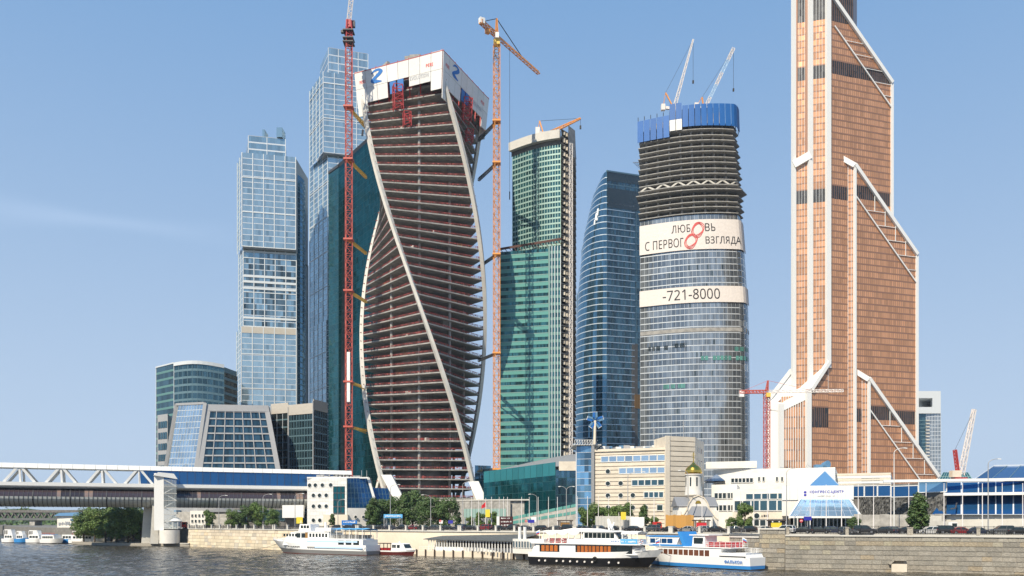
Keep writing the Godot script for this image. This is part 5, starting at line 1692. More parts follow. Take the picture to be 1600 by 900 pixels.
func lobby_building():
	var d := 336.0
	var t := thing("porthole_lobby", "white panelled lobby building with round portholes and blue glass wing", "building", gp(510, d))
	var a := gp(480, d); var b := gp(542, d - 4)
	var yt := hy(747, d)
	var fn := flat_fn(a, b, GY, yt)
	body(t, [gp(480, d), gp(542, d - 4), gp(546, d + 24), gp(484, d + 28)], GY, yt - 0.2, "white_wall", "wall")
	for i in 13:   # cladding panels
		for j in 15:
			var mb := MB.new()
			band(mb, fn, i / 13.0 + 0.002, (i + 1) / 13.0 - 0.002, j / 15.0 + 0.003, (j + 1) / 15.0 - 0.003, 0.06, 1, Color.WHITE * (0.94 + 0.06 * sin(i * 7.3 + j * 3.1)))
			put(mb, "cladding_panel", "white_metal", t)
	for r in [[484, 758], [493, 758], [504, 758], [517, 758], [490, 774], [499.5, 774], [510, 774], [490, 791], [499.5, 791], [510, 791], [490, 813], [500, 813]]:
		var u := u_of(a, b, r[0])
		var p := a.lerp(b, u); p.y = hy(r[1], d - 2)
		porthole(t, p + fnorm(fn, 0.5, 0.5) * 0.1, fnorm(fn, 0.5, 0.5), 0.8)
	var fo := flat_fn(a + Vector3(0, 0, 0.1), b + Vector3(0, 0, 0.1), GY, yt)
	for i in 3:
		for j in 5: window(t, fo, u_of(a, b, 521 + i * 6), u_of(a, b, 526.6 + i * 6), 0.18 + j * 0.132, 0.30 + j * 0.132, "glass_teal", "dark_steel", 0.15, "stair_window")
	var gl := quad_fn(at(543, 794, d - 4), at(586, 794, d + 2), at(575, 747, d + 2), at(543, 747, d - 4))
	var fb := MB.new()
	fb.quad(at(543, 794, d - 3.6), at(586, 794, d + 2.4), at(575, 747, d + 2.4), at(543, 747, d - 3.6)); fb.quad(at(586, 794, d + 2.4), at(590, 794, d + 24), at(580, 747, d + 24), at(575, 747, d + 2.4)); fb.quad(at(543, 747, d - 3.6), at(575, 747, d + 2.4), at(580, 747, d + 24), at(548, 747, d + 24))
	put(fb, "wing_core", "dark_steel", t)
	curtain(t, gl, {"nf": 6, "nc": 7, "nb": 7, "name": "pane", "g": "glass_blue", "s": "slate_fin", "sp": 0.05, "so": 0.05, "m": "slate_fin", "me": 1, "mw": 0.1, "mo": 0.06, "var": 0.4, "tilt": 0.02, "seed": 200})
	var ed := MB.new()
	ed.bar(at(575.5, 746.5, d + 1.5), at(588, 790, d + 1.5), 1.0, 1.0); ed.bar(at(480, 746.5, d - 0.2), at(576, 746.5, d - 0.2), 0.8, 0.6)
	put(ed, "roof_edge", "white_metal", t)
	var g2 := quad_fn(at(584, 793, d + 6), at(612, 791, d + 10), at(606, 763, d + 12), at(581, 762, d + 8))
	curtain(t, g2, {"nf": 3, "nc": 5, "nb": 5, "name": "pane", "g": "glass_blue", "s": "slate_fin", "sp": 0.05, "so": 0.05, "m": "slate_fin", "me": 1, "mw": 0.1, "var": 0.4, "seed": 201})
	body(t, [gp(584, d + 6.6), gp(612, d + 10.6), gp(612, d + 26), gp(586, d + 26)], GY, hy(780, d + 10), "slate_fin", "low_wing")
	body(t, [gp(542.5, d - 4.4), gp(574, d - 0.5), gp(578, d + 20), gp(548, d + 20)], GY, hy(794, d), "white_wall", "wing_base")
	for px in [556, 568]:
		porthole(t, gp(px, d - 4.6 + (px - 542.5) * 0.125, hy(808, d)) + Vector3(0, 0, 0.25), Vector3(-0.1, 0, 0.995).normalized(), 0.6)
	body(t, [gp(505, d - 9), gp(543, d - 11), gp(545, d - 3), gp(507, d - 1)], GY, hy(804, d - 8), "cream_stone", "entrance_terrace")
	body(t, [gp(441, d + 4), gp(474, d + 1), gp(476, d + 14), gp(444, d + 16)], hy(809, d), hy(789, d), "white_metal", "bridge_landing")
	body(t, [gp(446, d + 8), gp(472, d + 5), gp(474, d + 14), gp(448, d + 16)], GY, hy(809, d), "concrete_dark", "landing_base")
	for i in 12:
		var mb := MB.new()
		var px := 498.0 + i * 5.6
		mb.box(gp(px, d + 10, yt + 0.9), Vector3(rng.randf_range(0.4, 2.0), rng.randf_range(0.8, 2.2), 1.2))
		put(mb, "roof_plant", "grey_panel", t)
	var av := MB.new()
	for px in [565.0, 573.0]: av.bar(gp(px, d + 8, yt), gp(px, d + 8, yt + 3.6), 0.2)
	put(av, "antenna", "grey_panel", t)

func stylobate():
	var t := thing("concrete_podium", "long grey concrete podium wall below the twisting tower", "podium", gp(740, 392))
	var y := hy(782, 394)
	body(t, [gp(585, 396), gp(700, 390), gp(800, 384), gp(905, 378), gp(905, 470), gp(585, 470)], GY, y, "concrete", "wall")
	for i in 22:
		var mb := MB.new()
		var a := gp(600 + i * 9.0, 395 - i * 0.55); var b := gp(608.7 + i * 9.0, 394.5 - i * 0.55)
		band(mb, flat_fn(a, b, GY + 0.2, y - 0.6), 0, 1, 0, 1, 0.5, 1, Color.WHITE * rng.randf_range(0.86, 1.0))
		put(mb, "concrete_panel", "concrete", t)
	var cp := MB.new()
	cp.bar(gp(585, 395.4, y), gp(700, 389.4, y), 1.2, 0.6); cp.bar(gp(700, 389.4, y), gp(905, 377.2, y), 1.2, 0.6)
	put(cp, "coping", "concrete_light", t)
	# ramp with pale glass parapets to the right
	var rp := thing("stepped_ramp", "pale curving ramp with glass parapets before the teal pavilion", "ramp", gp(845, 340))
	for s in [[345.0, 812.0, 792.0, 0.0], [339.0, 819.0, 803.0, 0.0]]:
		var mb := MB.new()
		var a := gp(800, s[0]); var b := gp(903, s[0] - 12)
		mb.prism(PackedVector2Array([xz(a), xz(b), xz(b + Vector3(0, 0, -6)), xz(a + Vector3(0, 0, -6))]), GY, [hy(s[1], s[0]), hy(s[2], s[0]), hy(s[2], s[0]), hy(s[1], s[0])])
		put(mb, "ramp_body", "concrete", rp)
		for i in 9:
			mb = MB.new()
			var p := a.lerp(b, i / 9.0 + 0.005) + Vector3(0, 0, 0.1); var q := a.lerp(b, (i + 1) / 9.0 - 0.005) + Vector3(0, 0, 0.1)
			var yp := lerpf(hy(s[1], s[0]), hy(s[2], s[0]), i / 9.0); var yq := lerpf(hy(s[1], s[0]), hy(s[2], s[0]), (i + 1) / 9.0)
			mb.hexa([Vector3(p.x, yp, p.z), Vector3(q.x, yq, q.z), Vector3(q.x, yq, q.z - 0.1), Vector3(p.x, yp, p.z - 0.1), Vector3(p.x, yp + 1.2, p.z), Vector3(q.x, yq + 1.2, q.z), Vector3(q.x, yq + 1.2, q.z - 0.1), Vector3(p.x, yp + 1.2, p.z - 0.1)])
			put(mb, "parapet_pane", "mint_panel", rp)
	t = thing("mint_canopy_hall", "low glass hall with pale mint fascia before concrete podium", "building", gp(757, 372))
	body(t, [gp(725, 372), gp(791, 366), gp(791, 382), gp(725, 386)], GY, hy(804, 370), "concrete_dark", "hall")
	var f := flat_fn(gp(725, 371), gp(791, 365), GY, hy(795, 370))
	for i in 14:
		var mb := MB.new()
		band(mb, f, i / 14.0 + 0.003, (i + 1) / 14.0 - 0.003, 0.55, 1.0, 0.3, 1, Color.WHITE * rng.randf_range(0.9, 1.1))
		put(mb, "fascia_panel", "mint_fin", t)
		window(t, f, i / 14.0 + 0.01, (i + 1) / 14.0 - 0.01, 0.03, 0.52, "glass_steel", "white_metal", 0.1)

func teal_pavilion():
	var t := thing("teal_glass_pavilion", "broad teal glass pavilion with low curved metal roof", "building", gp(830, 380))
	var a := gp(756, 398); var b := gp(868, 372); var e := gp(903, 372)
	var fl := quad_fn(a, b, Vector3(b.x, hy(722, 372), b.z), Vector3(a.x, hy(737, 398), a.z))
	curtain(t, fl, {"nf": 7, "nc": 24, "nb": 12, "name": "pane", "g": "glass_teal", "s": "teal_fin", "sp": 0.04, "so": 0.04, "m": "teal_fin", "me": 2, "mw": 0.1, "mo": 0.05, "var": 0.5, "tilt": 0.02, "pb": 0.05, "bc": Color(1.5, 1.6, 1.6), "seed": 210})
	var tp := MB.new()
	for i in 12:
		tp = MB.new()
		band(tp, fl, i / 12.0 + 0.002, (i + 1) / 12.0 - 0.002, 0.80, 1.0, 0.12, 1, Color.WHITE * rng.randf_range(0.8, 1.1))
		put(tp, "upper_panel", "teal_panel", t)
	var f2 := flat_fn(b, e, GY, hy(734, 372))
	curtain(t, f2, {"nf": 7, "nc": 8, "nb": 4, "name": "pane", "g": "glass_navy", "s": "teal_fin", "sp": 0.05, "so": 0.04, "m": "teal_fin", "me": 2, "mw": 0.1, "var": 0.6, "seed": 211})
	var mb := MB.new()
	band(mb, flat_fn(b, e, hy(737, 372), hy(721, 372)), 0.15, 1, 0.1, 1, 0.4)
	put(mb, "fascia", "cream_stone", t)
	body(t, inset([a, b, e, gp(903, 440), gp(760, 440)], 0.5), GY, [hy(739, 398), hy(726, 372), hy(726, 372), hy(736, 440), hy(740, 440)] if false else hy(738, 372), "teal_fin")
	# curved roof in ribbed strips
	for i in 10:
		mb = MB.new()
		for j in 10:
			var q := []
			for z in [[i, j], [i + 1, j], [i + 1, j + 1], [i, j + 1]]:
				var u: float = z[0] / 10.0; var w: float = z[1] / 10.0
				var d := lerpf(lerpf(399, 371, u), 440, w)
				var px := lerpf(768, 935, u)
				var h := lerpf(hy(736, 398), hy(724, 372), u) + sin(PI * minf(w * 0.8, 1)) * (2.5 + 7.5 * sin(PI * 0.5 * u)) - w * 3.0
				q.append(Vector3((px - 800) / FP * d, h, -d))
			mb.quad(q[0], q[1], q[2], q[3])
		put(mb, "roof_strip", "roof_slate", t)
	t = thing("navy_box_building", "small dark navy glass box between twisting tower and teal pavilion", "building", gp(755, 420))
	var fa := gp(742, 420); var fb := gp(767, 424)
	curtain(t, flat_fn(fa, fb, GY, hy(727, 420)), {"nf": 8, "nc": 6, "nb": 3, "name": "pane", "g": "glass_navy", "s": "slate_fin", "sp": 0.08, "so": 0.05, "var": 0.4, "seed": 214})
	body(t, [fa + Vector3(0.2, 0, -0.3), fb + Vector3(0, 0, -0.3), gp(767, 450), gp(744, 446)], GY, hy(727, 420), "slate_fin")

func office_building():
	var d := 262.0
	var t := thing("cream_office", "cream stone office block with stepped ribbon windows and portholes", "building", gp(1000, d))
	var a := gp(929, d + 2); var b := gp(1043, d - 6)
	var yt := hy(705, d)
	var fn := flat_fn(a, b, GY, yt)
	body(t, [gp(929, d + 2.3), gp(1043, d - 5.7), gp(1048, d + 22), gp(935, d + 28)], GY, yt - 0.1, "cream_stone", "wall")
	for j in 21:
		var mb := MB.new()
		band(mb, fn, 0, 1, j / 21.0 + 0.004, (j + 1) / 21.0 - 0.004, 0.08, 1, Color.WHITE * (1.0 if j % 2 else 0.94))
		put(mb, "stone_course", "cream_stone", t)
	var rows := [[712, 721, 939, 1040, 8], [731, 740, 967, 1039, 6], [750, 759, 987, 1038, 5], [769, 778, 1006, 1037, 4], [789, 798, 1026, 1036, 1]]
	for r in rows:
		var u0 := u_of(a, b, r[2]); var u1 := u_of(a, b, r[3])
		var v0 := (hy(r[1], d - 2) - GY) / (yt - GY); var v1 := (hy(r[0], d - 2) - GY) / (yt - GY)
		var f2 := func(u: float, v: float) -> Vector3: return (fn.call(u, v) as Vector3) + fnorm(fn, 0.5, 0.5) * 0.1
		for i in r[4]:
			window(t, f2, lerpf(u0, u1, float(i) / r[4]) + 0.002, lerpf(u0, u1, float(i + 1) / r[4]) - 0.002, v0, v1, "glass_bright" if r[0] < 745 else "glass_slate", "white_metal", 0.2)
	var nn := fnorm(fn, 0.5, 0.5)
	for q in [[950, 736], [950, 755], [950, 774], [950, 793], [970, 755], [970, 774], [989, 774], [989, 793], [1009, 793]]:
		var p := a.lerp(b, u_of(a, b, q[0])); p.y = hy(q[1], d - 2)
		porthole(t, p + nn * 0.12, nn, 0.72)
	var cp := MB.new()
	cp.bar(Vector3(a.x, yt + 0.3, a.z), Vector3(b.x, yt + 0.3, b.z), 1.0, 0.8)
	put(cp, "coping", "cream_stone", t)
	# taller stair block at the right with joints
	var c := gp(1041.5, d - 8); var c2 := gp(1086, d - 4); var y2 := hy(682, d - 6)
	body(t, [gp(1022, d + 4), gp(1041.5, d - 7.6), gp(1086, d - 3.6), gp(1100, d + 14), gp(1024, d + 20)], GY, y2, "cream_stone", "stair_block")
	var f3 := flat_fn(c, c2, GY, y2)
	for j in 19:
		var mb := MB.new()
		band(mb, f3, 0.0, 1, j / 19.0 + 0.004, (j + 1) / 19.0 - 0.004, 0.1, 1, Color.WHITE * [0.92, 0.84, 0.88][j % 3])
		put(mb, "stone_course", "cream_stone", t)
	var pi := MB.new()
	strip(pi, f3, 0.02, 0, 1, 1.6, 0.35)
	put(pi, "corner_pier", "cream_stone", t)
	var f4 := flat_fn(c2, gp(1100, d + 14), GY, y2)
	for j in 6:
		window(t, f4, 0.3, 0.45, 0.2 + j * 0.13, 0.26 + j * 0.13); window(t, f4, 0.6, 0.75, 0.2 + j * 0.13, 0.26 + j * 0.13)
	for i in 14:
		var mb := MB.new()
		mb.box(gp(940 + i * 6.5, d + 8 + (i % 3), yt + 1.2), Vector3(rng.randf_range(0.8, 2.6), rng.randf_range(1.2, 3.0), 1.5))
		put(mb, "roof_plant", ["grey_panel", "white_metal", "roof_blue"][i % 3], t)
	var an := MB.new()
	for s in [[1068.0, 657.0], [1022.0, 668.0]]:
		an.bar(gp(s[0], d, y2), gp(s[0], d, hy(s[1], d)), 0.14)
		for k in 3: an.bar(gp(s[0] - 3 + k, d, hy(s[1] + 4 + k * 4, d)), gp(s[0] + 3 - k, d, hy(s[1] + 4 + k * 4, d)), 0.1)
	put(an, "antenna", "grey_panel", t)
	# blue glass stair tower at its left end
	t = thing("glass_stair_tower", "narrow blue glass stair tower at the end of cream office", "building", gp(914, d))
	var ga := gp(900.5, d + 3); var gb := gp(926, d + 1.5); var gc := gp(929.5, d + 2.6)
	curtain(t, flat_fn(ga, gb, GY, hy(696, d)), {"nf": 13, "nc": 4, "nb": 4, "name": "pane", "g": "glass_blue_light", "s": "steel_fin", "sp": 0.06, "so": 0.06, "m": "steel_fin", "me": 4, "mw": 0.3, "var": 0.7, "tilt": 0.05, "seed": 220})
	var sp := MB.new()
	sp.bar(gb, Vector3(gb.x, hy(690, d), gb.z), 0.8)
	put(sp, "edge_post", "grey_panel", t)
	body(t, [ga + Vector3(0.1, 0, -0.4), gb + Vector3(0, 0, -0.4), gc, gp(930, d + 20), gp(904, d + 20)], GY, hy(697, d), "slate_fin")
	var dk := MB.new()
	dk.bbox(gp(896, d + 1, hy(695, d)), gp(932, d + 16, hy(694, d)))
	put(dk, "roof_deck", "white_metal", t)
	var rl := MB.new()
	for i in 9:
		var p := gp(898 + i * 4, d + 0.8, hy(694.5, d))
		rl.bar(p, p + Vector3.UP * 1.5, 0.12); rl.bar(p, p + Vector3(0.8, 1.5, 0), 0.08)
	rl.bar(gp(898, d + 0.8, hy(694.5, d) + 1.5), gp(931, d + 0.8, hy(694.5, d) + 1.5), 0.12)
	put(rl, "roof_railing", "white_metal", t)
	# five-armed blue star on a post
	t = thing("star_sign", "blue five-armed star sign on a pale post above glass stair tower", "sign", gp(929, d, hy(693, d)))
	var c0 := at(930, 657, d)
	var ps := MB.new()
	ps.tube(at(929, 694, d), c0, 0.45, 0.4, 10)
	put(ps, "post", "plaster", t)
	for k in 5:
		var an2 := PI / 2 + k * TAU / 5
		var dr := Vector3(cos(an2), sin(an2), 0); var sd := Vector3(-dr.y, dr.x, 0)
		for z in [-1, 1]:
			var mb := MB.new()
			mb.bar(c0 + dr * 0.5 + sd * 0.42 * z, c0 + dr * 2.6 + sd * 0.36 * z, 0.62, 0.6, Vector3(0, 0, 1))
			put(mb, "arm", "screen_blue" if z > 0 else "roof_blue", t)
		var ec := MB.new()
		ec.bar(c0 + dr * 2.6, c0 + dr * 2.7, 1.3, 0.65, Vector3(0, 0, 1))
		put(ec, "end_cap", "white_metal", t)

func chapel():
	var d := 232.0
	var s := d / FP
	var t := thing("white_chapel", "small white chapel with golden onion dome and grey gabled roofs", "chapel", gp(1086, d))
	var c := gp(1086, d)
	var W := func(dx: float, y: float, z: float) -> Vector3: return c + Vector3(dx, y - GY, z)
	# nave with cross gables
	var mb := MB.new()
	mb.bbox(W.call(-5.2, GY, -5.5), W.call(5.2, GY + 7.4, 3.4))
	put(mb, "wall", "white_wall", t)
	for q in [[-1, 1], [1, 1]]:   # side gable roofs
		mb = MB.new()
		var x0: float = q[0] * 1.6; var x1: float = q[0] * 5.7
		mb.quad(W.call(minf(x0, x1), 14.2, 3.7), W.call(maxf(x0, x1), 14.2, 3.7), W.call(maxf(x0, x1), 16.9 + (0.0), -1.0), W.call(minf(x0, x1), 16.9, -1.0))
		mb.quad(W.call(maxf(x0, x1), 14.2, -5.8), W.call(minf(x0, x1), 14.2, -5.8), W.call(minf(x0, x1), 16.9, -1.0), W.call(maxf(x0, x1), 16.9, -1.0))
		mb.tri(W.call(x1, 14.2, 3.7), W.call(x1, 14.2, -5.8), W.call(x1, 16.9, -1.0))
		put(mb, "roof", "roof_slate", t)
	# keel-arched front gable
	var g := MB.new(); var edge := MB.new()
	var pts := [Vector2(-5.3, 7.0), Vector2(-5.3, 10.4), Vector2(-4.1, 11.6), Vector2(-3.1, 13.2), Vector2(-2.5, 15.0), Vector2(-1.6, 16.3), Vector2(0, 17.0), Vector2(1.6, 16.3), Vector2(2.5, 15.0), Vector2(3.1, 13.2), Vector2(4.1, 11.6), Vector2(5.3, 10.4), Vector2(5.3, 7.0)]
	for i in pts.size() - 1:
		var p: Vector2 = pts[i]; var q: Vector2 = pts[i + 1]
		g.tri(W.call(0, 9, 3.9), W.call(q.x, q.y, 3.9), W.call(p.x, p.y, 3.9)); g.quad(W.call(p.x, p.y, 3.9), W.call(q.x, q.y, 3.9), W.call(q.x, q.y, 2.6), W.call(p.x, p.y, 2.6))
		if i > 0 and i < pts.size() - 2: edge.bar(W.call(p.x, p.y + 0.2, 3.7), W.call(q.x, q.y + 0.2, 3.7), 0.9, 0.28)
	g.tri(W.call(0, 9, 3.9), W.call(-5.3, 7, 3.9), W.call(5.3, 7, 3.9))
	put(g, "front_gable", "white_wall", t)
	put(edge, "gable_coping", "plaster", t)
	# porch with arched door
	mb = MB.new()
	mb.bbox(W.call(-3.0, GY, 3.9), W.call(3.4, GY + 4.6, 6.2))
	put(mb, "porch", "white_wall", t)
	mb = MB.new()
	mb.quad(W.call(-3.4, 11.5, 6.5), W.call(3.8, 11.5, 6.5), W.call(2.2, 14.2, 4.0), W.call(-1.8, 14.2, 4.0)); mb.tri(W.call(-3.4, 11.5, 6.5), W.call(-1.8, 14.2, 4.0), W.call(-3.4, 11.5, 4.0)); mb.tri(W.call(3.8, 11.5, 6.5), W.call(3.8, 11.5, 4.0), W.call(2.2, 14.2, 4.0))
	put(mb, "porch_roof", "roof_slate", t)
	for x in [-1.9, 0.2, 2.3]:
		mb = MB.new()
		var r := 0.72 if x == 0.2 else 0.55
		for i in 10:
			var a0 := PI * i / 10; var a1 := PI * (i + 1) / 10
			mb.quad(W.call(x + cos(a0) * r, 10.2 + sin(a0) * r, 6.25), W.call(x + cos(a0) * (r + 0.22), 10.2 + sin(a0) * (r + 0.22), 6.25), W.call(x + cos(a1) * (r + 0.22), 10.2 + sin(a1) * (r + 0.22), 6.25), W.call(x + cos(a1) * r, 10.2 + sin(a1) * r, 6.25))
		mb.bar(W.call(x - r - 0.1, 8.2, 6.2), W.call(x - r - 0.1, 10.2, 6.2), 0.22); mb.bar(W.call(x + r + 0.1, 8.2, 6.2), W.call(x + r + 0.1, 10.2, 6.2), 0.22)
		put(mb, "arch_moulding", "white_paint", t)
	mb = MB.new()
	mb.bbox(W.call(-0.5, 8.4, 6.2), W.call(0.9, 10.5, 6.3))
	put(mb, "icon", "gold", t)
	mb = MB.new()
	for i in 10: mb.tri(W.call(0, 14.9, 3.95), W.call(cos(PI * i / 10) * 0.8, 14.9 + sin(PI * i / 10) * 0.9, 3.95), W.call(cos(PI * (i + 1) / 10) * 0.8, 14.9 + sin(PI * (i + 1) / 10) * 0.9, 3.95))
	put(mb, "lunette", "gold", t)
	# drum, dome, cross
	var dy := hy(765, d)
	mb = MB.new()
	mb.lathe(W.call(-0.2, 0, -1.0), [[2.45, dy - 1.5], [2.3, dy], [2.2, hy(744, d)], [2.45, hy(742, d)], [2.45, hy(740.5, d)]], 24)
	put(mb, "drum", "white_wall", t)
	for k in 8:
		var an := k * PI / 4 + 0.2
		mb = MB.new()
		var n := Vector3(sin(an), 0, cos(an))
		mb.box(W.call(-0.2, hy(753, d), -1.0) + n * 2.22, Vector3(0.42, 2.5, 0.12), an)
		put(mb, "slit_window", "glass_dark", t)
	var y0 := hy(741, d)
	mb = MB.new()
	mb.lathe(W.call(-0.2, 0, -1.0), [[2.2, y0], [2.38, y0 + 0.5], [2.3, y0 + 1.15], [1.95, y0 + 1.8], [1.4, y0 + 2.35], [0.7, y0 + 2.85], [0.2, y0 + 3.4], [0.12, y0 + 3.9]], 28)
	put(mb, "dome", "gold", t)
	mb = MB.new()
	var ct: Vector3 = W.call(-0.2, y0 + 3.8, -1.0)
	mb.bar(ct, ct + Vector3.UP * 2.4, 0.16); mb.bar(ct + Vector3(-0.6, 1.6, 0), ct + Vector3(0.6, 1.6, 0), 0.14); mb.bar(ct + Vector3(-0.35, 0.95, 0), ct + Vector3(0.35, 0.75, 0), 0.12); mb.bar(ct + Vector3(-0.3, 2.0, 0), ct + Vector3(0.3, 2.0, 0), 0.12)
	put(mb, "cross", "gold", t)
	mb = MB.new()
	for x in [-5.2, 5.2]: mb.bbox(W.call(x - 0.5, GY, 2.6), W.call(x + 0.5, 13.0, 3.8))
	put(mb, "corner_buttress", "white_wall", t)

func congress_centre():
	var t := thing("convention_centre", "long white convention centre with sloped blue glass entrance and pyramid skylight", "building", gp(1290, 240))
	# rear upper block
	var a := gp(1115, 292); var b := gp(1240, 282)
	body(t, [a + Vector3(0, 0, -0.2), b + Vector3(0, 0, -0.2), gp(1240, 330), gp(1118, 335)], GY, hy(733, 288), "white_wall", "rear_block")
	var fr := flat_fn(a, b, GY, hy(733, 288))
	face_win(t, a, b, fr, GY, hy(733, 288), 1142, 1177, 747, 754, 6)
	for px in [1184, 1191, 1212, 1220]: face_win(t, a, b, fr, GY, hy(733, 288), px, px + 4, 745, 752, 1)
	var pr := MB.new()
	pr.bar(gp(1103, 292, hy(727, 290)), gp(1182, 288, hy(726, 288)), 3.0, 2.4)
	put(pr, "roof_parapet", "white_wall", t)
	# clad block behind the sign
	var c := gp(1235, 262); var e := gp(1305, 256)
	body(t, [c, e, gp(1310, 300), gp(1240, 305)], GY, hy(731, 259), "white_wall", "clad_block")
	var fc := flat_fn(c, e, hy(760, 259), hy(731, 259))
	for j in 9:
		var mb := MB.new()
		band(mb, fc, 0, 1, j / 9.0 + 0.01, (j + 1) / 9.0 - 0.01, 0.1)
		put(mb, "cladding_course", "white_metal", t)
	var vt := MB.new()
	vt.tube(at(1286, 727, 270), at(1294, 725, 268), 0.8, 1.2, 10); vt.box(at(1280, 729, 270), Vector3(3, 1.2, 2))
	put(vt, "roof_vent", "roof_blue", t)
	# right white upper storey
	var g := gp(1305, 268); var h := gp(1392, 262)
	body(t, [g, h, gp(1395, 300), gp(1308, 305)], GY, hy(739, 264), "white_wall", "upper_storey")
	var fg := flat_fn(g, h, hy(760, 265), hy(739, 265))
	for j in 5:
		var mb := MB.new()
		band(mb, fg, 0, 1, j / 5.0 + 0.02, (j + 1) / 5.0 - 0.02, 0.12)
		put(mb, "cladding_course", "white_metal" if j % 2 else "cream_stone", t)
	window(t, fg, 0.48, 0.68, 0.15, 0.75, "glass_slate", "grey_panel"); window(t, fg, 0.69, 0.80, 0.15, 0.75, "glass_slate", "grey_panel")
	# sign wall
	var sa := gp(1222, 236); var sb := gp(1334, 230)
	var y0 := hy(781, 233); var y1 := hy(759, 233)
	var fs := flat_fn(sa, sb, y0, y1)
	body(t, [sa + Vector3(0, 0, -0.2), sb + Vector3(0, 0, -0.2), gp(1334, 262), gp(1225, 266)], hy(806, 233), y1, "white_wall", "sign_wall")
	for i in 9:
		var mb := MB.new()
		band(mb, fs, i / 9.0 + 0.001, (i + 1) / 9.0 - 0.001, 0, 1, 0.12)
		put(mb, "cladding_panel", "white_metal", t)
	text_on(t, fs, "КОНГРЕСС-ЦЕНТР", u_of(sa, sb, 1265), u_of(sa, sb, 1318), 0.42, 0.66, "sign_blue", "sign_lettering", 800, 0.2)
	marks(t, fs, u_of(sa, sb, 1276), u_of(sa, sb, 1307), 0.22, 0.32, 15, "logo_grey", 0.2)
	var em := MB.new()
	for j in 2: band(em, fs, u_of(sa, sb, 1256), u_of(sa, sb, 1260), 0.28 + j * 0.2, 0.42 + j * 0.2, 0.2)
	put(em, "sign_emblem", "sign_blue", t)
	# blue pyramid skylight, four faces of panes
	var ap := at(1289, 736, 244)
	var q := [gp(1264, 238, hy(759.5, 238)), gp(1312, 236, hy(759.5, 238)), gp(1310, 250, hy(759.5, 238)), gp(1266, 252, hy(759.5, 238))]
	for k in 4:
		var mb := MB.new()
		mb.tri(q[k], q[(k + 1) % 4], ap)
		put(mb, "skylight_face", "glass_blue_light", t)
	var pe := MB.new()
	for k in 4:
		pe.bar(q[k], ap, 0.18); pe.bar(q[k], q[(k + 1) % 4], 0.2)
	put(pe, "skylight_edge", "steel_fin", t)
	# sloped entrance canopy of glass
	var cb := [at(1233, 808, 221), at(1346, 808, 216), at(1327, 780, 229), at(1251, 780, 233)]
	var fcn := quad_fn(cb[0], cb[1], cb[2], cb[3])
	curtain(t, fcn, {"nf": 3, "nc": 9, "nb": 9, "name": "canopy_pane", "g": "glass_blue_light", "s": "steel_fin", "sp": 0.02, "so": 0.05, "m": "steel_fin", "me": 1, "mw": 0.07, "mo": 0.06, "var": 0.2, "tilt": 0.01, "seed": 230})
	var ce := MB.new()
	ce.bar(cb[0], cb[1], 0.5, 0.5); ce.bar(cb[1], cb[2], 0.4, 0.5); ce.bar(cb[0], cb[3], 0.4, 0.5); ce.bar(cb[3], cb[2], 0.4, 0.5)
	put(ce, "canopy_frame", "white_metal", t)
	var en := flat_fn(gp(1240, 232), gp(1340, 227), GY, hy(806, 230))
	for i in 16: window(t, en, i / 16.0 + 0.004, (i + 1) / 16.0 - 0.004, 0.04, 0.96, "glass_dark", "white_metal", 0.14, "entrance_pane")
	# low wing with dark ribbon windows on the left
	var la := gp(1145, 246); var lb := gp(1229, 238)
	var yl := hy(764, 242)
	body(t, [la + Vector3(0, 0, -0.2), lb + Vector3(0, 0, -0.2), gp(1232, 275), gp(1150, 280)], GY, yl, "white_wall", "left_wing")
	var fl := flat_fn(la, lb, GY, yl)
	face_win(t, la, lb, fl, GY, yl, 1165, 1228, 771, 780, 5, "glass_slate")
	face_win(t, la, lb, fl, GY, yl, 1147, 1228, 782, 798, 6, "glass_slate")
	face_win(t, la, lb, fl, GY, yl, 1147, 1228, 812, 822, 8)
	var fa := MB.new()
	band(fa, fl, 0, 1, (hy(811, 242) - GY) / (yl - GY), (hy(800, 242) - GY) / (yl - GY), 0.3)
	put(fa, "shop_fascia", "cream_stone", t)
	marks(t, fl, u_of(la, lb, 1190), u_of(la, lb, 1203), (hy(808.5, 242) - GY) / (yl - GY), (hy(804, 242) - GY) / (yl - GY), 4, "ink", 0.36)
	porthole(t, la.lerp(lb, u_of(la, lb, 1183)) + Vector3(0, hy(806, 242) - GY, 0) + fnorm(fl, 0.5, 0.5) * 0.32, fnorm(fl, 0.5, 0.5), 0.8)
	# middle link with two ribbons, behind the chapel
	var ma := gp(1112, 262); var mb2 := gp(1152, 258)
	body(t, [ma + Vector3(0, 0, -0.2), mb2 + Vector3(0, 0, -0.2), gp(1156, 280), gp(1116, 285)], GY, hy(757, 260), "white_wall", "link_block")
	var fm := flat_fn(ma, mb2, GY, hy(757, 260))
	face_win(t, ma, mb2, fm, GY, hy(757, 260), 1116, 1148, 770, 779, 5); face_win(t, ma, mb2, fm, GY, hy(757, 260), 1117, 1148, 789, 798, 5)
	var sk := MB.new()
	var sa2 := at(1120, 741, 285); var kq := [gp(1100, 278, hy(752, 280)), gp(1133, 276, hy(752, 280)), gp(1133, 292, hy(752, 280)), gp(1102, 294, hy(752, 280))]
	for k in 4: sk.tri(kq[k], kq[(k + 1) % 4], sa2)
	put(sk, "skylight_face", "glass_blue", t)

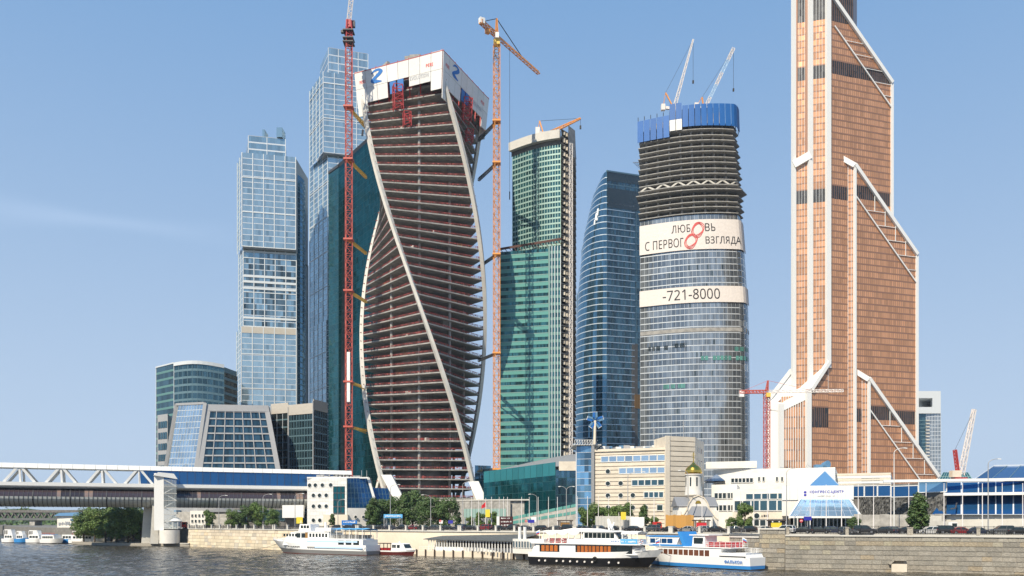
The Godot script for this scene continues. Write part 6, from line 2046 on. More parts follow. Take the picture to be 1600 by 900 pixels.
func blue_pavilion():
	var t := thing("blue_glass_hall", "long exhibition hall of blue glass bands over carved grey stone", "building", gp(1480, 215))
	# left link: dark blue glass over carved stone relief
	var a := gp(1310, 232); var b := gp(1392, 226); var c := gp(1480, 214); var e := gp(1640, 204)
	var f0 := flat_fn(a, b, GY, hy(757, 229))
	body(t, [a + Vector3(0, 0, -0.4), b + Vector3(0, 0, -0.4), c + Vector3(0, 0, -0.4), gp(1480, 260), gp(1315, 260)], GY, hy(757, 229), "concrete_dark", "link_core")
	var yv := func(py: float) -> float: return (hy(py, 229) - GY) / (hy(757, 229) - GY)
	for i in 4:
		window(t, f0, i / 4.0 + 0.004, (i + 1) / 4.0 - 0.004, yv.call(776.0), yv.call(759.0), "glass_blue", "white_metal", 0.2)
	var rn := flat_fn(b, c, GY, hy(757, 222))
	var rv := func(py: float) -> float: return (hy(py, 222) - GY) / (hy(757, 222) - GY)
	window(t, rn, 0.01, 0.5, rv.call(776.0), rv.call(759.0), "glass_blue", "white_metal", 0.2); window(t, rn, 0.51, 0.99, rv.call(770.0), rv.call(752.0), "glass_blue_light", "white_metal", 0.2)
	for s in [[f0, yv, 0.42, 1.0], [rn, rv, 0.0, 1.0]]:
		var k := 5
		for i in k:   # carved stone panels, lumpy relief
			var mb := MB.new()
			var u0 := lerpf(s[2], s[3], float(i) / k) + 0.003; var u1 := lerpf(s[2], s[3], float(i + 1) / k) - 0.003
			var va: float = s[1].call(806.0); var vb: float = s[1].call(777.0)
			var nx := 7; var ny := 8
			var hgt := {}
			for y in ny + 1:
				for x in nx + 1: hgt[Vector2i(x, y)] = rng.randf_range(0.05, 0.75)
			for y in ny:
				for x in nx:
					var w := []
					for z in [[x, y], [x + 1, y], [x + 1, y + 1], [x, y + 1]]:
						var u := lerpf(u0, u1, float(z[0]) / nx); var v := lerpf(va, vb, float(z[1]) / ny)
						w.append((s[0].call(u, v) as Vector3) + fnorm(s[0], 0.5, 0.5) * float(hgt[Vector2i(z[0], z[1])]))
					var tn := rng.randf_range(0.7, 1.0)
					mb.tri(w[0], w[1], w[2], Color(tn, tn, tn)); mb.tri(w[0], w[2], w[3], Color(tn, tn, tn))
			put(mb, "relief_panel", "granite_relief", t)
	# main hall: two sloping glass bands
	var lean := 3.0
	for s in [[754.0, 771.0, 6, "upper"], [775.0, 804.0, 6, "lower"]]:
		var l := at(1476, s[1], 214.0); var r := at(1640, s[1], 203.0); var r2 := at(1640, s[0] - 2.5, 203.0 + lean); var l2 := at(1476, s[0], 214.0 + lean)
		if s[3] == "lower":
			var tr := MB.new()
			tr.tri(at(1456, s[1], 215.2), l, l2)
			put(tr, "raking_pane", "glass_blue", t)
		var f := quad_fn(l, r, r2, l2)
		for i in 6:
			window(t, f, i / 6.0 + 0.003, (i + 1) / 6.0 - 0.003, 0.0, 1.0, "glass_blue", "steel_fin", 0.14, "glass_bay")
		var bk := MB.new()
		bk.quad(l + Vector3(0, 0, -0.3), r + Vector3(0, 0, -0.3), r2 + Vector3(0, 0, -0.3), l2 + Vector3(0, 0, -0.3))
		put(bk, "bay_backing", "dark_steel", t)
	for s in [[772.5, 214.3, 203.3], [750.5, 218.0, 206.0]]:
		var mb := MB.new()
		mb.bar(at(1474 if s[0] > 760 else 1380, s[0] + (0.0 if s[0] > 760 else 1.5), s[1]), at(1642, s[0] - 2.0, s[2]), 1.6, 0.7)
		put(mb, "eaves_band", "white_metal", t)
	body(t, [gp(1470, 219.5), gp(1642, 209), gp(1642, 250), gp(1475, 260)], GY, hy(752, 212), "concrete_dark", "hall_core")
	body(t, [gp(1456, 216.5), gp(1642, 203.5), gp(1642, 210), gp(1470, 220)], GY, hy(804.5, 212), "concrete_light", "base_wall")
	# hipped upper glass roof
	var p := [at(1523, 749, 222), at(1660, 746, 214), at(1660, 726, 226), at(1553, 728, 232)]
	var fh := quad_fn(p[0], p[1], p[2], p[3])
	for i in 5: window(t, fh, i / 5.0, (i + 1) / 5.0 - 0.002, 0, 1, "glass_blue", "slate_fin", 0.12, "roof_glass_bay")
	var hp := MB.new()
	hp.tri(p[0], p[3], at(1530, 748, 245)); hp.quad(p[3], p[2], p[2] + Vector3(0, -4, -16), p[3] + Vector3(0, -4, -12))
	put(hp, "roof_back", "roof_slate", t)
	hp = MB.new()
	hp.bar(p[3], p[2], 0.5, 0.5); hp.bar(p[0], p[3], 0.3, 0.3)
	put(hp, "roof_ridge", "steel_fin", t)
	for s in [[1485, 795, 1495, 786], [1528, 795, 1538, 786]]:   # tilted open vents
		var mb := MB.new()
		mb.bar(at(s[0], s[1], 212), at(s[2] - 2, s[1] - 1, 211.4), 0.3); mb.bar(at(s[2] - 2, s[1] - 1, 211.4), at(s[2], s[3], 213), 0.3)
		put(mb, "open_vent", "dark_steel", t)
	# carved free-standing plinth wall
	t = thing("grey_hoarding", "plain grey hoarding wall before the blue glass hall", "wall", gp(1410, 205))
	var wa := gp(1334, 214); var wb := gp(1475, 205)
	for i in 10:
		var mb := MB.new()
		band(mb, flat_fn(wa, wb, GY, hy(804, 209)), i / 10.0 + 0.001, (i + 1) / 10.0 - 0.001, 0, 1.0 + (0.0 if i % 3 else 0.03), 0.3, 1, Color.WHITE * rng.randf_range(0.85, 1.0))
		put(mb, "board", "concrete", t)
	# far building, right of the bronze tower
	t = thing("far_glass_tower", "distant pale tower with open roof frame behind bronze tower", "tower", gp(1450, 620))
	var ta := gp(1430, 620); var tb := gp(1470, 617.5)
	var yt := hy(646, 620)
	curtain(t, flat_fn(gp(1447, 619), tb, GY, yt), {"nf": 30, "nc": 10, "nb": 2, "name": "window", "g": "glass_steel", "s": "steel_fin", "sp": 0.14, "so": 0.08, "m": "steel_fin", "me": 2, "mw": 0.3, "var": 0.3, "seed": 240})
	curtain(t, flat_fn(ta, gp(1447, 619), GY, yt), {"nf": 30, "nc": 8, "g": "glass_slate", "s": "slate_fin", "sp": 0.2, "so": 0.08, "var": 0.4, "seed": 241})
	body(t, inset([ta, tb, gp(1470, 650), gp(1432, 650)], 0.4), GY, yt, "grey_panel")
	var tf := MB.new()
	for z in [[1430.0, 1470.0, 646.0, 636.0, 0.0], [1430.0, 1470.0, 622.0, 611.0, 0.0], [1457.0, 1470.0, 636.0, 622.0, 0.0], [1430.0, 1457.0, 636.0, 622.0, 16.0]]:
		var x0 := gp(z[0], 617).x; var x1 := gp(z[1], 617).x
		tf.hexa([Vector3(x0, hy(z[2], 617), -617.0 - z[4]), Vector3(x1, hy(z[2], 617), -617.0 - z[4]), Vector3(x1 + 9, hy(z[2], 617), -640), Vector3(x0 + 9, hy(z[2], 617), -640), Vector3(x0, hy(z[3], 617), -617.0 - z[4]), Vector3(x1, hy(z[3], 617), -617.0 - z[4]), Vector3(x1 + 9, hy(z[3], 617), -640), Vector3(x0 + 9, hy(z[3], 617), -640)])
	put(tf, "roof_frame", "grid_white", t)
	for j in 16:
		var mb := MB.new()
		mb.box(at(1449.5, 657 + j * 5.0, 618), Vector3(2.4, 0.9, 1.4))
		put(mb, "balcony", "concrete_light", t)
	t = thing("green_glass_mound", "low green glass roof behind the crawler crane", "building", gp(1492, 470))
	var mm := quad_fn(gp(1466, 470, hy(752, 470)), gp(1521, 466, hy(752, 466)), at(1512, 738, 474), at(1474, 738, 478))
	curtain(t, mm, {"nf": 2, "nc": 12, "nb": 6, "name": "pane", "g": "glass_green", "s": "mint_fin", "sp": 0.06, "so": 0.1, "m": "mint_fin", "me": 1, "mw": 0.2, "var": 0.3, "seed": 245})
	body(t, [gp(1466, 470.6), gp(1521, 466.6), gp(1521, 500), gp(1468, 500)], GY, hy(752, 470), "mint_dark")

# ================================================================ embankment
const WALL := [[295.0, 338.0], [430.0, 295.0], [560.0, 270.0], [720.0, 245.0], [900.0, 222.0], [1050.0, 203.0], [1140.0, 193.0], [1225.0, 185.0], [1400.0, 168.0], [1600.0, 158.0], [1720.0, 152.0]]
func wd(px: float) -> float:
	for i in WALL.size() - 1:
		if px <= WALL[i + 1][0] or i == WALL.size() - 2:
			return lerpf(WALL[i][1], WALL[i + 1][1], (px - WALL[i][0]) / (WALL[i + 1][0] - WALL[i][0]))
	return 150.0

func stone_wall(called: String, label: String, a: Vector3, b: Vector3, top: float, rows: int, bw: float, tones: Array, m: String, plain := false):
	var t := thing(called, label, "wall", Vector3(a.x, 0, a.z))
	var nrm := Vector3.UP.cross(b - a).normalized()   # towards the river when a is on the left
	if nrm.z < 0: nrm = -nrm
	var batter := 0.5
	var fn := quad_fn(Vector3(a.x, -0.5, a.z) + nrm * batter, Vector3(b.x, -0.5, b.z) + nrm * batter, Vector3(b.x, top, b.z), Vector3(a.x, top, a.z))
	var mb := MB.new()
	var q := [Vector3(a.x, -1.2, a.z) + nrm * batter, Vector3(b.x, -1.2, b.z) + nrm * batter, Vector3(b.x, -1.2, b.z) - nrm * 2.0, Vector3(a.x, -1.2, a.z) - nrm * 2.0, Vector3(a.x, top, a.z), Vector3(b.x, top, b.z), Vector3(b.x, top, b.z) - nrm * 2.0, Vector3(a.x, top, a.z) - nrm * 2.0]
	mb.hexa(q)
	put(mb, "wall_body", "joint" if not plain else m, t)
	if not plain:
		var len := a.distance_to(b)
		for j in rows:
			var u := 0.0
			var off := rng.randf_range(0.3, 1.0)
			while u < 1.0:
				var w := bw * rng.randf_range(0.7, 1.35) * off / len
				off = 1.0
				var u1 := minf(1.0, u + w)
				if 1.0 - u1 < 0.3 * bw / len: u1 = 1.0
				var s := MB.new()
				var k := rng.randf_range(0.78, 1.08)
				var tc: Color = tones[mini(tones.size() - 1, int(float(j) / rows * tones.size()))]
				if rng.randf() < 0.10: tc = Color(1.15, 1.04, 0.88)
				if rng.randf() < 0.10: tc = Color(0.78, 0.79, 0.8)
				band(s, fn, u + 0.05 / len, u1 - 0.05 / len, float(j) / rows + 0.006, float(j + 1) / rows - 0.006, 0.10 + rng.randf_range(-0.02, 0.04), 1, Color(tc.r * k, tc.g * k, tc.b * k))
				put(s, "stone_block", m, t)
				u = u1
	var cp := MB.new()
	cp.bar(a + Vector3(0, top - a.y + 0.12, 0) - nrm * 0.3, b + Vector3(0, top - b.y + 0.12, 0) - nrm * 0.3, 1.3, 0.3)
	put(cp, "coping", "concrete_light", t)
	return t

func railing(label: String, a: Vector3, b: Vector3, step: float, post_m := "granite"):
	var t := thing("iron_railing", label, "railing", a)
	var len := a.distance_to(b)
	var n := maxi(1, roundi(len / step))
	var d := (b - a).normalized()
	for i in n + 1:
		var p := a.lerp(b, float(i) / n)
		var mb := MB.new()
		mb.box(p + Vector3(0, 0.75, 0), Vector3(0.62, 1.5, 0.62), atan2(-d.z, d.x)); mb.box(p + Vector3(0, 1.55, 0), Vector3(0.78, 0.16, 0.78), atan2(-d.z, d.x))
		put(mb, "post", post_m, t)
		if i == n: break
		var q := a.lerp(b, float(i + 1) / n)
		mb = MB.new()
		for h in [0.25, 0.95, 1.15]: mb.bar(p + Vector3.UP * h, q + Vector3.UP * h, 0.09)
		var k := int(p.distance_to(q) / 0.3)
		for j in k:
			var w := p.lerp(q, (j + 0.5) / k)
			mb.bar(w + Vector3.UP * 0.2, w + Vector3.UP * (1.2 if j % 8 else 1.35), 0.07 if j % 8 else 0.14)
		put(mb, "rail_panel", "black_iron", t)

func embankment():
	var tones := [Color(1.0, 0.98, 0.95), Color(0.86, 0.87, 0.87), Color(0.9, 0.9, 0.9), Color(0.84, 0.85, 0.86), Color(1.08, 1.0, 0.86), Color(0.9, 0.92, 0.93)]
	stone_wall("embankment_wall", "grey and tan granite embankment wall in front of blue glass hall", gp(1227, 173), gp(1420, 165.5), GY, 8, 2.1, tones, "granite")
	stone_wall("embankment_wall", "weathered granite embankment wall with a low drain arch at its foot", gp(1420, 165.5), gp(1640, 155.5), GY, 8, 2.1, tones, "granite")
	var t := thing("drain_arch", "small dark drain opening with stone hood at foot of wall", "drain", gp(1402, 166))
	var c := gp(1404, 165.3, 0)
	var dv := (gp(1420, 165.5) - gp(1227, 173)).normalized()
	var mb := MB.new()
	mb.bar(c + Vector3.UP * 1.5 - dv * 1.7, c + Vector3.UP * 2.4 - dv * 0.8, 0.8, 0.35); mb.bar(c + Vector3.UP * 2.4 - dv * 0.8, c + Vector3.UP * 2.4 + dv * 1.4, 0.8, 0.35)
	put(mb, "hood", "granite", t)
	mb = MB.new()
	mb.bar(c + Vector3.UP * 0.8 - dv * 1.3, c + Vector3.UP * 0.8 + dv * 1.5, 0.6, 1.6)
	put(mb, "opening", "cream_stone", t)
	# stepped bastion at the end of the wall
	t = stone_wall("bastion_wall", "stepped granite bastion with solid parapet beside the moored stern", gp(1187, 176), gp(1227, 173.2), 8.35, 9, 1.9, tones, "granite")
	stone_wall("stair_wall", "lower granite stair wall beside the stepped bastion", gp(1140, 181), gp(1187, 176.2), 6.6, 7, 1.9, tones, "granite")
	for s in [[1227.0, 173.0, 1228.0, 186.0, 8.35, "granite end face of the stepped bastion"]]:
		mb = MB.new()
		mb.hexa([gp(1140, 181, -1), gp(1140, 181, -1) + Vector3(0.5, 0, 0), gp(1141, 194, -1) + Vector3(0.5, 0, 0), gp(1141, 194, -1), gp(1140, 181, 6.6), gp(1140, 181, 6.6) + Vector3(0.5, 0, 0), gp(1141, 194, 6.6) + Vector3(0.5, 0, 0), gp(1141, 194, 6.6)])
		put(mb, "return_wall", "granite", t)
	# rendered wall behind the boats
	var pts := [295.0, 430.0, 560.0, 720.0, 900.0, 1050.0, 1140.0]
	var lab := ["pale stone embankment wall below the footbridge", "pale stone embankment wall behind the white ferry", "cream rendered embankment wall behind the red launch", "cream rendered embankment wall behind the landing stage", "cream rendered embankment wall behind the black boat", "cream rendered embankment wall behind the blue and white boat"]
	for i in 6:
		var a := gp(pts[i], wd(pts[i])); var b := gp(pts[i + 1], wd(pts[i + 1]))
		stone_wall("embankment_wall", lab[i], a, b, GY, 6, 3.0, [Color(1.0, 0.97, 0.88), Color(1.06, 1.02, 0.92), Color(0.98, 0.95, 0.9)], "plaster" if i > 0 else "cream_stone", i > 1)
	# railings
	railing("black iron railing with stone posts in front of convention centre", gp(1231, 174, GY + 0.25), gp(1420, 166.5, GY + 0.25), 11.0)
	railing("black iron railing with stone posts in front of blue glass hall", gp(1424, 166.4, GY + 0.25), gp(1640, 156.5, GY + 0.25), 11.0)
	var rl := ["black iron railing with pale posts beside the lift tower", "black iron railing with pale posts above the white ferry", "black iron railing with pale posts above the red launch", "black iron railing with pale posts above the landing stage", "black iron railing with pale posts above the black boat", "black iron railing with pale posts before the chapel"]
	for i in 6:
		var e: float = 1187.0 if i == 5 else pts[i + 1] - 3.0
		railing(rl[i], gp(pts[i], wd(pts[i]) + 0.8, GY + 0.25), gp(e, wd(e) + 0.8, GY + 0.25), 6.5, "concrete_light")

# ================================================================ cars
func make_car(kind: String, m: String) -> Node3D:
	var key := kind + m
	if car_proto.has(key): return car_proto[key]
	var o := Node3D.new()
	var st: Array
	var cb: Array   # cabin: x rear bottom, x rear top, x front top, x front bottom, belt, roof
	match kind:
		"sedan":
			st = [[-2.3, 0.38, 0.72, 0.72], [-2.18, 0.26, 0.92, 0.84], [-1.3, 0.2, 0.98, 0.9], [0.7, 0.2, 0.96, 0.9], [1.35, 0.2, 0.88, 0.89], [2.1, 0.24, 0.76, 0.82], [2.3, 0.34, 0.62, 0.7]]
			cb = [-1.75, -1.05, 0.2, 1.0, 0.96, 1.44]
		"suv":
			st = [[-2.35, 0.45, 0.9, 0.8], [-2.25, 0.36, 1.08, 0.9], [-1.3, 0.3, 1.14, 0.94], [0.8, 0.3, 1.12, 0.94], [1.4, 0.3, 1.06, 0.93], [2.2, 0.34, 0.96, 0.86], [2.4, 0.44, 0.8, 0.76]]
			cb = [-2.2, -1.95, 0.35, 1.1, 1.1, 1.76]
		_:
			st = [[-2.1, 0.4, 0.8, 0.74], [-2.0, 0.28, 1.0, 0.86], [-1.2, 0.22, 1.02, 0.88], [0.7, 0.22, 0.98, 0.88], [1.3, 0.22, 0.9, 0.86], [1.9, 0.26, 0.78, 0.78], [2.05, 0.36, 0.64, 0.68]]
			cb = [-1.95, -1.6, 0.25, 1.05, 0.98, 1.52]
	var b := MB.new()
	var ring := func(s: Array) -> Array:
		var y0: float = s[1]; var y1: float = s[2]; var w: float = s[3]
		return [Vector3(s[0], y0, w * 0.92), Vector3(s[0], lerpf(y0, y1, 0.55), w), Vector3(s[0], y1 - 0.06, w * 0.97), Vector3(s[0], y1, w * 0.84), Vector3(s[0], y1, -w * 0.84), Vector3(s[0], y1 - 0.06, -w * 0.97), Vector3(s[0], lerpf(y0, y1, 0.55), -w), Vector3(s[0], y0, -w * 0.92)]
	for i in st.size() - 1:
		var r0: Array = ring.call(st[i]); var r1: Array = ring.call(st[i + 1])
		for k in 8: b.quad(r0[k], r1[k], r1[(k + 1) % 8], r0[(k + 1) % 8])
	for e in [0, st.size() - 1]:
		var r: Array = ring.call(st[e])
		for k in range(1, 7):
			if e == 0: b.tri(r[0], r[k], r[k + 1])
			else: b.tri(r[0], r[k + 1], r[k])
	var wb := 0.80; var wt := 0.62
	if kind == "suv": wb = 0.84; wt = 0.70
	var c := [Vector3(cb[0], cb[4], wb), Vector3(cb[3], cb[4], wb), Vector3(cb[3], cb[4], -wb), Vector3(cb[0], cb[4], -wb), Vector3(cb[1], cb[5] - 0.05, wt), Vector3(cb[2], cb[5] - 0.05, wt), Vector3(cb[2], cb[5] - 0.05, -wt), Vector3(cb[1], cb[5] - 0.05, -wt)]
	for k in 4: b.bar(c[k], c[k + 4], 0.09)
	for z in [0, 3]:
		var xm := lerpf(cb[1], cb[2], 0.5)
		b.bar(Vector3(lerpf(cb[0], cb[3], 0.5), cb[4], wb if z == 0 else -wb), Vector3(xm, cb[5] - 0.05, wt if z == 0 else -wt), 0.09)
	b.hexa([c[4], c[5], c[6], c[7], c[4] + Vector3(0.12, 0.07, -0.1), c[5] + Vector3(-0.12, 0.07, -0.1), c[6] + Vector3(-0.12, 0.07, 0.1), c[7] + Vector3(0.12, 0.07, 0.1)])
	putl(b, "body", m, o)
	for f in [["windscreen", 1, 2, 6, 5], ["rear_window", 3, 0, 4, 7]]:
		var g := MB.new()
		g.quad(c[f[1]], c[f[2]], c[f[3]], c[f[4]])
		putl(g, f[0], "glass_dark", o)
	for z in 2:
		for h in 2:
			var g := MB.new()
			var p0: Vector3 = c[0] if z == 0 else c[3]; var p1: Vector3 = c[1] if z == 0 else c[2]; var p2: Vector3 = c[5] if z == 0 else c[6]; var p3: Vector3 = c[4] if z == 0 else c[7]
			var q := [p0.lerp(p1, h * 0.5), p0.lerp(p1, h * 0.5 + 0.5), p3.lerp(p2, h * 0.5 + 0.5), p3.lerp(p2, h * 0.5)]
			if z == 0: g.quad(q[0], q[1], q[2], q[3])
			else: g.quad(q[1], q[0], q[3], q[2])
			putl(g, "side_window", "glass_dark", o)
	var xe: float = st[0][0]; var xf: float = st[-1][0]
	for z in [-1, 1]:
		var l := MB.new()
		l.box(Vector3(xe + 0.05, lerpf(st[0][1], st[1][2], 0.75), z * 0.62), Vector3(0.16, 0.2, 0.3))
		putl(l, "tail_light", "lamp_red", o)
		l = MB.new()
		l.box(Vector3(xf - 0.08, lerpf(st[-1][1], st[-2][2], 0.7), z * 0.56), Vector3(0.2, 0.15, 0.3))
		putl(l, "headlight", "lamp_clear", o)
		for x in [-1.35, 1.35]:
			var w := MB.new()
			var r := 0.32 if kind != "suv" else 0.37
			w.tube(Vector3(x, r, z * 0.72), Vector3(x, r, z * 0.93), r, r, 16)
			var wh := putl(w, "wheel", "tyre", o)
			w = MB.new()
			w.tube(Vector3(x, r, z * 0.90), Vector3(x, r, z * 0.945), r * 0.62, r * 0.58, 12)
			putl(w, "rim", "rim", wh)
	var pl := MB.new()
	pl.box(Vector3(xe - 0.02, 0.62, 0), Vector3(0.04, 0.12, 0.5)); pl.box(Vector3(xf + 0.02, 0.45, 0), Vector3(0.04, 0.12, 0.5))
	putl(pl, "number_plate", "white_paint", o)
	car_proto[key] = o
	return o

func cars():
	var list := [[528, "sedan", "car_black"], [545, "sedan", "car_black"], [560, "suv", "car_blue"], [577, "sedan", "car_grey"], [594, "sedan", "car_black"], [611, "sedan", "car_blue"], [628, "hatch", "car_black"], [645, "sedan", "car_red"], [663, "sedan", "car_black"], [682, "hatch", "car_grey"], [700, "sedan", "car_black"], [718, "suv", "car_blue"], [736, "sedan", "car_black"], [757, "suv", "car_red"], [779, "sedan", "car_black"], [800, "suv", "car_black"], [822, "sedan", "car_blue"], [843, "hatch", "car_black"], [866, "sedan", "car_grey"], [890, "suv", "car_black"], [914, "sedan", "car_black"], [938, "hatch", "car_blue"], [962, "sedan", "car_black"], [988, "sedan", "car_black"], [1018, "suv", "car_grey"], [1046, "sedan", "car_black"], [1074, "sedan", "car_silver"], [1096, "hatch", "car_silver"], [1121, "sedan", "car_black"], [1152, "sedan", "car_grey"], [1176, "hatch", "car_black"], [1200, "sedan", "car_black"], [1226, "suv", "car_white"], [1252, "sedan", "car_black"], [1281, "sedan", "car_black"], [1302, "hatch", "car_blue"], [1322, "sedan", "car_grey"], [1352, "suv", "car_black"], [1379, "sedan", "car_black"], [1398, "hatch", "car_blue"], [1420, "sedan", "car_black"], [1452, "hatch", "car_white"], [1482, "suv", "car_black"], [1503, "sedan", "car_red"], [1530, "sedan", "car_blue"], [1565, "suv", "car_grey"], [1594, "sedan", "car_black"]]
	var colour := {"car_black": "black", "car_grey": "grey", "car_blue": "dark blue", "car_silver": "silver", "car_white": "white", "car_red": "red"}
	var kindw := {"sedan": "saloon car", "suv": "tall estate car", "hatch": "hatchback"}
	var area := [[600, "behind railing above white ferry"], [760, "behind railing above landing stage"], [1000, "behind railing above black boat"], [1220, "behind railing before the chapel"], [1400, "behind railing before convention centre"], [1700, "behind railing before blue glass hall"]]
	for i in list.size():
		var c: Array = list[i]
		var proto := make_car(c[1], c[2])
		var o: Node3D = proto.duplicate()
		o.name = numbered("parked_car")
		add_child(o)
		var px: float = c[0]
		var d := wd(px) + 5.0 + rng.randf_range(-0.6, 0.6)
		if px > 1225: d = lerpf(174, 157, (px - 1227) / 413.0) + 6.0
		o.position = gp(px, d, GY + 0.465)
		var p := gp(px - 10, wd(px - 10)); var q := gp(px + 10, wd(px + 10))
		var wa := atan2(-(q.z - p.z), q.x - p.x)
		o.rotation.y = wa + rng.randf_range(-0.06, 0.06) + (0.0 if px < 1230 else 0.25) + (PI if rng.randf() < 0.35 else 0.0)
		var ar := ""
		for z in area:
			if px < z[0]:
				ar = z[1]; break
		o.set_meta("label", "%s %s parked %s" % [colour[c[2]], kindw[c[1]], ar])
		o.set_meta("category", "car"); o.set_meta("group", "%s %ss %s" % [colour[c[2]], kindw[c[1]], ar])
	for k in car_proto: car_proto[k].free()

# ================================================================ trees
func make_tree(h: float, r: float, sd: int, leaf: String, tall := false) -> Node3D:
	var g := RandomNumberGenerator.new()
	g.seed = sd
	var o := Node3D.new()
	var tr := MB.new()
	tr.tube(Vector3(0, -0.3, 0), Vector3(0.1, h * 0.45, 0.1), h * 0.03, h * 0.018, 8); tr.tube(Vector3(0.1, h * 0.45, 0.1), Vector3(0.0, h * 0.85, 0), h * 0.018, h * 0.005, 6)
	var cl := []
	var nclump := 26 if not tall else 30
	for i in nclump:
		var y := g.randf_range(0.2, 0.94)
		var prof := sqrt(maxf(0.0, 1.0 - pow((y - 0.55) / 0.47, 2.0))) if not tall else 0.75 * sqrt(maxf(0.05, 1.0 - pow((y - 0.45) / 0.56, 2.0)))
		var a := g.randf_range(0, TAU)
		var rr := r * prof * sqrt(g.randf_range(0.15, 1.0)) * 0.82
		cl.append([Vector3(cos(a) * rr, y * h, sin(a) * rr), r * g.randf_range(0.22, 0.40)])
	for c in cl:
		if g.randf() < 0.5: tr.tube(Vector3(0.05, c[0].y * 0.62, 0.05), c[0], h * 0.009, h * 0.003, 5, false)
	putl(tr, "trunk", "bark", o)
	var lf := MB.new()
	for c in cl:
		var k := int(150 * pow(c[1] / (r * 0.3), 2.0))
		var tone := g.randf_range(0.75, 1.25)
		for i in k:
			var e := Vector3(g.randfn(), g.randfn(), g.randfn()).normalized()
			var p: Vector3 = c[0] + e * c[1] * pow(g.randf_range(0.25, 1.0), 0.45) * g.randf_range(0.85, 1.18)
			var nn := (e + Vector3(g.randfn(), g.randfn() + 0.6, g.randfn()) * 0.55).normalized()
			var s := nn.cross(Vector3(g.randfn(), g.randfn(), g.randfn())).normalized()
			var w := nn.cross(s)
			var z := g.randf_range(0.14, 0.30) * (h / 10.0 + 0.25)
			var f := tone * g.randf_range(0.7, 1.3)
			var col := Color(f * g.randf_range(0.9, 1.2), f, f * 0.9)
			var q := [p - s * z, p - w * z * 0.55, p + s * z, p + w * z * 0.55]
			lf.quadn([q[0], q[1], q[2], q[3]], [nn, nn, nn, nn], col)
	putl(lf, "crown", leaf, o)
	return o

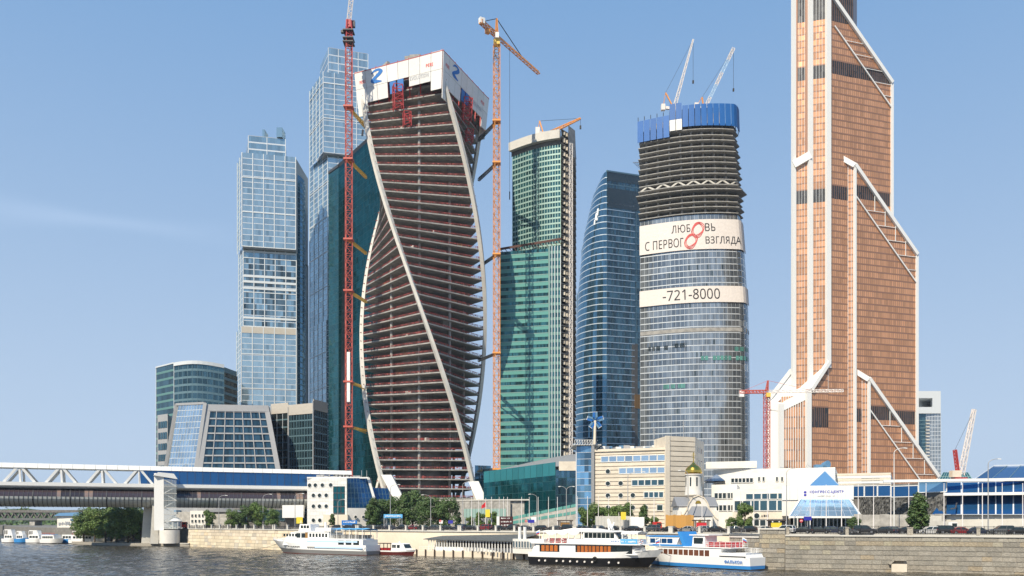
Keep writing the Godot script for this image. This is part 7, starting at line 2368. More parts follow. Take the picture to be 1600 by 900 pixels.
func trees():
	var protos := [make_tree(10, 4.6, 11, "leaf"), make_tree(10, 4.2, 23, "leaf"), make_tree(10, 5.0, 37, "leaf_dark"), make_tree(10, 2.9, 41, "leaf_dark", true), make_tree(10, 3.4, 57, "leaf")]
	# px of the trunk, depth, ground height, height in metres, kind, label, group
	var L := [[131, 368, 1.0, 12.0, 0, "", ""], [148, 362, 1.0, 14.0, 1, "", ""], [165, 357, 1.0, 14.0, 0, "", ""], [182, 353, 1.0, 14.5, 1, "", ""], [200, 350, 1.0, 15.0, 0, "", ""], [220, 350, 1.0, 12.5, 1, "", ""], [140, 376, 1.5, 14.0, 2, "", ""], [174, 370, 1.5, 15.0, 2, "", ""], [208, 366, 1.5, 15.0, 2, "", ""],
		[327, 345, 7, 7.5, 1, "rounded street tree before the grey shed beneath footbridge", ""], [362, 332, 7, 7.5, 0, "street tree growing behind railing left of bridge landing", "a"], [388, 326, 7, 9.0, 2, "street tree growing behind railing left of bridge landing", "a"], [404, 322, 7, 10.0, 1, "street tree growing behind railing left of bridge landing", "a"], [426, 318, 7, 7.5, 0, "street tree growing behind railing left of bridge landing", "a"],
		[519, 318, 8, 5.0, 3, "small dark conical shrub before the porthole lobby", ""],
		[582, 314, 7, 12.0, 3, "tall dark bushy tree by the blue glass wing", "b"], [592, 320, 7, 11.0, 2, "tall dark bushy tree by the blue glass wing", "b"], [616, 322, 7, 12.0, 2, "dark tree beside the twisted tower's left foot", "c"], [634, 318, 7, 14.0, 3, "dark tree beside the twisted tower's left foot", "c"], [645, 326, 7, 14.5, 2, "dark tree beside the twisted tower's left foot", "c"],
		[660, 306, 7, 9.5, 2, "round dense tree before the concrete podium", "d"], [677, 302, 7, 11.5, 2, "round dense tree before the concrete podium", "d"], [702, 298, 7, 11.0, 2, "round dense tree before the concrete podium", "d"], [688, 310, 7, 9.0, 1, "round dense tree before the concrete podium", "d"],
		[716, 300, 7, 4.6, 4, "young slender tree before the mint canopy hall", "e"], [733, 298, 7, 4.6, 4, "young slender tree before the mint canopy hall", "e"], [751, 292, 7, 6.0, 4, "young slender tree before the mint canopy hall", "e"], [769, 290, 7, 6.2, 4, "young slender tree before the mint canopy hall", "e"],
		[914, 246, 7, 7.0, 1, "leafy light green tree below the glass stair tower", "f"], [928, 248, 7, 8.0, 0, "leafy light green tree below the glass stair tower", "f"], [943, 250, 7, 7.0, 1, "leafy light green tree below the glass stair tower", "f"],
		[961, 238, 7, 7.2, 4, "thin young tree in front of cream office", "g"], [976, 236, 7, 8.0, 4, "thin young tree in front of cream office", "g"], [1006, 234, 7, 7.6, 3, "thin young tree in front of cream office", "g"], [1022, 232, 7, 4.2, 4, "thin young tree in front of cream office", "g"],
		[1164, 218, 7, 7.6, 4, "thin young tree before the convention centre's left wing", ""], [1142, 220, 7, 4.0, 1, "low bushy tree right of the chapel", ""],
		[1436, 188, 7, 9.4, 3, "bushy green tree in front of the carved stone hall wall", ""], [1428, 192, 7, 7.0, 3, "shorter bushy tree behind the grey hoarding", ""], [1335, 205, 7, 4.0, 2, "small dark shrub by the sloped glass entrance", ""]]
	for s in L:
		var p: Node3D = protos[s[4]]
		var o: Node3D = p.duplicate()
		o.name = numbered("leafy_tree")
		add_child(o)
		o.position = gp(s[0], s[1], s[2])
		o.rotation.y = rng.randf_range(0, TAU)
		var k: float = s[3] / 10.0
		o.scale = Vector3(k * rng.randf_range(0.9, 1.1), k, k * rng.randf_range(0.9, 1.1))
		o.set_meta("category", "tree")
		o.set_meta("label", s[5] if s[5] else "full green tree in the riverside clump left of footbridge pier")
		if s[6] or not s[5]: o.set_meta("group", {"": "riverside clump", "a": "trees by the bridge landing", "b": "trees by the blue wing", "c": "trees at the tower foot", "d": "trees before the podium", "e": "young trees by the hall", "f": "trees under the stair tower", "g": "young trees by the office"}[s[6]])
	for p in protos: p.free()

# ================================================================ boats
func heading(stern: Vector3, bow: Vector3) -> float:
	return atan2(-(bow.z - stern.z), bow.x - stern.x)
func hull(o: Node3D, L: float, B: float, strakes: Array, rake := 2.5, sheer := 0.25, sharp := 0.6):   # strakes: [y0, y1, material, name]; x forward
	var hmax: float = strakes[-1][1]
	var pt := func(s: float, y: float, side: float) -> Vector3:
		var t := clampf(y / hmax, 0, 1)
		var f := maxf(0.0, (s - sharp) / (1.0 - sharp))
		var hb := B / 2 * (1.0 - pow(f, 2.0 + 1.2 * t)) * lerpf(0.84, 1.0, sqrt(maxf(0.0, t))) * (1.0 - 0.12 * pow(maxf(0, (0.12 - s) / 0.12), 2))
		var x := lerpf(-L / 2, L / 2 - rake * (1.0 - t), s)
		return Vector3(x, y * (1.0 + sheer * pow(s, 3.0)) , hb * side)
	for k in strakes:
		var mb := MB.new()
		var n := 26
		for i in n:
			var s0 := float(i) / n; var s1 := float(i + 1) / n
			mb.quad(pt.call(s0, k[0], 1), pt.call(s1, k[0], 1), pt.call(s1, k[1], 1), pt.call(s0, k[1], 1))
			mb.quad(pt.call(s1, k[0], -1), pt.call(s0, k[0], -1), pt.call(s0, k[1], -1), pt.call(s1, k[1], -1))
		mb.quad(pt.call(0, k[0], -1), pt.call(0, k[0], 1), pt.call(0, k[1], 1), pt.call(0, k[1], -1))
		putl(mb, k[3], k[2], o)
	var dk := MB.new()
	for i in 26:
		var s0 := i / 26.0; var s1 := (i + 1) / 26.0
		dk.quad(pt.call(s0, hmax - 0.35, 0.98), pt.call(s1, hmax - 0.35, 0.98), pt.call(s1, hmax - 0.35, -0.98), pt.call(s0, hmax - 0.35, -0.98))
	putl(dk, "deck", "hull_grey", o)
func cabin(o: Node3D, x0: float, x1: float, w: float, y0: float, y1: float, m := "white_paint", called := "cabin", rf := 0.0, rb := 0.0, wt := -1.0):
	if wt < 0: wt = w
	var mb := MB.new()
	mb.hexa([Vector3(x0, y0, w / 2), Vector3(x1, y0, w / 2), Vector3(x1, y0, -w / 2), Vector3(x0, y0, -w / 2), Vector3(x0 + rb, y1, wt / 2), Vector3(x1 - rf, y1, wt / 2), Vector3(x1 - rf, y1, -wt / 2), Vector3(x0 + rb, y1, -wt / 2)])
	return putl(mb, called, m, o)
func winrow(o: Node3D, x0: float, x1: float, n: int, w: float, y0: float, y1: float, m := "glass_dark", gap := 0.2, called := "window"):
	for s in [1, -1]:
		for i in n:
			var mb := MB.new()
			var a := lerpf(x0, x1, (i + gap / 2) / n); var b := lerpf(x0, x1, (i + 1 - gap / 2) / n)
			mb.bbox(Vector3(a, y0, s * (w / 2 - 0.03)), Vector3(b, y1, s * (w / 2 + 0.04)), Color.WHITE * rng.randf_range(0.7, 1.15))
			putl(mb, called, m, o)
func boat_rail(o: Node3D, pts: Array, h := 1.0, m := "white_paint"):
	var mb := MB.new()
	for i in pts.size() - 1:
		var a: Vector3 = pts[i]; var b: Vector3 = pts[i + 1]
		var k := maxi(1, int(a.distance_to(b) / 1.3))
		for f in [1.0, 0.6, 0.3]: mb.bar(a + Vector3.UP * h * f, b + Vector3.UP * h * f, 0.06)
		for j in k + 1:
			var p := a.lerp(b, float(j) / k)
			mb.bar(p, p + Vector3.UP * h, 0.07)
	putl(mb, "deck_railing", m, o)
func flag(o: Node3D, p: Vector3):
	var st := MB.new()
	st.bar(p, p + Vector3.UP * 2.2, 0.08)
	var f := putl(st, "flag_staff", "white_paint", o)
	for k in 3:
		var mb := MB.new()
		for i in 4:
			var z0 := sin(i * 1.3) * 0.12; var z1 := sin((i + 1) * 1.3) * 0.12
			var q := [p + Vector3(-i * 0.25, 2.1 - k * 0.28 - i * 0.08, z0), p + Vector3(-(i + 1) * 0.25, 2.1 - k * 0.28 - (i + 1) * 0.08, z1)]
			mb.quad(q[1] + Vector3.DOWN * 0.28, q[0] + Vector3.DOWN * 0.28, q[0], q[1])
		putl(mb, "flag_stripe", ["white_paint", "boat_blue", "lamp_red"][k], f)
func tyre_fender(o: Node3D, p: Vector3, r := 0.45):
	var mb := MB.new()
	for i in 12:
		var a := TAU * i / 12; var b := TAU * (i + 1) / 12
		mb.bar(p + Vector3(cos(a), sin(a), 0) * r, p + Vector3(cos(b), sin(b), 0) * r, 0.2)
	putl(mb, "tyre_fender", "rubber", o)
func boat_text(o: Node3D, s: String, x0: float, x1: float, y0: float, y1: float, z: float, m: String):
	var sh := origin_of(o)
	var f := func(u: float, v: float) -> Vector3: return sh + Vector3(lerpf(x0, x1, u), lerpf(y0, y1, v), z)
	var g = text_on(o, f, s, 0, 1, 0, 1, m, "name_lettering", 700, 0.03)
	return g
func boat_marks(o: Node3D, x0: float, x1: float, y0: float, y1: float, z: float, n: int, m: String):
	var s := origin_of(o)
	marks(o, func(u: float, v: float) -> Vector3: return s + Vector3(lerpf(x0, x1, u), lerpf(y0, y1, v), z), 0, 1, 0, 1, n, m, 0.03)
func life_rings(o: Node3D, ps: Array):
	for p in ps:
		var mb := MB.new()
		for i in 12:
			var a := TAU * i / 12; var b := TAU * (i + 1) / 12
			mb.bar(p + Vector3(cos(a), sin(a), 0) * 0.36, p + Vector3(cos(b), sin(b), 0) * 0.36, 0.14, -1.0, Vector3.UP, Color(1, 1, 1) if i % 3 else Color(0.5, 0.03, 0.02))
		putl(mb, "life_ring", "white_paint", o)
func mooring(o: Node3D, ps: Array):
	for q in ps:
		var mb := MB.new()
		for i in 8:
			var a: Vector3 = q[0].lerp(q[1], i / 8.0) + Vector3.DOWN * sin(PI * i / 8.0) * 0.5; var b: Vector3 = q[0].lerp(q[1], (i + 1) / 8.0) + Vector3.DOWN * sin(PI * (i + 1) / 8.0) * 0.5
			mb.bar(a, b, 0.08)
		putl(mb, "mooring_rope", "cable", o)
func seats(o: Node3D, x0: float, x1: float, n: int, y: float, w: float, m: String):
	for i in n:
		var mb := MB.new()
		var x := lerpf(x0, x1, (i + 0.5) / n)
		for z in [-w * 0.28, w * 0.28]:
			mb.box(Vector3(x, y + 0.45, z), Vector3(0.5, 0.12, w * 0.4)); mb.box(Vector3(x - 0.25, y + 0.75, z), Vector3(0.1, 0.6, w * 0.4)); mb.box(Vector3(x, y + 0.2, z), Vector3(0.3, 0.4, w * 0.3))
		putl(mb, "bench", m, o)

func boats():
	# white ferry, bow to the left
	var s := gp(583, 249, 0); var b := gp(426, 271, 0)
	var o := thing("white_ferry", "three-deck white ferry with blue stripes and blue stern awning", "boat", (s + b) / 2)
	var L := s.distance_to(b)
	var k := L / 40.0
	hull(o, L, 7.5, [[-0.6, 0.12, "hull_red", "boot_top"], [0.12, 1.2, "hull_grey", "lower_hull"], [1.2, 3.0, "white_paint", "hull"]], 5.0, 0.45, 0.62)
	cabin(o, -19 * k, 12.5 * k, 6.8, 2.6, 4.6, "white_paint", "main_cabin", 1.5)
	cabin(o, -17.5 * k, 13.0 * k, 6.9, 4.6, 4.9, "white_paint", "upper_deck", 0.5)
	cabin(o, -6 * k, 11.5 * k, 6.0, 4.9, 6.7, "white_paint", "upper_cabin", 2.5)
	cabin(o, -3 * k, 8 * k, 6.2, 6.7, 6.95, "white_paint", "roof_deck", 0.5)
	cabin(o, 2.4 * k, 7.2 * k, 3.8, 6.95, 9.2, "white_paint", "wheelhouse", 0.6)
	cabin(o, -6 * k, 0 * k, 4.4, 6.95, 8.1, "white_paint", "side_screen")
	winrow(o, 12.6 * k, 6.6 * k, 5, 6.0, 5.3, 6.2, "glass_dark", 0.35)
	winrow(o, -5.5 * k, 2.0 * k, 6, 6.0, 5.2, 6.3, "glass_dark", 0.4)
	winrow(o, 2.8 * k, 6.4 * k, 3, 3.8, 7.9, 8.8, "glass_dark", 0.25)
	winrow(o, 3.2 * k, 7.2 * k, 2, 6.0, 4.95, 6.4, "glass_dark", 0.2, "doorway")
	winrow(o, -18 * k, -9.5 * k, 3, 6.8, 3.0, 4.3, "glass_dark", 0.25)
	winrow(o, -9 * k, 2 * k, 14, 7.52, 1.85, 2.25, "hull_black", 0.5, "scupper")
	winrow(o, 5 * k, 10 * k, 7, 7.45, 2.0, 2.35, "hull_black", 0.5, "scupper")
	for z in [1, -1]:
		for q in [[-17.0, 2.5, 3.7, 0.5, "boat_pale", 3.43], [-19.0, -1.0, 1.9, 0.5, "boat_pale", 3.78], [8.5, 18.0, 2.85, 0.35, "boat_blue", 3.0]]:
			if q[4] == "boat_blue": continue
			var mb := MB.new()
			mb.bbox(Vector3(q[0] * k, q[2], z * (q[5] - 0.02)), Vector3(q[1] * k, q[2] + q[3], z * (q[5] + 0.03)))
			putl(mb, "stripe", q[4], o)
		var dr := MB.new()
		dr.bbox(Vector3(2.4 * k, 4.9, z * 3.0), Vector3(3.4 * k, 6.6, z * 3.06))
		putl(dr, "door", "wood", o)
	# stern awning on posts
	var aw := MB.new()
	for i in 8:
		var x0 := lerpf(-19.0, -6.5, i / 8.0) * k; var x1 := lerpf(-19.0, -6.5, (i + 1) / 8.0) * k
		var y0 := 7.6 + 0.12 * (i % 2); var y1 := 7.6 + 0.12 * ((i + 1) % 2)
		aw.quad(Vector3(x0, y0, 3.4), Vector3(x1, y1, 3.4), Vector3(x1, y1 + 0.35, 0), Vector3(x0, y0 + 0.35, 0)); aw.quad(Vector3(x0, y0 + 0.35, 0), Vector3(x1, y1 + 0.35, 0), Vector3(x1, y1, -3.4), Vector3(x0, y0, -3.4))
		aw.quad(Vector3(x0, y0 - 0.35, 3.4), Vector3(x1, y1 - 0.35, 3.4), Vector3(x1, y1, 3.4), Vector3(x0, y0, 3.4))
	putl(aw, "awning", "sky_sign", o)
	for i in 6:
		for z in [1, -1]:
			var mb := MB.new()
			mb.bar(Vector3(lerpf(-18.8, -6.8, i / 5.0) * k, 4.9, z * 3.3), Vector3(lerpf(-18.8, -6.8, i / 5.0) * k, 7.6, z * 3.3), 0.14)
			putl(mb, "awning_post", "white_paint", o)
	seats(o, -17.5 * k, -7 * k, 9, 4.9, 6.0, "hull_black")
	boat_rail(o, [Vector3(-6 * k, 4.9, 3.4), Vector3(-17.4 * k, 4.9, 3.4), Vector3(-17.4 * k, 4.9, -3.4), Vector3(-6 * k, 4.9, -3.4)])
	boat_rail(o, [Vector3(12.5 * k, 3.2, 3.0), Vector3(17 * k, 3.6, 1.6), Vector3(19.6 * k, 4.0, 0), Vector3(17 * k, 3.6, -1.6), Vector3(12.5 * k, 3.2, -3.0)])
	boat_rail(o, [Vector3(7.6 * k, 6.95, 2.8), Vector3(-3 * k, 6.95, 2.8)])
	for x in [9.5, 4.0, -8.0, -14.0]: tyre_fender(o, Vector3(x * k, 1.0, 3.85))
	life_rings(o, [Vector3(-7.0 * k, 5.5, 3.5), Vector3(-11.5 * k, 5.5, 3.5), Vector3(0.5 * k, 7.5, 2.85)])
	mooring(o, [[Vector3(17 * k, 3.4, 1.2), Vector3(20 * k, 1.2, -9)], [Vector3(-19 * k, 2.8, -2), Vector3(-23 * k, 1.2, -9)]])
	var ms := MB.new()
	ms.bar(Vector3(8 * k, 6.9, 0), Vector3(8 * k, 10.4, 0), 0.14); ms.bar(Vector3(8 * k, 9.6, -0.8), Vector3(8 * k, 9.6, 0.8), 0.1); ms.bar(Vector3(-1 * k, 8, 1.0), Vector3(-1 * k, 9.8, 1.0), 0.5)
	putl(ms, "mast", "white_paint", o)
	boat_marks(o, 3.8 * k, 5.6 * k, 7.15, 7.6, 1.93, 4, "ink")
	o.rotation.y = heading(s, b) 
	# maroon launch
	s = gp(592, 255, 0); b = gp(650, 244, 0)
	o = thing("maroon_launch", "small launch with maroon hull, white cabin and long rear canopy", "boat", (s + b) / 2)
	L = s.distance_to(b)
	hull(o, L, 3.6, [[-0.4, 0.9, "hull_red", "hull"], [0.9, 1.3, "white_paint", "gunwale"]], 1.6, 0.35, 0.6)
	cabin(o, -1.0, L * 0.34, 3.0, 1.2, 3.6, "white_paint", "cabin", 1.7, 0.1, 2.7)
	winrow(o, -0.6, 1.2, 2, 2.95, 2.2, 3.1)
	winrow(o, 1.5, 3.0, 1, 2.95, 2.2, 3.1)
	var ws := MB.new()
	ws.quad(Vector3(L * 0.34 - 0.7, 2.2, 1.3), Vector3(L * 0.34 - 0.7, 2.2, -1.3), Vector3(L * 0.34 - 1.5, 3.3, -1.2), Vector3(L * 0.34 - 1.5, 3.3, 1.2))
	ws.moved(Transform3D(Basis(), Vector3(0.06, 0.02, 0)))
	putl(ws, "windscreen", "glass_dark", o)
	cabin(o, -L * 0.47, -1.0, 3.1, 3.3, 3.5, "dark_wood", "canopy")
	for i in 5:
		for z in [1.45, -1.45]:
			var mb := MB.new()
			mb.bar(Vector3(lerpf(-L * 0.46, -1.2, i / 4.0), 1.2, z), Vector3(lerpf(-L * 0.46, -1.2, i / 4.0), 3.3, z), 0.1)
			putl(mb, "canopy_post", "dark_wood", o)
	seats(o, -L * 0.44, -1.6, 4, 1.0, 2.8, "sign_red")
	boat_rail(o, [Vector3(L * 0.3, 1.3, 1.3), Vector3(L * 0.42, 1.4, 0.7), Vector3(L * 0.48, 1.5, 0)], 0.7)
	var sl := MB.new()
	sl.tube(Vector3(1.2, 3.6, 0), Vector3(1.2, 4.1, 0), 0.25, 0.2, 8)
	putl(sl, "search_light", "white_paint", o)
	o.rotation.y = heading(s, b)
	# black boat, bow to the right
	s = gp(836, 199, 0); b = gp(1037, 180, 0)
	o = thing("black_cruise_boat", "black-hulled white cruise boat with amber curtained saloon windows", "boat", (s + b) / 2)
	L = s.distance_to(b)
	k = L / 36.0
	hull(o, L, 7.0, [[-0.6, 0.0, "hull_black", "boot_top"], [0.0, 1.75, "hull_black", "lower_hull"], [1.75, 3.0, "white_paint", "bulwark"]], 3.6, 0.32, 0.62)
	cabin(o, -15.5 * k, 12.6 * k, 6.3, 2.7, 4.9, "white_paint", "saloon", 1.6)
	cabin(o, -16.8 * k, 13.6 * k, 6.9, 4.9, 5.1, "white_paint", "promenade_deck", 0.6)
	cabin(o, -17 * k, -15.6 * k, 6.0, 2.7, 5.0, "white_paint", "stern_screen", 0.0, 1.0)
	cabin(o, -17.0 * k, -13.0 * k, 6.9, 5.1, 5.9, "white_paint", "stern_bulwark", 0.0, -0.4)
	cabin(o, -6.2 * k, 12.2 * k, 6.5, 5.1, 6.1, "white_paint", "side_bulwark", 0.5)
	cabin(o, -2.0 * k, 7.6 * k, 5.4, 6.0, 7.7, "white_paint", "wheelhouse", 1.2)
	cabin(o, -14.5 * k, 7.2 * k, 5.7, 7.7, 8.0, "white_paint", "roof", 1.5, 1.6)
	cabin(o, -9.0 * k, 3.0 * k, 4.2, 8.0, 8.45, "white_paint", "roof_hump", 3.0, 3.0)
	winrow(o, -14.0 * k, -8.9 * k, 4, 6.3, 3.15, 4.5, "amber_glass", 0.25, "curtained_window")
	winrow(o, -3.5 * k, 6.0 * k, 9, 6.3, 3.05, 4.6, "amber_glass", 0.25, "curtained_window")
	for z in [1, -1]:
		for q in [[-14.4, -8.5], [-3.9, 11.6]]:
			var mb := MB.new()
			mb.bbox(Vector3(q[0] * k, 2.95, z * 3.14), Vector3(q[1] * k, 4.68, z * 3.165))
			putl(mb, "window_surround", "hull_black", o)
	winrow(o, 6.3 * k, 11.2 * k, 4, 6.3, 3.05, 4.55, "glass_dark", 0.12)
	winrow(o, -1.7 * k, 6.6 * k, 7, 5.4, 6.3, 7.5, "glass_dark", 0.1, "wheelhouse_window")
	var fw := MB.new()
	fw.quad(Vector3(7.5 * k, 6.2, 2.4), Vector3(7.5 * k, 6.2, -2.4), Vector3(6.7 * k, 7.5, -2.4), Vector3(6.7 * k, 7.5, 2.4))
	fw.moved(Transform3D(Basis(), Vector3(0.12, 0, 0)))
	putl(fw, "front_window", "glass_dark", o)
	for i in 10:
		var x: float = [-14.4, -12.6, -9.2, -7.3, -5.3, -3.3, -1.2, 0.9, 5.4, 8.0][i] * k
		for z in [1, -1]:
			var mb := MB.new()
			mb.tube(Vector3(x, 0.95, z * 3.1), Vector3(x, 0.95, z * (3.42 if x < 4 else 3.3)), 0.22, 0.22, 10)
			putl(mb, "porthole", "crane_pale", o)
	tyre_fender(o, Vector3(1.8 * k, 1.7, 3.6), 0.42)
	life_rings(o, [Vector3(-7.5 * k, 5.6, 3.42), Vector3(13.6 * k, 5.6, 2.7)])
	mooring(o, [[Vector3(-17 * k, 3.0, -2), Vector3(-20 * k, 1.4, -8)], [Vector3(16 * k, 3.7, -0.8), Vector3(20 * k, 1.4, -12)]])
	cabin(o, -16.8 * k, 13.0 * k, 7.0, 4.82, 4.9, "hull_grey", "rubbing_strake")
	for z in [2.8, -2.8]:
		var mb := MB.new()
		for i in 7: mb.bar(Vector3(lerpf(-14, -2.4, i / 6.0) * k, 5.1, z), Vector3(lerpf(-13.2, -2.4, i / 6.0) * k, 7.7, z), 0.16)
		putl(mb, "roof_post", "white_paint", o)
		mb = MB.new()   # looped white drapes under the roof
		for i in 18:
			var x0 := lerpf(-12.8, -3.0, i / 18.0) * k; var x1 := lerpf(-12.8, -3.0, (i + 1) / 18.0) * k
			var d0 := 0.35 + 0.45 * absf(sin(i * PI / 6)); var d1 := 0.35 + 0.45 * absf(sin((i + 1) * PI / 6))
			mb.quad(Vector3(x0, 7.7 - d0, z), Vector3(x1, 7.7 - d1, z), Vector3(x1, 7.7, z), Vector3(x0, 7.7, z))
		putl(mb, "drape", "screen_white", o)
	boat_rail(o, [Vector3(-13 * k, 5.1, 3.3), Vector3(-6.2 * k, 5.1, 3.3)], 1.1)
	boat_rail(o, [Vector3(12 * k, 3.1, 3.0), Vector3(15 * k, 3.5, 2.0), Vector3(17.4 * k, 3.9, 0.2), Vector3(15 * k, 3.5, -2.0)], 0.9)
	boat_rail(o, [Vector3(9 * k, 6.1, 3.1), Vector3(13.2 * k, 5.1, 2.6), Vector3(13.2 * k, 5.1, -2.6)], 1.0)
	seats(o, -12.5 * k, -7 * k, 5, 5.1, 5.6, "sign_red")
	seats(o, 8.6 * k, 12 * k, 3, 5.1, 5.0, "sign_red")
	var cn := MB.new()   # scalloped front canopy
	for i in 8:
		var x0 := lerpf(8.2, 12.6, i / 8.0) * k; var x1 := lerpf(8.2, 12.6, (i + 1) / 8.0) * k
		for z in [2.4, -2.4]: cn.quad(Vector3(x0, 7.1 + 0.15 * (i % 2), z), Vector3(x1, 7.1 + 0.15 * ((i + 1) % 2), z), Vector3(x1, 7.6, z), Vector3(x0, 7.6, z))
		cn.quad(Vector3(x0, 7.6, 2.4), Vector3(x1, 7.6, 2.4), Vector3(x1, 7.9, 0), Vector3(x0, 7.9, 0)); cn.quad(Vector3(x0, 7.9, 0), Vector3(x1, 7.9, 0), Vector3(x1, 7.6, -2.4), Vector3(x0, 7.6, -2.4))
	putl(cn, "front_canopy", "screen_white", o)
	cn = MB.new()
	for x in [8.4, 12.4]:
		for z in [2.3, -2.3]: cn.bar(Vector3(x * k, 5.1, z), Vector3(x * k, 7.6, z), 0.12)
	putl(cn, "canopy_post", "white_paint", o)
	var bn := MB.new()
	bn.bbox(Vector3(8.6 * k, 5.05, 3.36), Vector3(13.0 * k, 6.2, 3.44))
	putl(bn, "deck_banner", "sky_sign", o)
	var ra := MB.new()
	ra.lattice(Vector3(4.2 * k, 8.0, 0), Vector3(3.4 * k, 10.6, 0), 0.9, 0.8, 0.14, Vector3.UP, false, 0.2); ra.bar(Vector3(4.2 * k, 8.4, 0), Vector3(5.0 * k, 9.8, 0), 0.25); ra.bar(Vector3(3.9 * k, 9.2, -1.0), Vector3(3.9 * k, 9.2, 1.0), 0.14)
	putl(ra, "radar_mast", "white_paint", o)
	flag(o, Vector3(-16.6 * k, 5.9, 0)); flag(o, Vector3(17.0 * k, 4.2, 0))
	boat_marks(o, 5.6 * k, 8.2 * k, 5.55, 5.85, 3.27, 7, "logo_blue")
	boat_marks(o, 8.9 * k, 12.7 * k, 5.4, 5.85, 3.46, 11, "white_paint")
	o.rotation.y = heading(s, b)
	# blue and white boat, stern to the right
	b = gp(1003, 195, 0); s = gp(1184, 171, 0)
	o = thing("blue_white_boat", "white passenger boat with blue stripe moored stern towards stone bastion", "boat", (s + b) / 2)
	L = s.distance_to(b)
	k = L / 36.0
	hull(o, L, 6.4, [[-0.5, 0.2, "hull_black", "boot_top"], [0.2, 0.9, "boat_blue", "blue_strake"], [0.9, 2.6, "white_paint", "hull"]], 3.0, 0.25, 0.6)
	cabin(o, -9.0 * k, 12.0 * k, 5.6, 2.3, 4.4, "white_paint", "saloon", 1.4, -1.0)
	winrow(o, -6.6 * k, 9.6 * k, 10, 5.6, 2.5, 3.9, "amber_dark", 0.18)
	cabin(o, -17.4 * k, -9.0 * k, 6.0, 2.4, 3.5, "white_paint", "stern_bulwark", 0.0, 0.6)
	cabin(o, -13.0 * k, 12.6 * k, 6.0, 4.4, 4.6, "white_paint", "upper_deck", 0.5)
	cabin(o, 4.0 * k, 14.0 * k, 5.2, 4.6, 6.6, "white_paint", "upper_cabin", 1.0, -1.0)
	winrow(o, 5.0 * k, 12.6 * k, 4, 5.2, 5.2, 6.2, "glass_blue", 0.12)
	cabin(o, 3.0 * k, 14.0 * k, 5.5, 6.6, 6.85, "boat_blue", "roof_stripe")
	cabin(o, 0.6 * k, 1.6 * k, 5.5, 4.4, 7.8, "boat_blue", "swept_funnel", -1.6, 1.6)
	for z in [1, -1]:
		var mb := MB.new()
		mb.bbox(Vector3(1.4 * k, 4.55, z * 3.0), Vector3(12.5 * k, 4.95, z * 3.05))
		putl(mb, "stripe", "boat_blue", o)
	cabin(o, -4.6 * k, -0.6 * k, 4.2, 4.6, 7.0, "white_paint", "deck_house", 0.3)
	winrow(o, -4.2 * k, -1.0 * k, 1, 4.2, 5.2, 6.5, "glass_dark", 0.1)
	cabin(o, -6.0 * k, 0.0 * k, 4.8, 7.0, 7.2, "white_paint", "deck_house_roof")
	seats(o, -12.4 * k, -5 * k, 6, 4.6, 5.2, "sign_red")
	boat_rail(o, [Vector3(-4.6 * k, 4.6, 2.9), Vector3(-13 * k, 4.6, 2.9), Vector3(-13 * k, 4.6, -2.9), Vector3(-4.6 * k, 4.6, -2.9)], 1.1)
	boat_rail(o, [Vector3(-9.4 * k, 3.5, 2.9), Vector3(-17 * k, 3.5, 2.9), Vector3(-17 * k, 3.5, -2.9)], 0.9)
	for z in [1, -1]:
		var mb := MB.new()
		mb.bbox(Vector3(-17 * k, 2.55, z * 3.0), Vector3(-9.6 * k, 2.85, z * 3.03))
		putl(mb, "vent_slot", "hull_black", o)
	flag(o, Vector3(-14.6 * k, 4.6, -1.0))
	boat_text(o, "ФАЛЬКОН", -11.2 * k, -16.2 * k, 1.35, 2.0, -3.19, "logo_blue")
	o.rotation.y = heading(s, b)
	# moored boats far left
	for q in [[8.0, 30.0, 392.0, 9.0, "small white motor cruiser moored furthest from footbridge pier", "white_paint", "white_paint"], [27.0, 44.0, 388.0, 8.0, "blue and white cruiser moored between two white motor boats", "boat_blue", "white_paint"], [46.0, 73.0, 386.0, 8.5, "white two-deck motor yacht moored beside the blue cruiser", "white_paint", "white_paint"], [68.0, 100.0, 378.0, 6.0, "low excursion boat with bright blue awning", "white_paint", "sky_sign"], [98.0, 124.0, 381.0, 5.5, "small blue-hulled boat beside the long white excursion boat", "boat_blue", "boat_pale"], [112.0, 168.0, 374.0, 8.0, "long white excursion boat with red rail moored by green trees", "white_paint", "white_paint"]]:
		s = gp(q[0], q[2] + 2, 0); b = gp(q[1], q[2] - 2, 0)
		o = thing("moored_boat", q[4], "boat", (s + b) / 2)
		L = s.distance_to(b)
		var H: float = q[3]
		hull(o, L, minf(5.0, L * 0.45), [[-0.4, 0.3, "hull_black", "boot_top"], [0.3, 2.0, q[5], "hull"]], L * 0.12, 0.3, 0.5)
		cabin(o, -L * 0.42, L * 0.22, L * 0.22 if L < 12 else 4.0, 1.8, 4.0, "white_paint", "cabin", L * 0.06)
		winrow(o, -L * 0.38, L * 0.14, 6 if L > 12 else 3, L * 0.22 if L < 12 else 4.0, 2.4, 3.4)
		cabin(o, -L * 0.40, L * 0.05, L * 0.2 if L < 12 else 3.6, H * 0.66, H * 0.70, q[6], "awning")
		for i in 4:
			var mb := MB.new()
			for z in [1.4, -1.4]: mb.bar(Vector3(lerpf(-L * 0.38, L * 0.03, i / 3.0), 4.0, z), Vector3(lerpf(-L * 0.38, L * 0.03, i / 3.0), H * 0.67, z), 0.14)
			putl(mb, "awning_post", "white_paint", o)
		if L > 12: boat_rail(o, [Vector3(-L * 0.4, 4.0, 1.9), Vector3(L * 0.2, 4.0, 1.9)], 0.9, "lamp_red")
		elif H > 7: cabin(o, -L * 0.2, L * 0.12, L * 0.18, 4.0, H * 0.66, "white_paint", "flybridge", L * 0.06)
		o.rotation.y = heading(s, b)

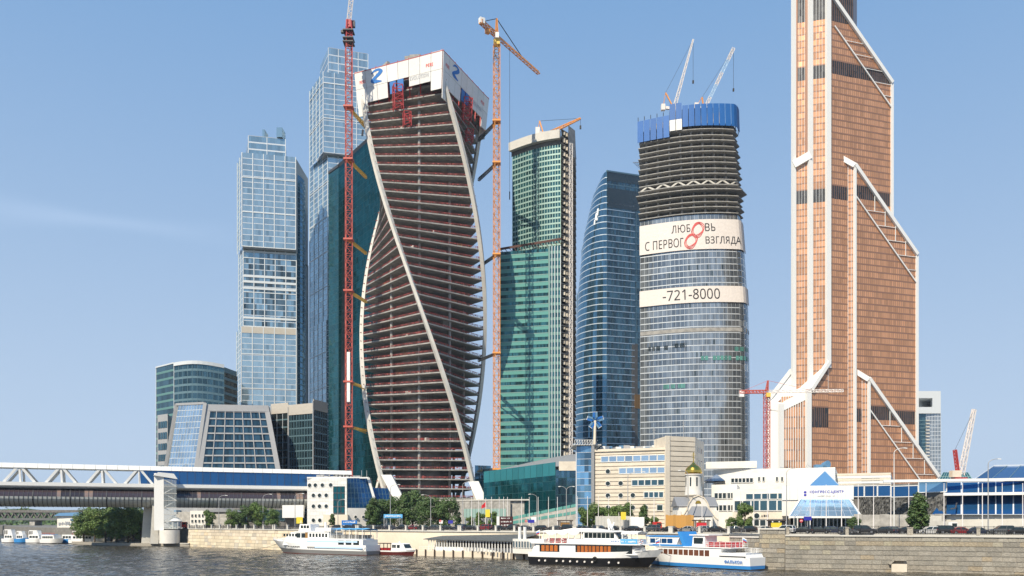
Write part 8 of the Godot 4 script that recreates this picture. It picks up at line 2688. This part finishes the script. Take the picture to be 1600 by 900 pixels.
func landing_stage():
	var a := gp(652, 245, 0); var b := gp(985, 203, 0)
	var t := thing("landing_quay", "low stone boat landing with dark timber fender posts", "quay", a)
	var n := Vector3(-(b.z - a.z), 0, b.x - a.x).normalized()
	if n.z < 0: n = -n
	var mb := MB.new()
	mb.hexa([a + Vector3.DOWN + n * 0, b + Vector3.DOWN, b + Vector3.DOWN - n * 9, a + Vector3.DOWN - n * 9, a + Vector3.UP * 1.6, b + Vector3.UP * 1.6, b + Vector3.UP * 1.6 - n * 9, a + Vector3.UP * 1.6 - n * 9])
	put(mb, "quay_body", "plaster", t)
	for i in 21:
		var p := a.lerp(b, i / 20.0) + n * 0.3
		mb = MB.new()
		mb.bar(p + Vector3.DOWN * 0.8, p + Vector3.UP * 1.9, 0.4)
		put(mb, "fender_post", "dark_wood", t)
		if i < 20:
			mb = MB.new()
			band(mb, flat_fn(a, b, -0.4, 1.5), i / 20.0 + 0.002, (i + 1) / 20.0 - 0.002, 0.1, 0.95, 0.12, 1, Color.WHITE * rng.randf_range(0.8, 1.0))
			put(mb, "stone_slab", "plaster", t)
	# fence
	var f := thing("white_fence", "low white board fence along the landing quay", "fence", a + Vector3.UP * 1.6)
	for i in 44:
		var p := a.lerp(b, i / 44.0) - n * 0.8 + Vector3.UP * 1.6; var q := a.lerp(b, (i + 0.94) / 44.0) - n * 0.8 + Vector3.UP * 1.6
		mb = MB.new()
		if i < 4:
			mb.bar(p, p + Vector3.UP * 1.2, 0.08); mb.bar(p + Vector3.UP * 1.1, q + Vector3.UP * 1.1, 0.06); mb.bar(p + Vector3.UP * 0.6, q + Vector3.UP * 0.6, 0.06)
		else: mb.bar(p + Vector3.UP * 0.6, q + Vector3.UP * 0.6, 0.08, 1.1)
		put(mb, "board", "white_metal", f)
	# long low pavilion with grey roof
	var pa := gp(668, 246.5, 1.6); var pb := gp(800, 221.5, 1.6)
	t = thing("landing_pavilion", "long low river pavilion with grey roof and white scalloped columns", "building", pa)
	var m2 := Vector3(-(pb.z - pa.z), 0, pb.x - pa.x).normalized()
	if m2.z < 0: m2 = -m2
	var bk := -m2 * 10.0
	mb = MB.new()
	var ov := (pb - pa).normalized()
	mb.quad(pa - ov * 1.0 + m2 * 0.8 + Vector3.UP * 3.3, pb + ov * 1.0 + m2 * 0.8 + Vector3.UP * 3.3, pb + ov * 1 + bk + Vector3.UP * 5.0, pa + ov * 3 + bk + Vector3.UP * 5.0)
	mb.quad(pa - ov * 1.0 + m2 * 0.8 + Vector3.UP * 3.1, pb + ov * 1.0 + m2 * 0.8 + Vector3.UP * 3.1, pb + ov * 1.0 + m2 * 0.8 + Vector3.UP * 3.3, pa - ov * 1.0 + m2 * 0.8 + Vector3.UP * 3.3)
	mb.tri(pa - ov * 1.0 + m2 * 0.8 + Vector3.UP * 3.3, pa + ov * 3 + bk + Vector3.UP * 5.0, pa - ov * 1 + bk + Vector3.UP * 3.3)
	put(mb, "roof", "roof_grey", t)
	mb = MB.new()
	mb.hexa([pa - m2 * 5.0, pb - m2 * 5.0, pb + bk, pa + bk, pa - m2 * 5.0 + Vector3.UP * 3.1, pb - m2 * 5.0 + Vector3.UP * 3.1, pb + bk + Vector3.UP * 3.1, pa + bk + Vector3.UP * 3.1])
	put(mb, "wall", "dark_wood", t)
	for i in 30:
		var p := pa.lerp(pb, (i + 0.5) / 30.0)
		mb = MB.new()
		mb.bar(p, p + Vector3.UP * 2.4, 0.28)
		var w := p.distance_to(pa.lerp(pb, (i + 1.5) / 30.0)) / 2
		for k in 4:   # scalloped capital
			var x0 := w * (k / 4.0); var x1 := w * ((k + 1) / 4.0)
			for sg in [-1.0, 1.0]:
				var y0 := 2.2 + 0.85 * pow(k / 4.0, 0.5); var y1 := 2.2 + 0.85 * pow((k + 1) / 4.0, 0.5)
				var q := [p + ov * x0 * sg + Vector3.UP * y0, p + ov * x1 * sg + Vector3.UP * y1, p + ov * x1 * sg + Vector3.UP * 3.1, p + ov * x0 * sg + Vector3.UP * 3.1]
				if sg > 0: mb.quad(q[0], q[1], q[2], q[3])
				else: mb.quad(q[1], q[0], q[3], q[2])
		put(mb, "scalloped_column", "white_metal", t)
	# glazed end wing
	t = thing("pavilion_wing", "white windowed wing at the right end of river pavilion", "building", pb)
	var wa := gp(801, 220.5, 1.6); var wb := gp(832, 214, 1.6)
	var wf := flat_fn(wa, wb, 1.6, 5.4)
	body(t, [wa + Vector3(0, 0, -0.2), wb + Vector3(0, 0, -0.2), gp(838, 224), gp(806, 230)], 1.6, 5.4, "white_wall", "wall")
	for i in 7: window(t, wf, i / 7.0 + 0.02, (i + 1) / 7.0 - 0.03, 0.42, 0.86, "glass_slate", "white_metal", 0.1)
	mb = MB.new()
	for s in [[812.0, 217.0], [820.0, 215.0]]: mb.tube(gp(s[0], s[1] + 3, 5.4), gp(s[0], s[1] + 3, 8.6), 0.45, 0.45, 10)
	put(mb, "vent_pipe", "white_metal", t)

# ================================================================ street furniture
func lamp(px: float, d: float, ptop: float, arms: int, reach: float, label: String, m := "grey_panel"):
	var b := gp(px, d)
	var t := thing("street_lamp", label, "lamp", b, "street lamps along the embankment")
	var h := hy(ptop, d)
	var mb := MB.new()
	mb.tube(b, Vector3(b.x, h - 1.2, b.z), 0.16, 0.09, 8); mb.tube(b, b + Vector3.UP * 1.2, 0.26, 0.2, 8)
	put(mb, "pole", m, t)
	for i in arms:
		var s := reach if i == 0 else -reach
		mb = MB.new()
		var prev := Vector3(b.x, h - 1.2, b.z)
		for k in 5:
			var a := (k + 1) / 5.0 * PI / 2
			var p := Vector3(b.x + s * (1.0 - cos(a)), h - 1.2 + 1.2 * sin(a), b.z + absf(s) * 0.15 * k / 5.0)
			mb.tube(prev, p, 0.08, 0.07, 6, false); prev = p
		put(mb, "arm", m, t)
		mb = MB.new()
		mb.bar(prev, prev + Vector3(s * 0.35, -0.08, 0), 0.36, 0.2)
		put(mb, "lantern", "white_metal", t)
func pole(px: float, d: float, ptop: float, label: String):
	var b := gp(px, d)
	var t := thing("flagpole", label, "flagpole", b, "bare flagpoles")
	var mb := MB.new()
	mb.tube(b, Vector3(b.x, hy(ptop, d), b.z), 0.13, 0.07, 8)
	put(mb, "shaft", "pole_white", t)
	mb = MB.new()
	mb.lathe(Vector3(b.x, hy(ptop, d), b.z), [[0.0, -0.12], [0.14, 0.0], [0.0, 0.14]], 8)
	put(mb, "finial", "pole_white", t)
	mb = MB.new()
	mb.lathe(b, [[0.35, 0.0], [0.3, 0.25], [0.13, 0.3]], 10)
	put(mb, "base", "concrete", t)
func sign_board(called: String, label: String, px: float, d: float, pt: float, pb: float, w: float, m: String, text := "", tm := "white_paint", legs := 2):
	var b := gp(px, d)
	var t := thing(called, label, "sign", b)
	var y0 := hy(pb, d); var y1 := hy(pt, d)
	var mb := MB.new()
	mb.bbox(Vector3(b.x - w / 2, y0, b.z - 0.1), Vector3(b.x + w / 2, y1, b.z + 0.1))
	put(mb, "board", m, t)
	mb = MB.new()
	for k in legs:
		var x := b.x + (0.0 if legs == 1 else lerpf(-w * 0.42, w * 0.42, float(k) / (legs - 1)))
		mb.bar(Vector3(x, GY, b.z - 0.2), Vector3(x, y1 - 0.1, b.z - 0.2), 0.14)
	put(mb, "post", "grey_panel", t)
	if text:
		var rows := text.split("|")
		for i in rows.size():
			var f := func(u: float, v: float) -> Vector3: return Vector3(b.x + lerpf(-w * 0.44, w * 0.44, u), lerpf(y0, y1, v), b.z + 0.1)
			marks(t, f, 0.06, 0.94, 1.0 - (i + 0.75) / rows.size(), 1.0 - (i + 0.3) / rows.size(), int(rows[i]), tm, 0.04)

func street():
	for s in [[342, 330, 774, 1, 2.6, "street lamp with one arm before the grey shed"], [411, 320, 772, 1, 2.6, "street lamp with one arm before the bridge landing"], [461, 312, 771, 1, 2.6, "street lamp with one arm by the yellow notice board"], [528, 300, 780, 1, 2.2, "street lamp with one arm before the porthole lobby"], [610, 292, 757, 1, 2.6, "street lamp with one arm by the blue gantry sign"], [673, 290, 773, 1, -2.4, "street lamp with one arm among the round dense trees"], [723, 276, 752, 1, 3.0, "street lamp with long arm before the concrete podium"], [839, 262, 772, 1, -2.0, "street lamp with one arm before the stepped ramp"], [885, 250, 760, 2, 1.8, "street lamp with two arms before the teal pavilion"], [981, 236, 737, 1, 3.6, "tall street lamp before the cream office"], [1075, 222, 735, 1, -2.0, "tall street lamp before the white chapel"], [1229, 212, 732, 1, 1.6, "tall street lamp by the convention centre's left wing"], [1544, 186, 717, 1, 2.0, "tall street lamp before the blue glass hall"]]:
		lamp(s[0], s[1], s[2], s[3], s[4], s[5])
	lamp(1397, 200, 700, 1, 2.2, "very tall street lamp before the carved stone wall", "white_metal")
	for px in [737, 748, 768, 780, 787, 793, 815, 827, 841, 857, 871]: pole(px, 278 - (px - 737) * 0.15, 777, "bare white flagpole before the concrete podium or ramp")
	for px in [902, 918, 935, 951, 967, 985, 1022]: pole(px, 244 - (px - 902) * 0.12, 776, "bare white flagpole before the cream office")
	for px in [1097, 1137, 1157, 1178, 1199]: pole(px, 224 - (px - 1097) * 0.1, 768, "bare white flagpole before chapel or convention centre's left wing")
	for px in [1266, 1291, 1315, 1341, 1365]: pole(px, 208 - (px - 1266) * 0.08, 758, "bare white flagpole before the sloped glass entrance")
	for px in [1392, 1420, 1447, 1475, 1504, 1535, 1566, 1598]: pole(px, 198 - (px - 1392) * 0.06, 756, "bare white flagpole before the blue glass hall")
	# drooping dark red flag
	var t := thing("hanging_flag", "drooping red and black flag on a pole before the podium", "flag", gp(757, 276))
	var mb := MB.new()
	mb.tube(gp(759, 276), gp(759, 276, hy(778, 276)), 0.13, 0.07, 8)
	put(mb, "flagpole", "pole_white", t)
	mb = MB.new()
	for i in 5:
		var p := at(759 - i * 1.3, 784 + i * 1.2, 276) ; var q := at(759 - (i + 1) * 1.3, 784 + (i + 1) * 1.2, 276 + sin(i * 2.0) * 0.2)
		mb.quad(q + Vector3.DOWN * (1.6 - i * 0.15), p + Vector3.DOWN * (1.7 - i * 0.15), p, q)
	put(mb, "cloth", "sign_red", t)
	sign_board("blue_billboard", "blue and purple billboard with white lettering above white ferry", 546, 279, 813, 824, 5.2, "logo_blue", "8|11")
	sign_board("yellow_notice", "yellow notice board beside the porthole lobby", 468, 318, 808, 818, 2.4, "sign_yellow")
	sign_board("maroon_billboard", "dark maroon billboard with pale lines of text", 791, 258, 807, 823, 4.2, "sign_maroon", "9|12|7", "white_paint")
	sign_board("white_hoarding_sign", "narrow white panel beside the maroon billboard", 779, 259, 807, 823, 1.2, "white_paint")
	sign_board("yellow_road_sign", "yellow square road sign before the cream office", 974, 230, 800, 812, 1.4, "sign_yellow", "", "ink", 1)
	sign_board("yellow_white_sign", "yellow and white road sign before the young slender trees", 762, 272, 796, 808, 1.5, "sign_yellow", "", "ink", 1)
	sign_board("blue_road_sign", "small blue road sign beside the maroon billboard", 830, 256, 812, 817, 2.0, "sign_blue", "", "ink", 1)
	sign_board("white_road_sign", "small white road sign near the stepped ramp", 834, 262, 808, 815, 1.6, "white_paint", "", "ink", 1)
	sign_board("blue_parking_sign", "small blue sign among the cars before podium", 704, 282, 813, 818, 1.6, "sign_blue", "", "ink", 1)
	sign_board("white_info_sign", "small white sign among trees before podium", 689, 284, 813, 818, 1.2, "white_paint", "", "ink", 1)
	sign_board("entrance_sign", "violet and blue sign at the convention centre entrance", 1262, 206, 807, 813, 1.9, "sign_blue", "", "ink", 1)
	for s in [[1252, 204, "round red no-entry sign before the convention centre"], [688, 280, "round red no-entry sign among cars before podium"], [822, 254, "round red no-entry sign beside the maroon billboard"]]:
		t = thing("no_entry_sign", s[2], "sign", gp(s[0], s[1]))
		mb = MB.new()
		var c := gp(s[0], s[1], 10.2)
		for i in 14: mb.tri(c, c + Vector3(cos(TAU * i / 14), sin(TAU * i / 14), 0) * 0.42, c + Vector3(cos(TAU * (i + 1) / 14), sin(TAU * (i + 1) / 14), 0) * 0.42)
		put(mb, "disc", "sign_red", t)
		mb = MB.new()
		mb.bbox(c + Vector3(-0.28, -0.07, 0.02), c + Vector3(0.28, 0.07, 0.04))
		put(mb, "bar", "white_paint", t)
		mb = MB.new()
		mb.bar(gp(s[0], s[1]) + Vector3(0, 0, -0.08), c + Vector3(0, 0.4, -0.08), 0.08)
		put(mb, "post", "grey_panel", t)
	# sky-blue entrance gantry
	t = thing("blue_gantry_sign", "sky blue banner gantry on lattice legs before dark trees", "sign", gp(615, 288))
	mb = MB.new()
	mb.bbox(gp(599.5, 288, hy(809.5, 288)), gp(629, 288.4, hy(803.5, 288)))
	put(mb, "banner", "sky_sign", t)
	for px in [602, 626]:
		mb = MB.new()
		mb.lattice(gp(px, 288.6), gp(px, 288.6, hy(806, 288)), 0.9, 1.0, 0.1)
		put(mb, "lattice_leg", "grey_panel", t)
	var tf := func(u: float, v: float) -> Vector3: return gp(599.5, 287.9, 0).lerp(gp(629, 287.9, 0), u) + Vector3.UP * lerpf(hy(809.5, 288), hy(803.5, 288), v)
	marks(t, tf, 0.1, 0.9, 0.3, 0.75, 12, "white_paint", 0.25)
	# dark timber gate kiosks with posters
	for s in [[1096.0, 214.0, "dark timber poster stand before the white chapel", "sign_red"], [1213.0, 206.0, "dark timber poster stand by the convention centre's left wing", "sign_yellow"], [883.0, 244.0, "low dark timber stall below the two-armed lamp", "wood"]]:
		t = thing("poster_stand", s[2], "sign", gp(s[0], s[1]))
		for x in [-1.9, -1.5, 1.5, 1.9]:
			mb = MB.new()
			mb.bar(gp(s[0], s[1]) + Vector3(x, 0, 0), gp(s[0], s[1]) + Vector3(x, 3.3, 0), 0.2)
			put(mb, "post", "dark_wood", t)
		mb = MB.new()
		mb.bar(gp(s[0], s[1]) + Vector3(-2.3, 3.3, 0), gp(s[0], s[1]) + Vector3(2.3, 3.3, 0), 0.9, 0.3); mb.bar(gp(s[0], s[1]) + Vector3(-1.9, 0.9, 0), gp(s[0], s[1]) + Vector3(1.9, 0.9, 0), 0.16)
		put(mb, "lintel", "dark_wood", t)
		mb = MB.new()
		mb.bbox(gp(s[0], s[1]) + Vector3(-1.3, 1.6, -0.06), gp(s[0], s[1]) + Vector3(1.3, 2.8, 0.06))
		put(mb, "poster", s[3], t)
	# timber hoarding beside the chapel
	t = thing("timber_hoarding", "bright plywood hoarding left of the chapel", "fence", gp(1060, 222))
	for i in 11:
		mb = MB.new()
		var p := gp(1040 + i * 4.0, 223 - i * 0.3)
		mb.bbox(p, p + Vector3(0.66, hy(805, 222) - GY + (0.0 if i % 3 else 0.15), -0.12), Color.WHITE * rng.randf_range(0.8, 1.25))
		put(mb, "plank", "wood_bright", t)
	# lorries and containers
	truck("red_lorry", "red lorry cab beside plywood hoarding", 1027, 226, "truck_red", false)
	truck("white_lorry", "white box lorry before the blue glass hall", 1486, 196, "car_white", true)
	truck("orange_lorry", "orange tipper lorry beside the glass kiosk", 288, 345, "truck_red", true)
	for s in [[961.0, 232.0, 10.6, 806.5, "concrete_light", "long grey site container before the cream office"], [996.0, 229.0, 3.8, 808.0, "white_paint", "white trailer between grey container and red lorry"], [1452.0, 202.0, 6.0, 806.0, "concrete_light", "pale grey container beside the white box lorry"]]:
		t = thing("container", s[5], "container", gp(s[0], s[1]))
		mb = MB.new()
		var h := hy(s[3], s[1])
		mb.bbox(gp(s[0], s[1]) + Vector3(-s[2] / 2, 0.25, 0), Vector3(gp(s[0], s[1]).x + s[2] / 2, h, -s[1] - 2.4))
		put(mb, "box", s[4], t)
		for i in 12:
			mb = MB.new()
			var x: float = gp(s[0], s[1]).x - s[2] / 2 + s[2] * (i + 0.5) / 12.0
			mb.bbox(Vector3(x - s[2] / 60, GY + 0.4, -s[1] + 0.07), Vector3(x + s[2] / 60, h - 0.15, -s[1]))
			put(mb, "rib", s[4], t)
	# thin site fence behind the cars
	t = thing("mesh_fence", "thin dark mesh fence behind the cars before blue glass hall", "fence", gp(1400, 190))
	for i in 26:
		var p := gp(1238 + i * 15.0, 196 - i * 0.55); var q := gp(1238 + (i + 1) * 15.0, 196 - (i + 1) * 0.55)
		mb = MB.new()
		mb.bar(p, p + Vector3.UP * 2.0, 0.1); mb.bar(p + Vector3.UP * 1.9, q + Vector3.UP * 1.9, 0.05); mb.bar(p + Vector3.UP * 0.4, q + Vector3.UP * 0.4, 0.05)
		for k in 8: mb.bar(p.lerp(q, k / 8.0) + Vector3.UP * 0.3, p.lerp(q, k / 8.0) + Vector3.UP * 2.0, 0.03)
		put(mb, "fence_panel", "black_iron", t)

func truck(called: String, label: String, px: float, d: float, m: String, box: bool):
	var b := gp(px, d)
	var t := thing(called, label, "lorry", b)
	var mb := MB.new()
	mb.hexa([Vector3(-1.2, 0.6, 1.15), Vector3(1.2, 0.6, 1.15), Vector3(1.2, 0.6, -1.15), Vector3(-1.2, 0.6, -1.15), Vector3(-1.2, 2.9, 1.05), Vector3(0.9, 2.9, 1.05), Vector3(0.9, 2.9, -1.05), Vector3(-1.2, 2.9, -1.05)])
	putl(mb, "cab", m, t)
	mb = MB.new()
	mb.bbox(Vector3(-0.3, 1.8, 1.1), Vector3(0.8, 2.6, 1.17))
	putl(mb, "side_window", "glass_dark", t)
	mb = MB.new()
	mb.quad(Vector3(1.14, 1.7, 1.0), Vector3(1.14, 1.7, -1.0), Vector3(0.99, 2.7, -0.95), Vector3(0.99, 2.7, 0.95))
	putl(mb, "windscreen", "glass_dark", t)
	mb = MB.new()
	if box: mb.bbox(Vector3(-6.0, 1.0, 1.2), Vector3(-1.35, 3.1, -1.2))
	else: mb.bbox(Vector3(-6.0, 0.9, 0.6), Vector3(-1.3, 1.2, -0.6))
	putl(mb, "load_box" if box else "chassis", "concrete_light" if m == "car_white" else ("tarp_blue" if box else "dark_steel"), t)
	for x in [0.3, -4.6, -3.5]:
		for z in [1.0, -1.0]:
			mb = MB.new()
			mb.tube(Vector3(x, 0.5, z - 0.14), Vector3(x, 0.5, z + 0.14), 0.5, 0.5, 14)
			var w := putl(mb, "wheel", "tyre", t)
			mb = MB.new()
			mb.tube(Vector3(x, 0.5, z * 1.13), Vector3(x, 0.5, z * 1.16), 0.28, 0.26, 10)
			putl(mb, "rim", "rim", w)

func far_left():
	# double-deck road and rail bridge in the distance
	var d := 640.0
	var t := thing("distant_truss_bridge", "distant double-deck steel truss bridge beneath the covered footbridge", "bridge", gp(100, d, 0))
	var a := gp(-60, d, 0); var b := gp(250, d, 0)
	for s in [[797.0, 801.0, "deck", "concrete_dark"], [809.5, 813.0, "lower_deck", "bridge_steel"]]:
		var mb := MB.new()
		mb.bbox(Vector3(a.x, hy(s[1], d), -d + 6), Vector3(b.x, hy(s[0], d), -d - 6))
		put(mb, s[2], s[3], t)
	for i in 30:
		var mb := MB.new()
		var p0 := a.lerp(b, i / 30.0); var p1 := a.lerp(b, (i + 1) / 30.0)
		for z in [5.0, -5.0]:
			mb.bar(Vector3(p0.x, hy(809.5, d), -d + z), Vector3((p0.x + p1.x) / 2, hy(801, d), -d + z), 0.7); mb.bar(Vector3((p0.x + p1.x) / 2, hy(801, d), -d + z), Vector3(p1.x, hy(809.5, d), -d + z), 0.7)
		put(mb, "truss_bay", "concrete_dark", t, true)
	for px in [-20, 56, 132, 208]:
		var mb := MB.new()
		mb.bbox(gp(px - 4, d, 0) + Vector3(0, -1, 5), gp(px + 4, d, hy(813, d)) + Vector3(0, 0, -5))
		put(mb, "pier", "concrete", t)
	# white riverside building with blue roof and letters
	t = thing("blue_roof_building", "white riverside building with blue roof and grey lettering", "building", gp(108, 420))
	var fa := gp(89, 424, 3); var fb := gp(131, 418, 3)
	body(t, [fa + Vector3(0, 0, -0.2), fb + Vector3(0, 0, -0.2), gp(133, 440), gp(92, 446)], 2.0, hy(806, 420), "white_wall", "wall")
	var f := flat_fn(fa, fb, 2.0, hy(806, 420))
	for j in 4:
		var mb := MB.new()
		band(mb, f, 0.5, 1.0, 0.12 + j * 0.22, 0.2 + j * 0.22, 0.1)
		put(mb, "window_band", "roof_blue", t)
	marks(t, f, 0.06, 0.5, 0.55, 0.75, 7, "logo_grey", 0.12)
	marks(t, f, 0.2, 0.5, 0.2, 0.38, 5, "logo_grey", 0.12)
	var rf := MB.new()
	var ya := hy(806, 420)
	rf.quad(Vector3(fa.x - 1, ya, fa.z + 1), Vector3(fb.x + 1, ya, fb.z + 1), gp(132, 432, ya + 2.0), gp(92, 436, ya + 1.6))
	put(rf, "roof", "roof_blue", t)
	# sheds behind the embankment, right of the lift tower
	t = thing("grey_gable_shed", "grey gabled shed seen beneath the footbridge", "building", gp(330, 400))
	body(t, [gp(322, 398), gp(361, 394), gp(362, 425), gp(325, 430)], GY, hy(800, 398), "concrete", "wall")
	var g := MB.new()
	var q := [gp(319, 397, hy(800, 398)), gp(362, 393, hy(800, 398)), at(343, 793, 395)]
	g.tri(q[0], q[1], q[2]); g.quad(q[0], q[2], q[2] + Vector3(0, 0, -30), q[0] + Vector3(0, 0, -30)); g.quad(q[2], q[1], q[1] + Vector3(0, 0, -30), q[2] + Vector3(0, 0, -30))
	put(g, "roof", "roof_slate", t)
	for i in 3:
		var w := MB.new()
		w.bbox(gp(326 + i * 11, 397.5, GY + 0.2), gp(333 + i * 11, 397.0, GY + 3.4))
		put(w, "door", "concrete_dark", t)
	t = thing("white_workshop", "white flat-roofed workshop beside the grey gabled shed", "building", gp(309, 396))
	body(t, [gp(297, 396), gp(321, 393), gp(322, 415), gp(299, 418)], GY, hy(798, 394), "white_wall", "wall")
	var ff := flat_fn(gp(297, 395.8), gp(321, 392.8), GY, hy(798, 394))
	for i in 4:
		for j in 2: window(t, ff, 0.08 + i * 0.23, 0.2 + i * 0.23, 0.3 + j * 0.32, 0.48 + j * 0.32)
	t = thing("blue_roof_shed", "low shed with blue roof behind the lift tower", "building", gp(287, 420))
	body(t, [gp(276, 420), gp(298, 418), gp(299, 440), gp(278, 444)], GY, hy(800, 420), "concrete", "wall")
	var rr := MB.new()
	rr.bbox(gp(275, 419, hy(800, 420)), gp(299, 442, hy(797, 420)))
	put(rr, "roof", "roof_blue", t)
	t = thing("dark_rear_block", "dark glass low block behind street trees beneath footbridge", "building", gp(395, 410))
	body(t, [gp(362, 412), gp(445, 405), gp(447, 430), gp(364, 438)], GY, hy(794, 408), "concrete_dark", "wall")
	var df := flat_fn(gp(362, 411.6), gp(445, 404.6), GY, hy(794, 408))
	for i in 10: window(t, df, i / 10.0 + 0.01, (i + 1) / 10.0 - 0.01, 0.35, 0.9, "glass_slate", "slate_fin", 0.2)

func far_wood():
	# trees far beyond the river bend that read as one mass
	var mb := MB.new()
	var g := RandomNumberGenerator.new()
	g.seed = 99
	for i in 2600:
		var px := g.randf_range(-120, 260)
		var d := g.randf_range(700, 980)
		var h := g.randf_range(0, 1.0)
		var c := gp(px, d, 5.0 + h * (13.0 + 6.0 * sin(px * 0.05) + 4.0 * sin(px * 0.17 + d * 0.01)))
		var e := Vector3(g.randfn(), g.randfn() + 0.7, g.randfn() + 0.4).normalized()
		var s := e.cross(Vector3(g.randfn(), g.randfn(), g.randfn())).normalized(); var w := e.cross(s)
		var z := g.randf_range(1.0, 2.4)
		var f := g.randf_range(0.6, 1.3)
		mb.quadn([c - s * z, c - w * z, c + s * z, c + w * z], [e, e, e, e], Color(f, f, f))
	var o := putl(mb, numbered("far_wood"), "leaf_dark", self, true)
	o.set_meta("label", "distant dark green wood beyond the truss bridge"); o.set_meta("category", "wood")
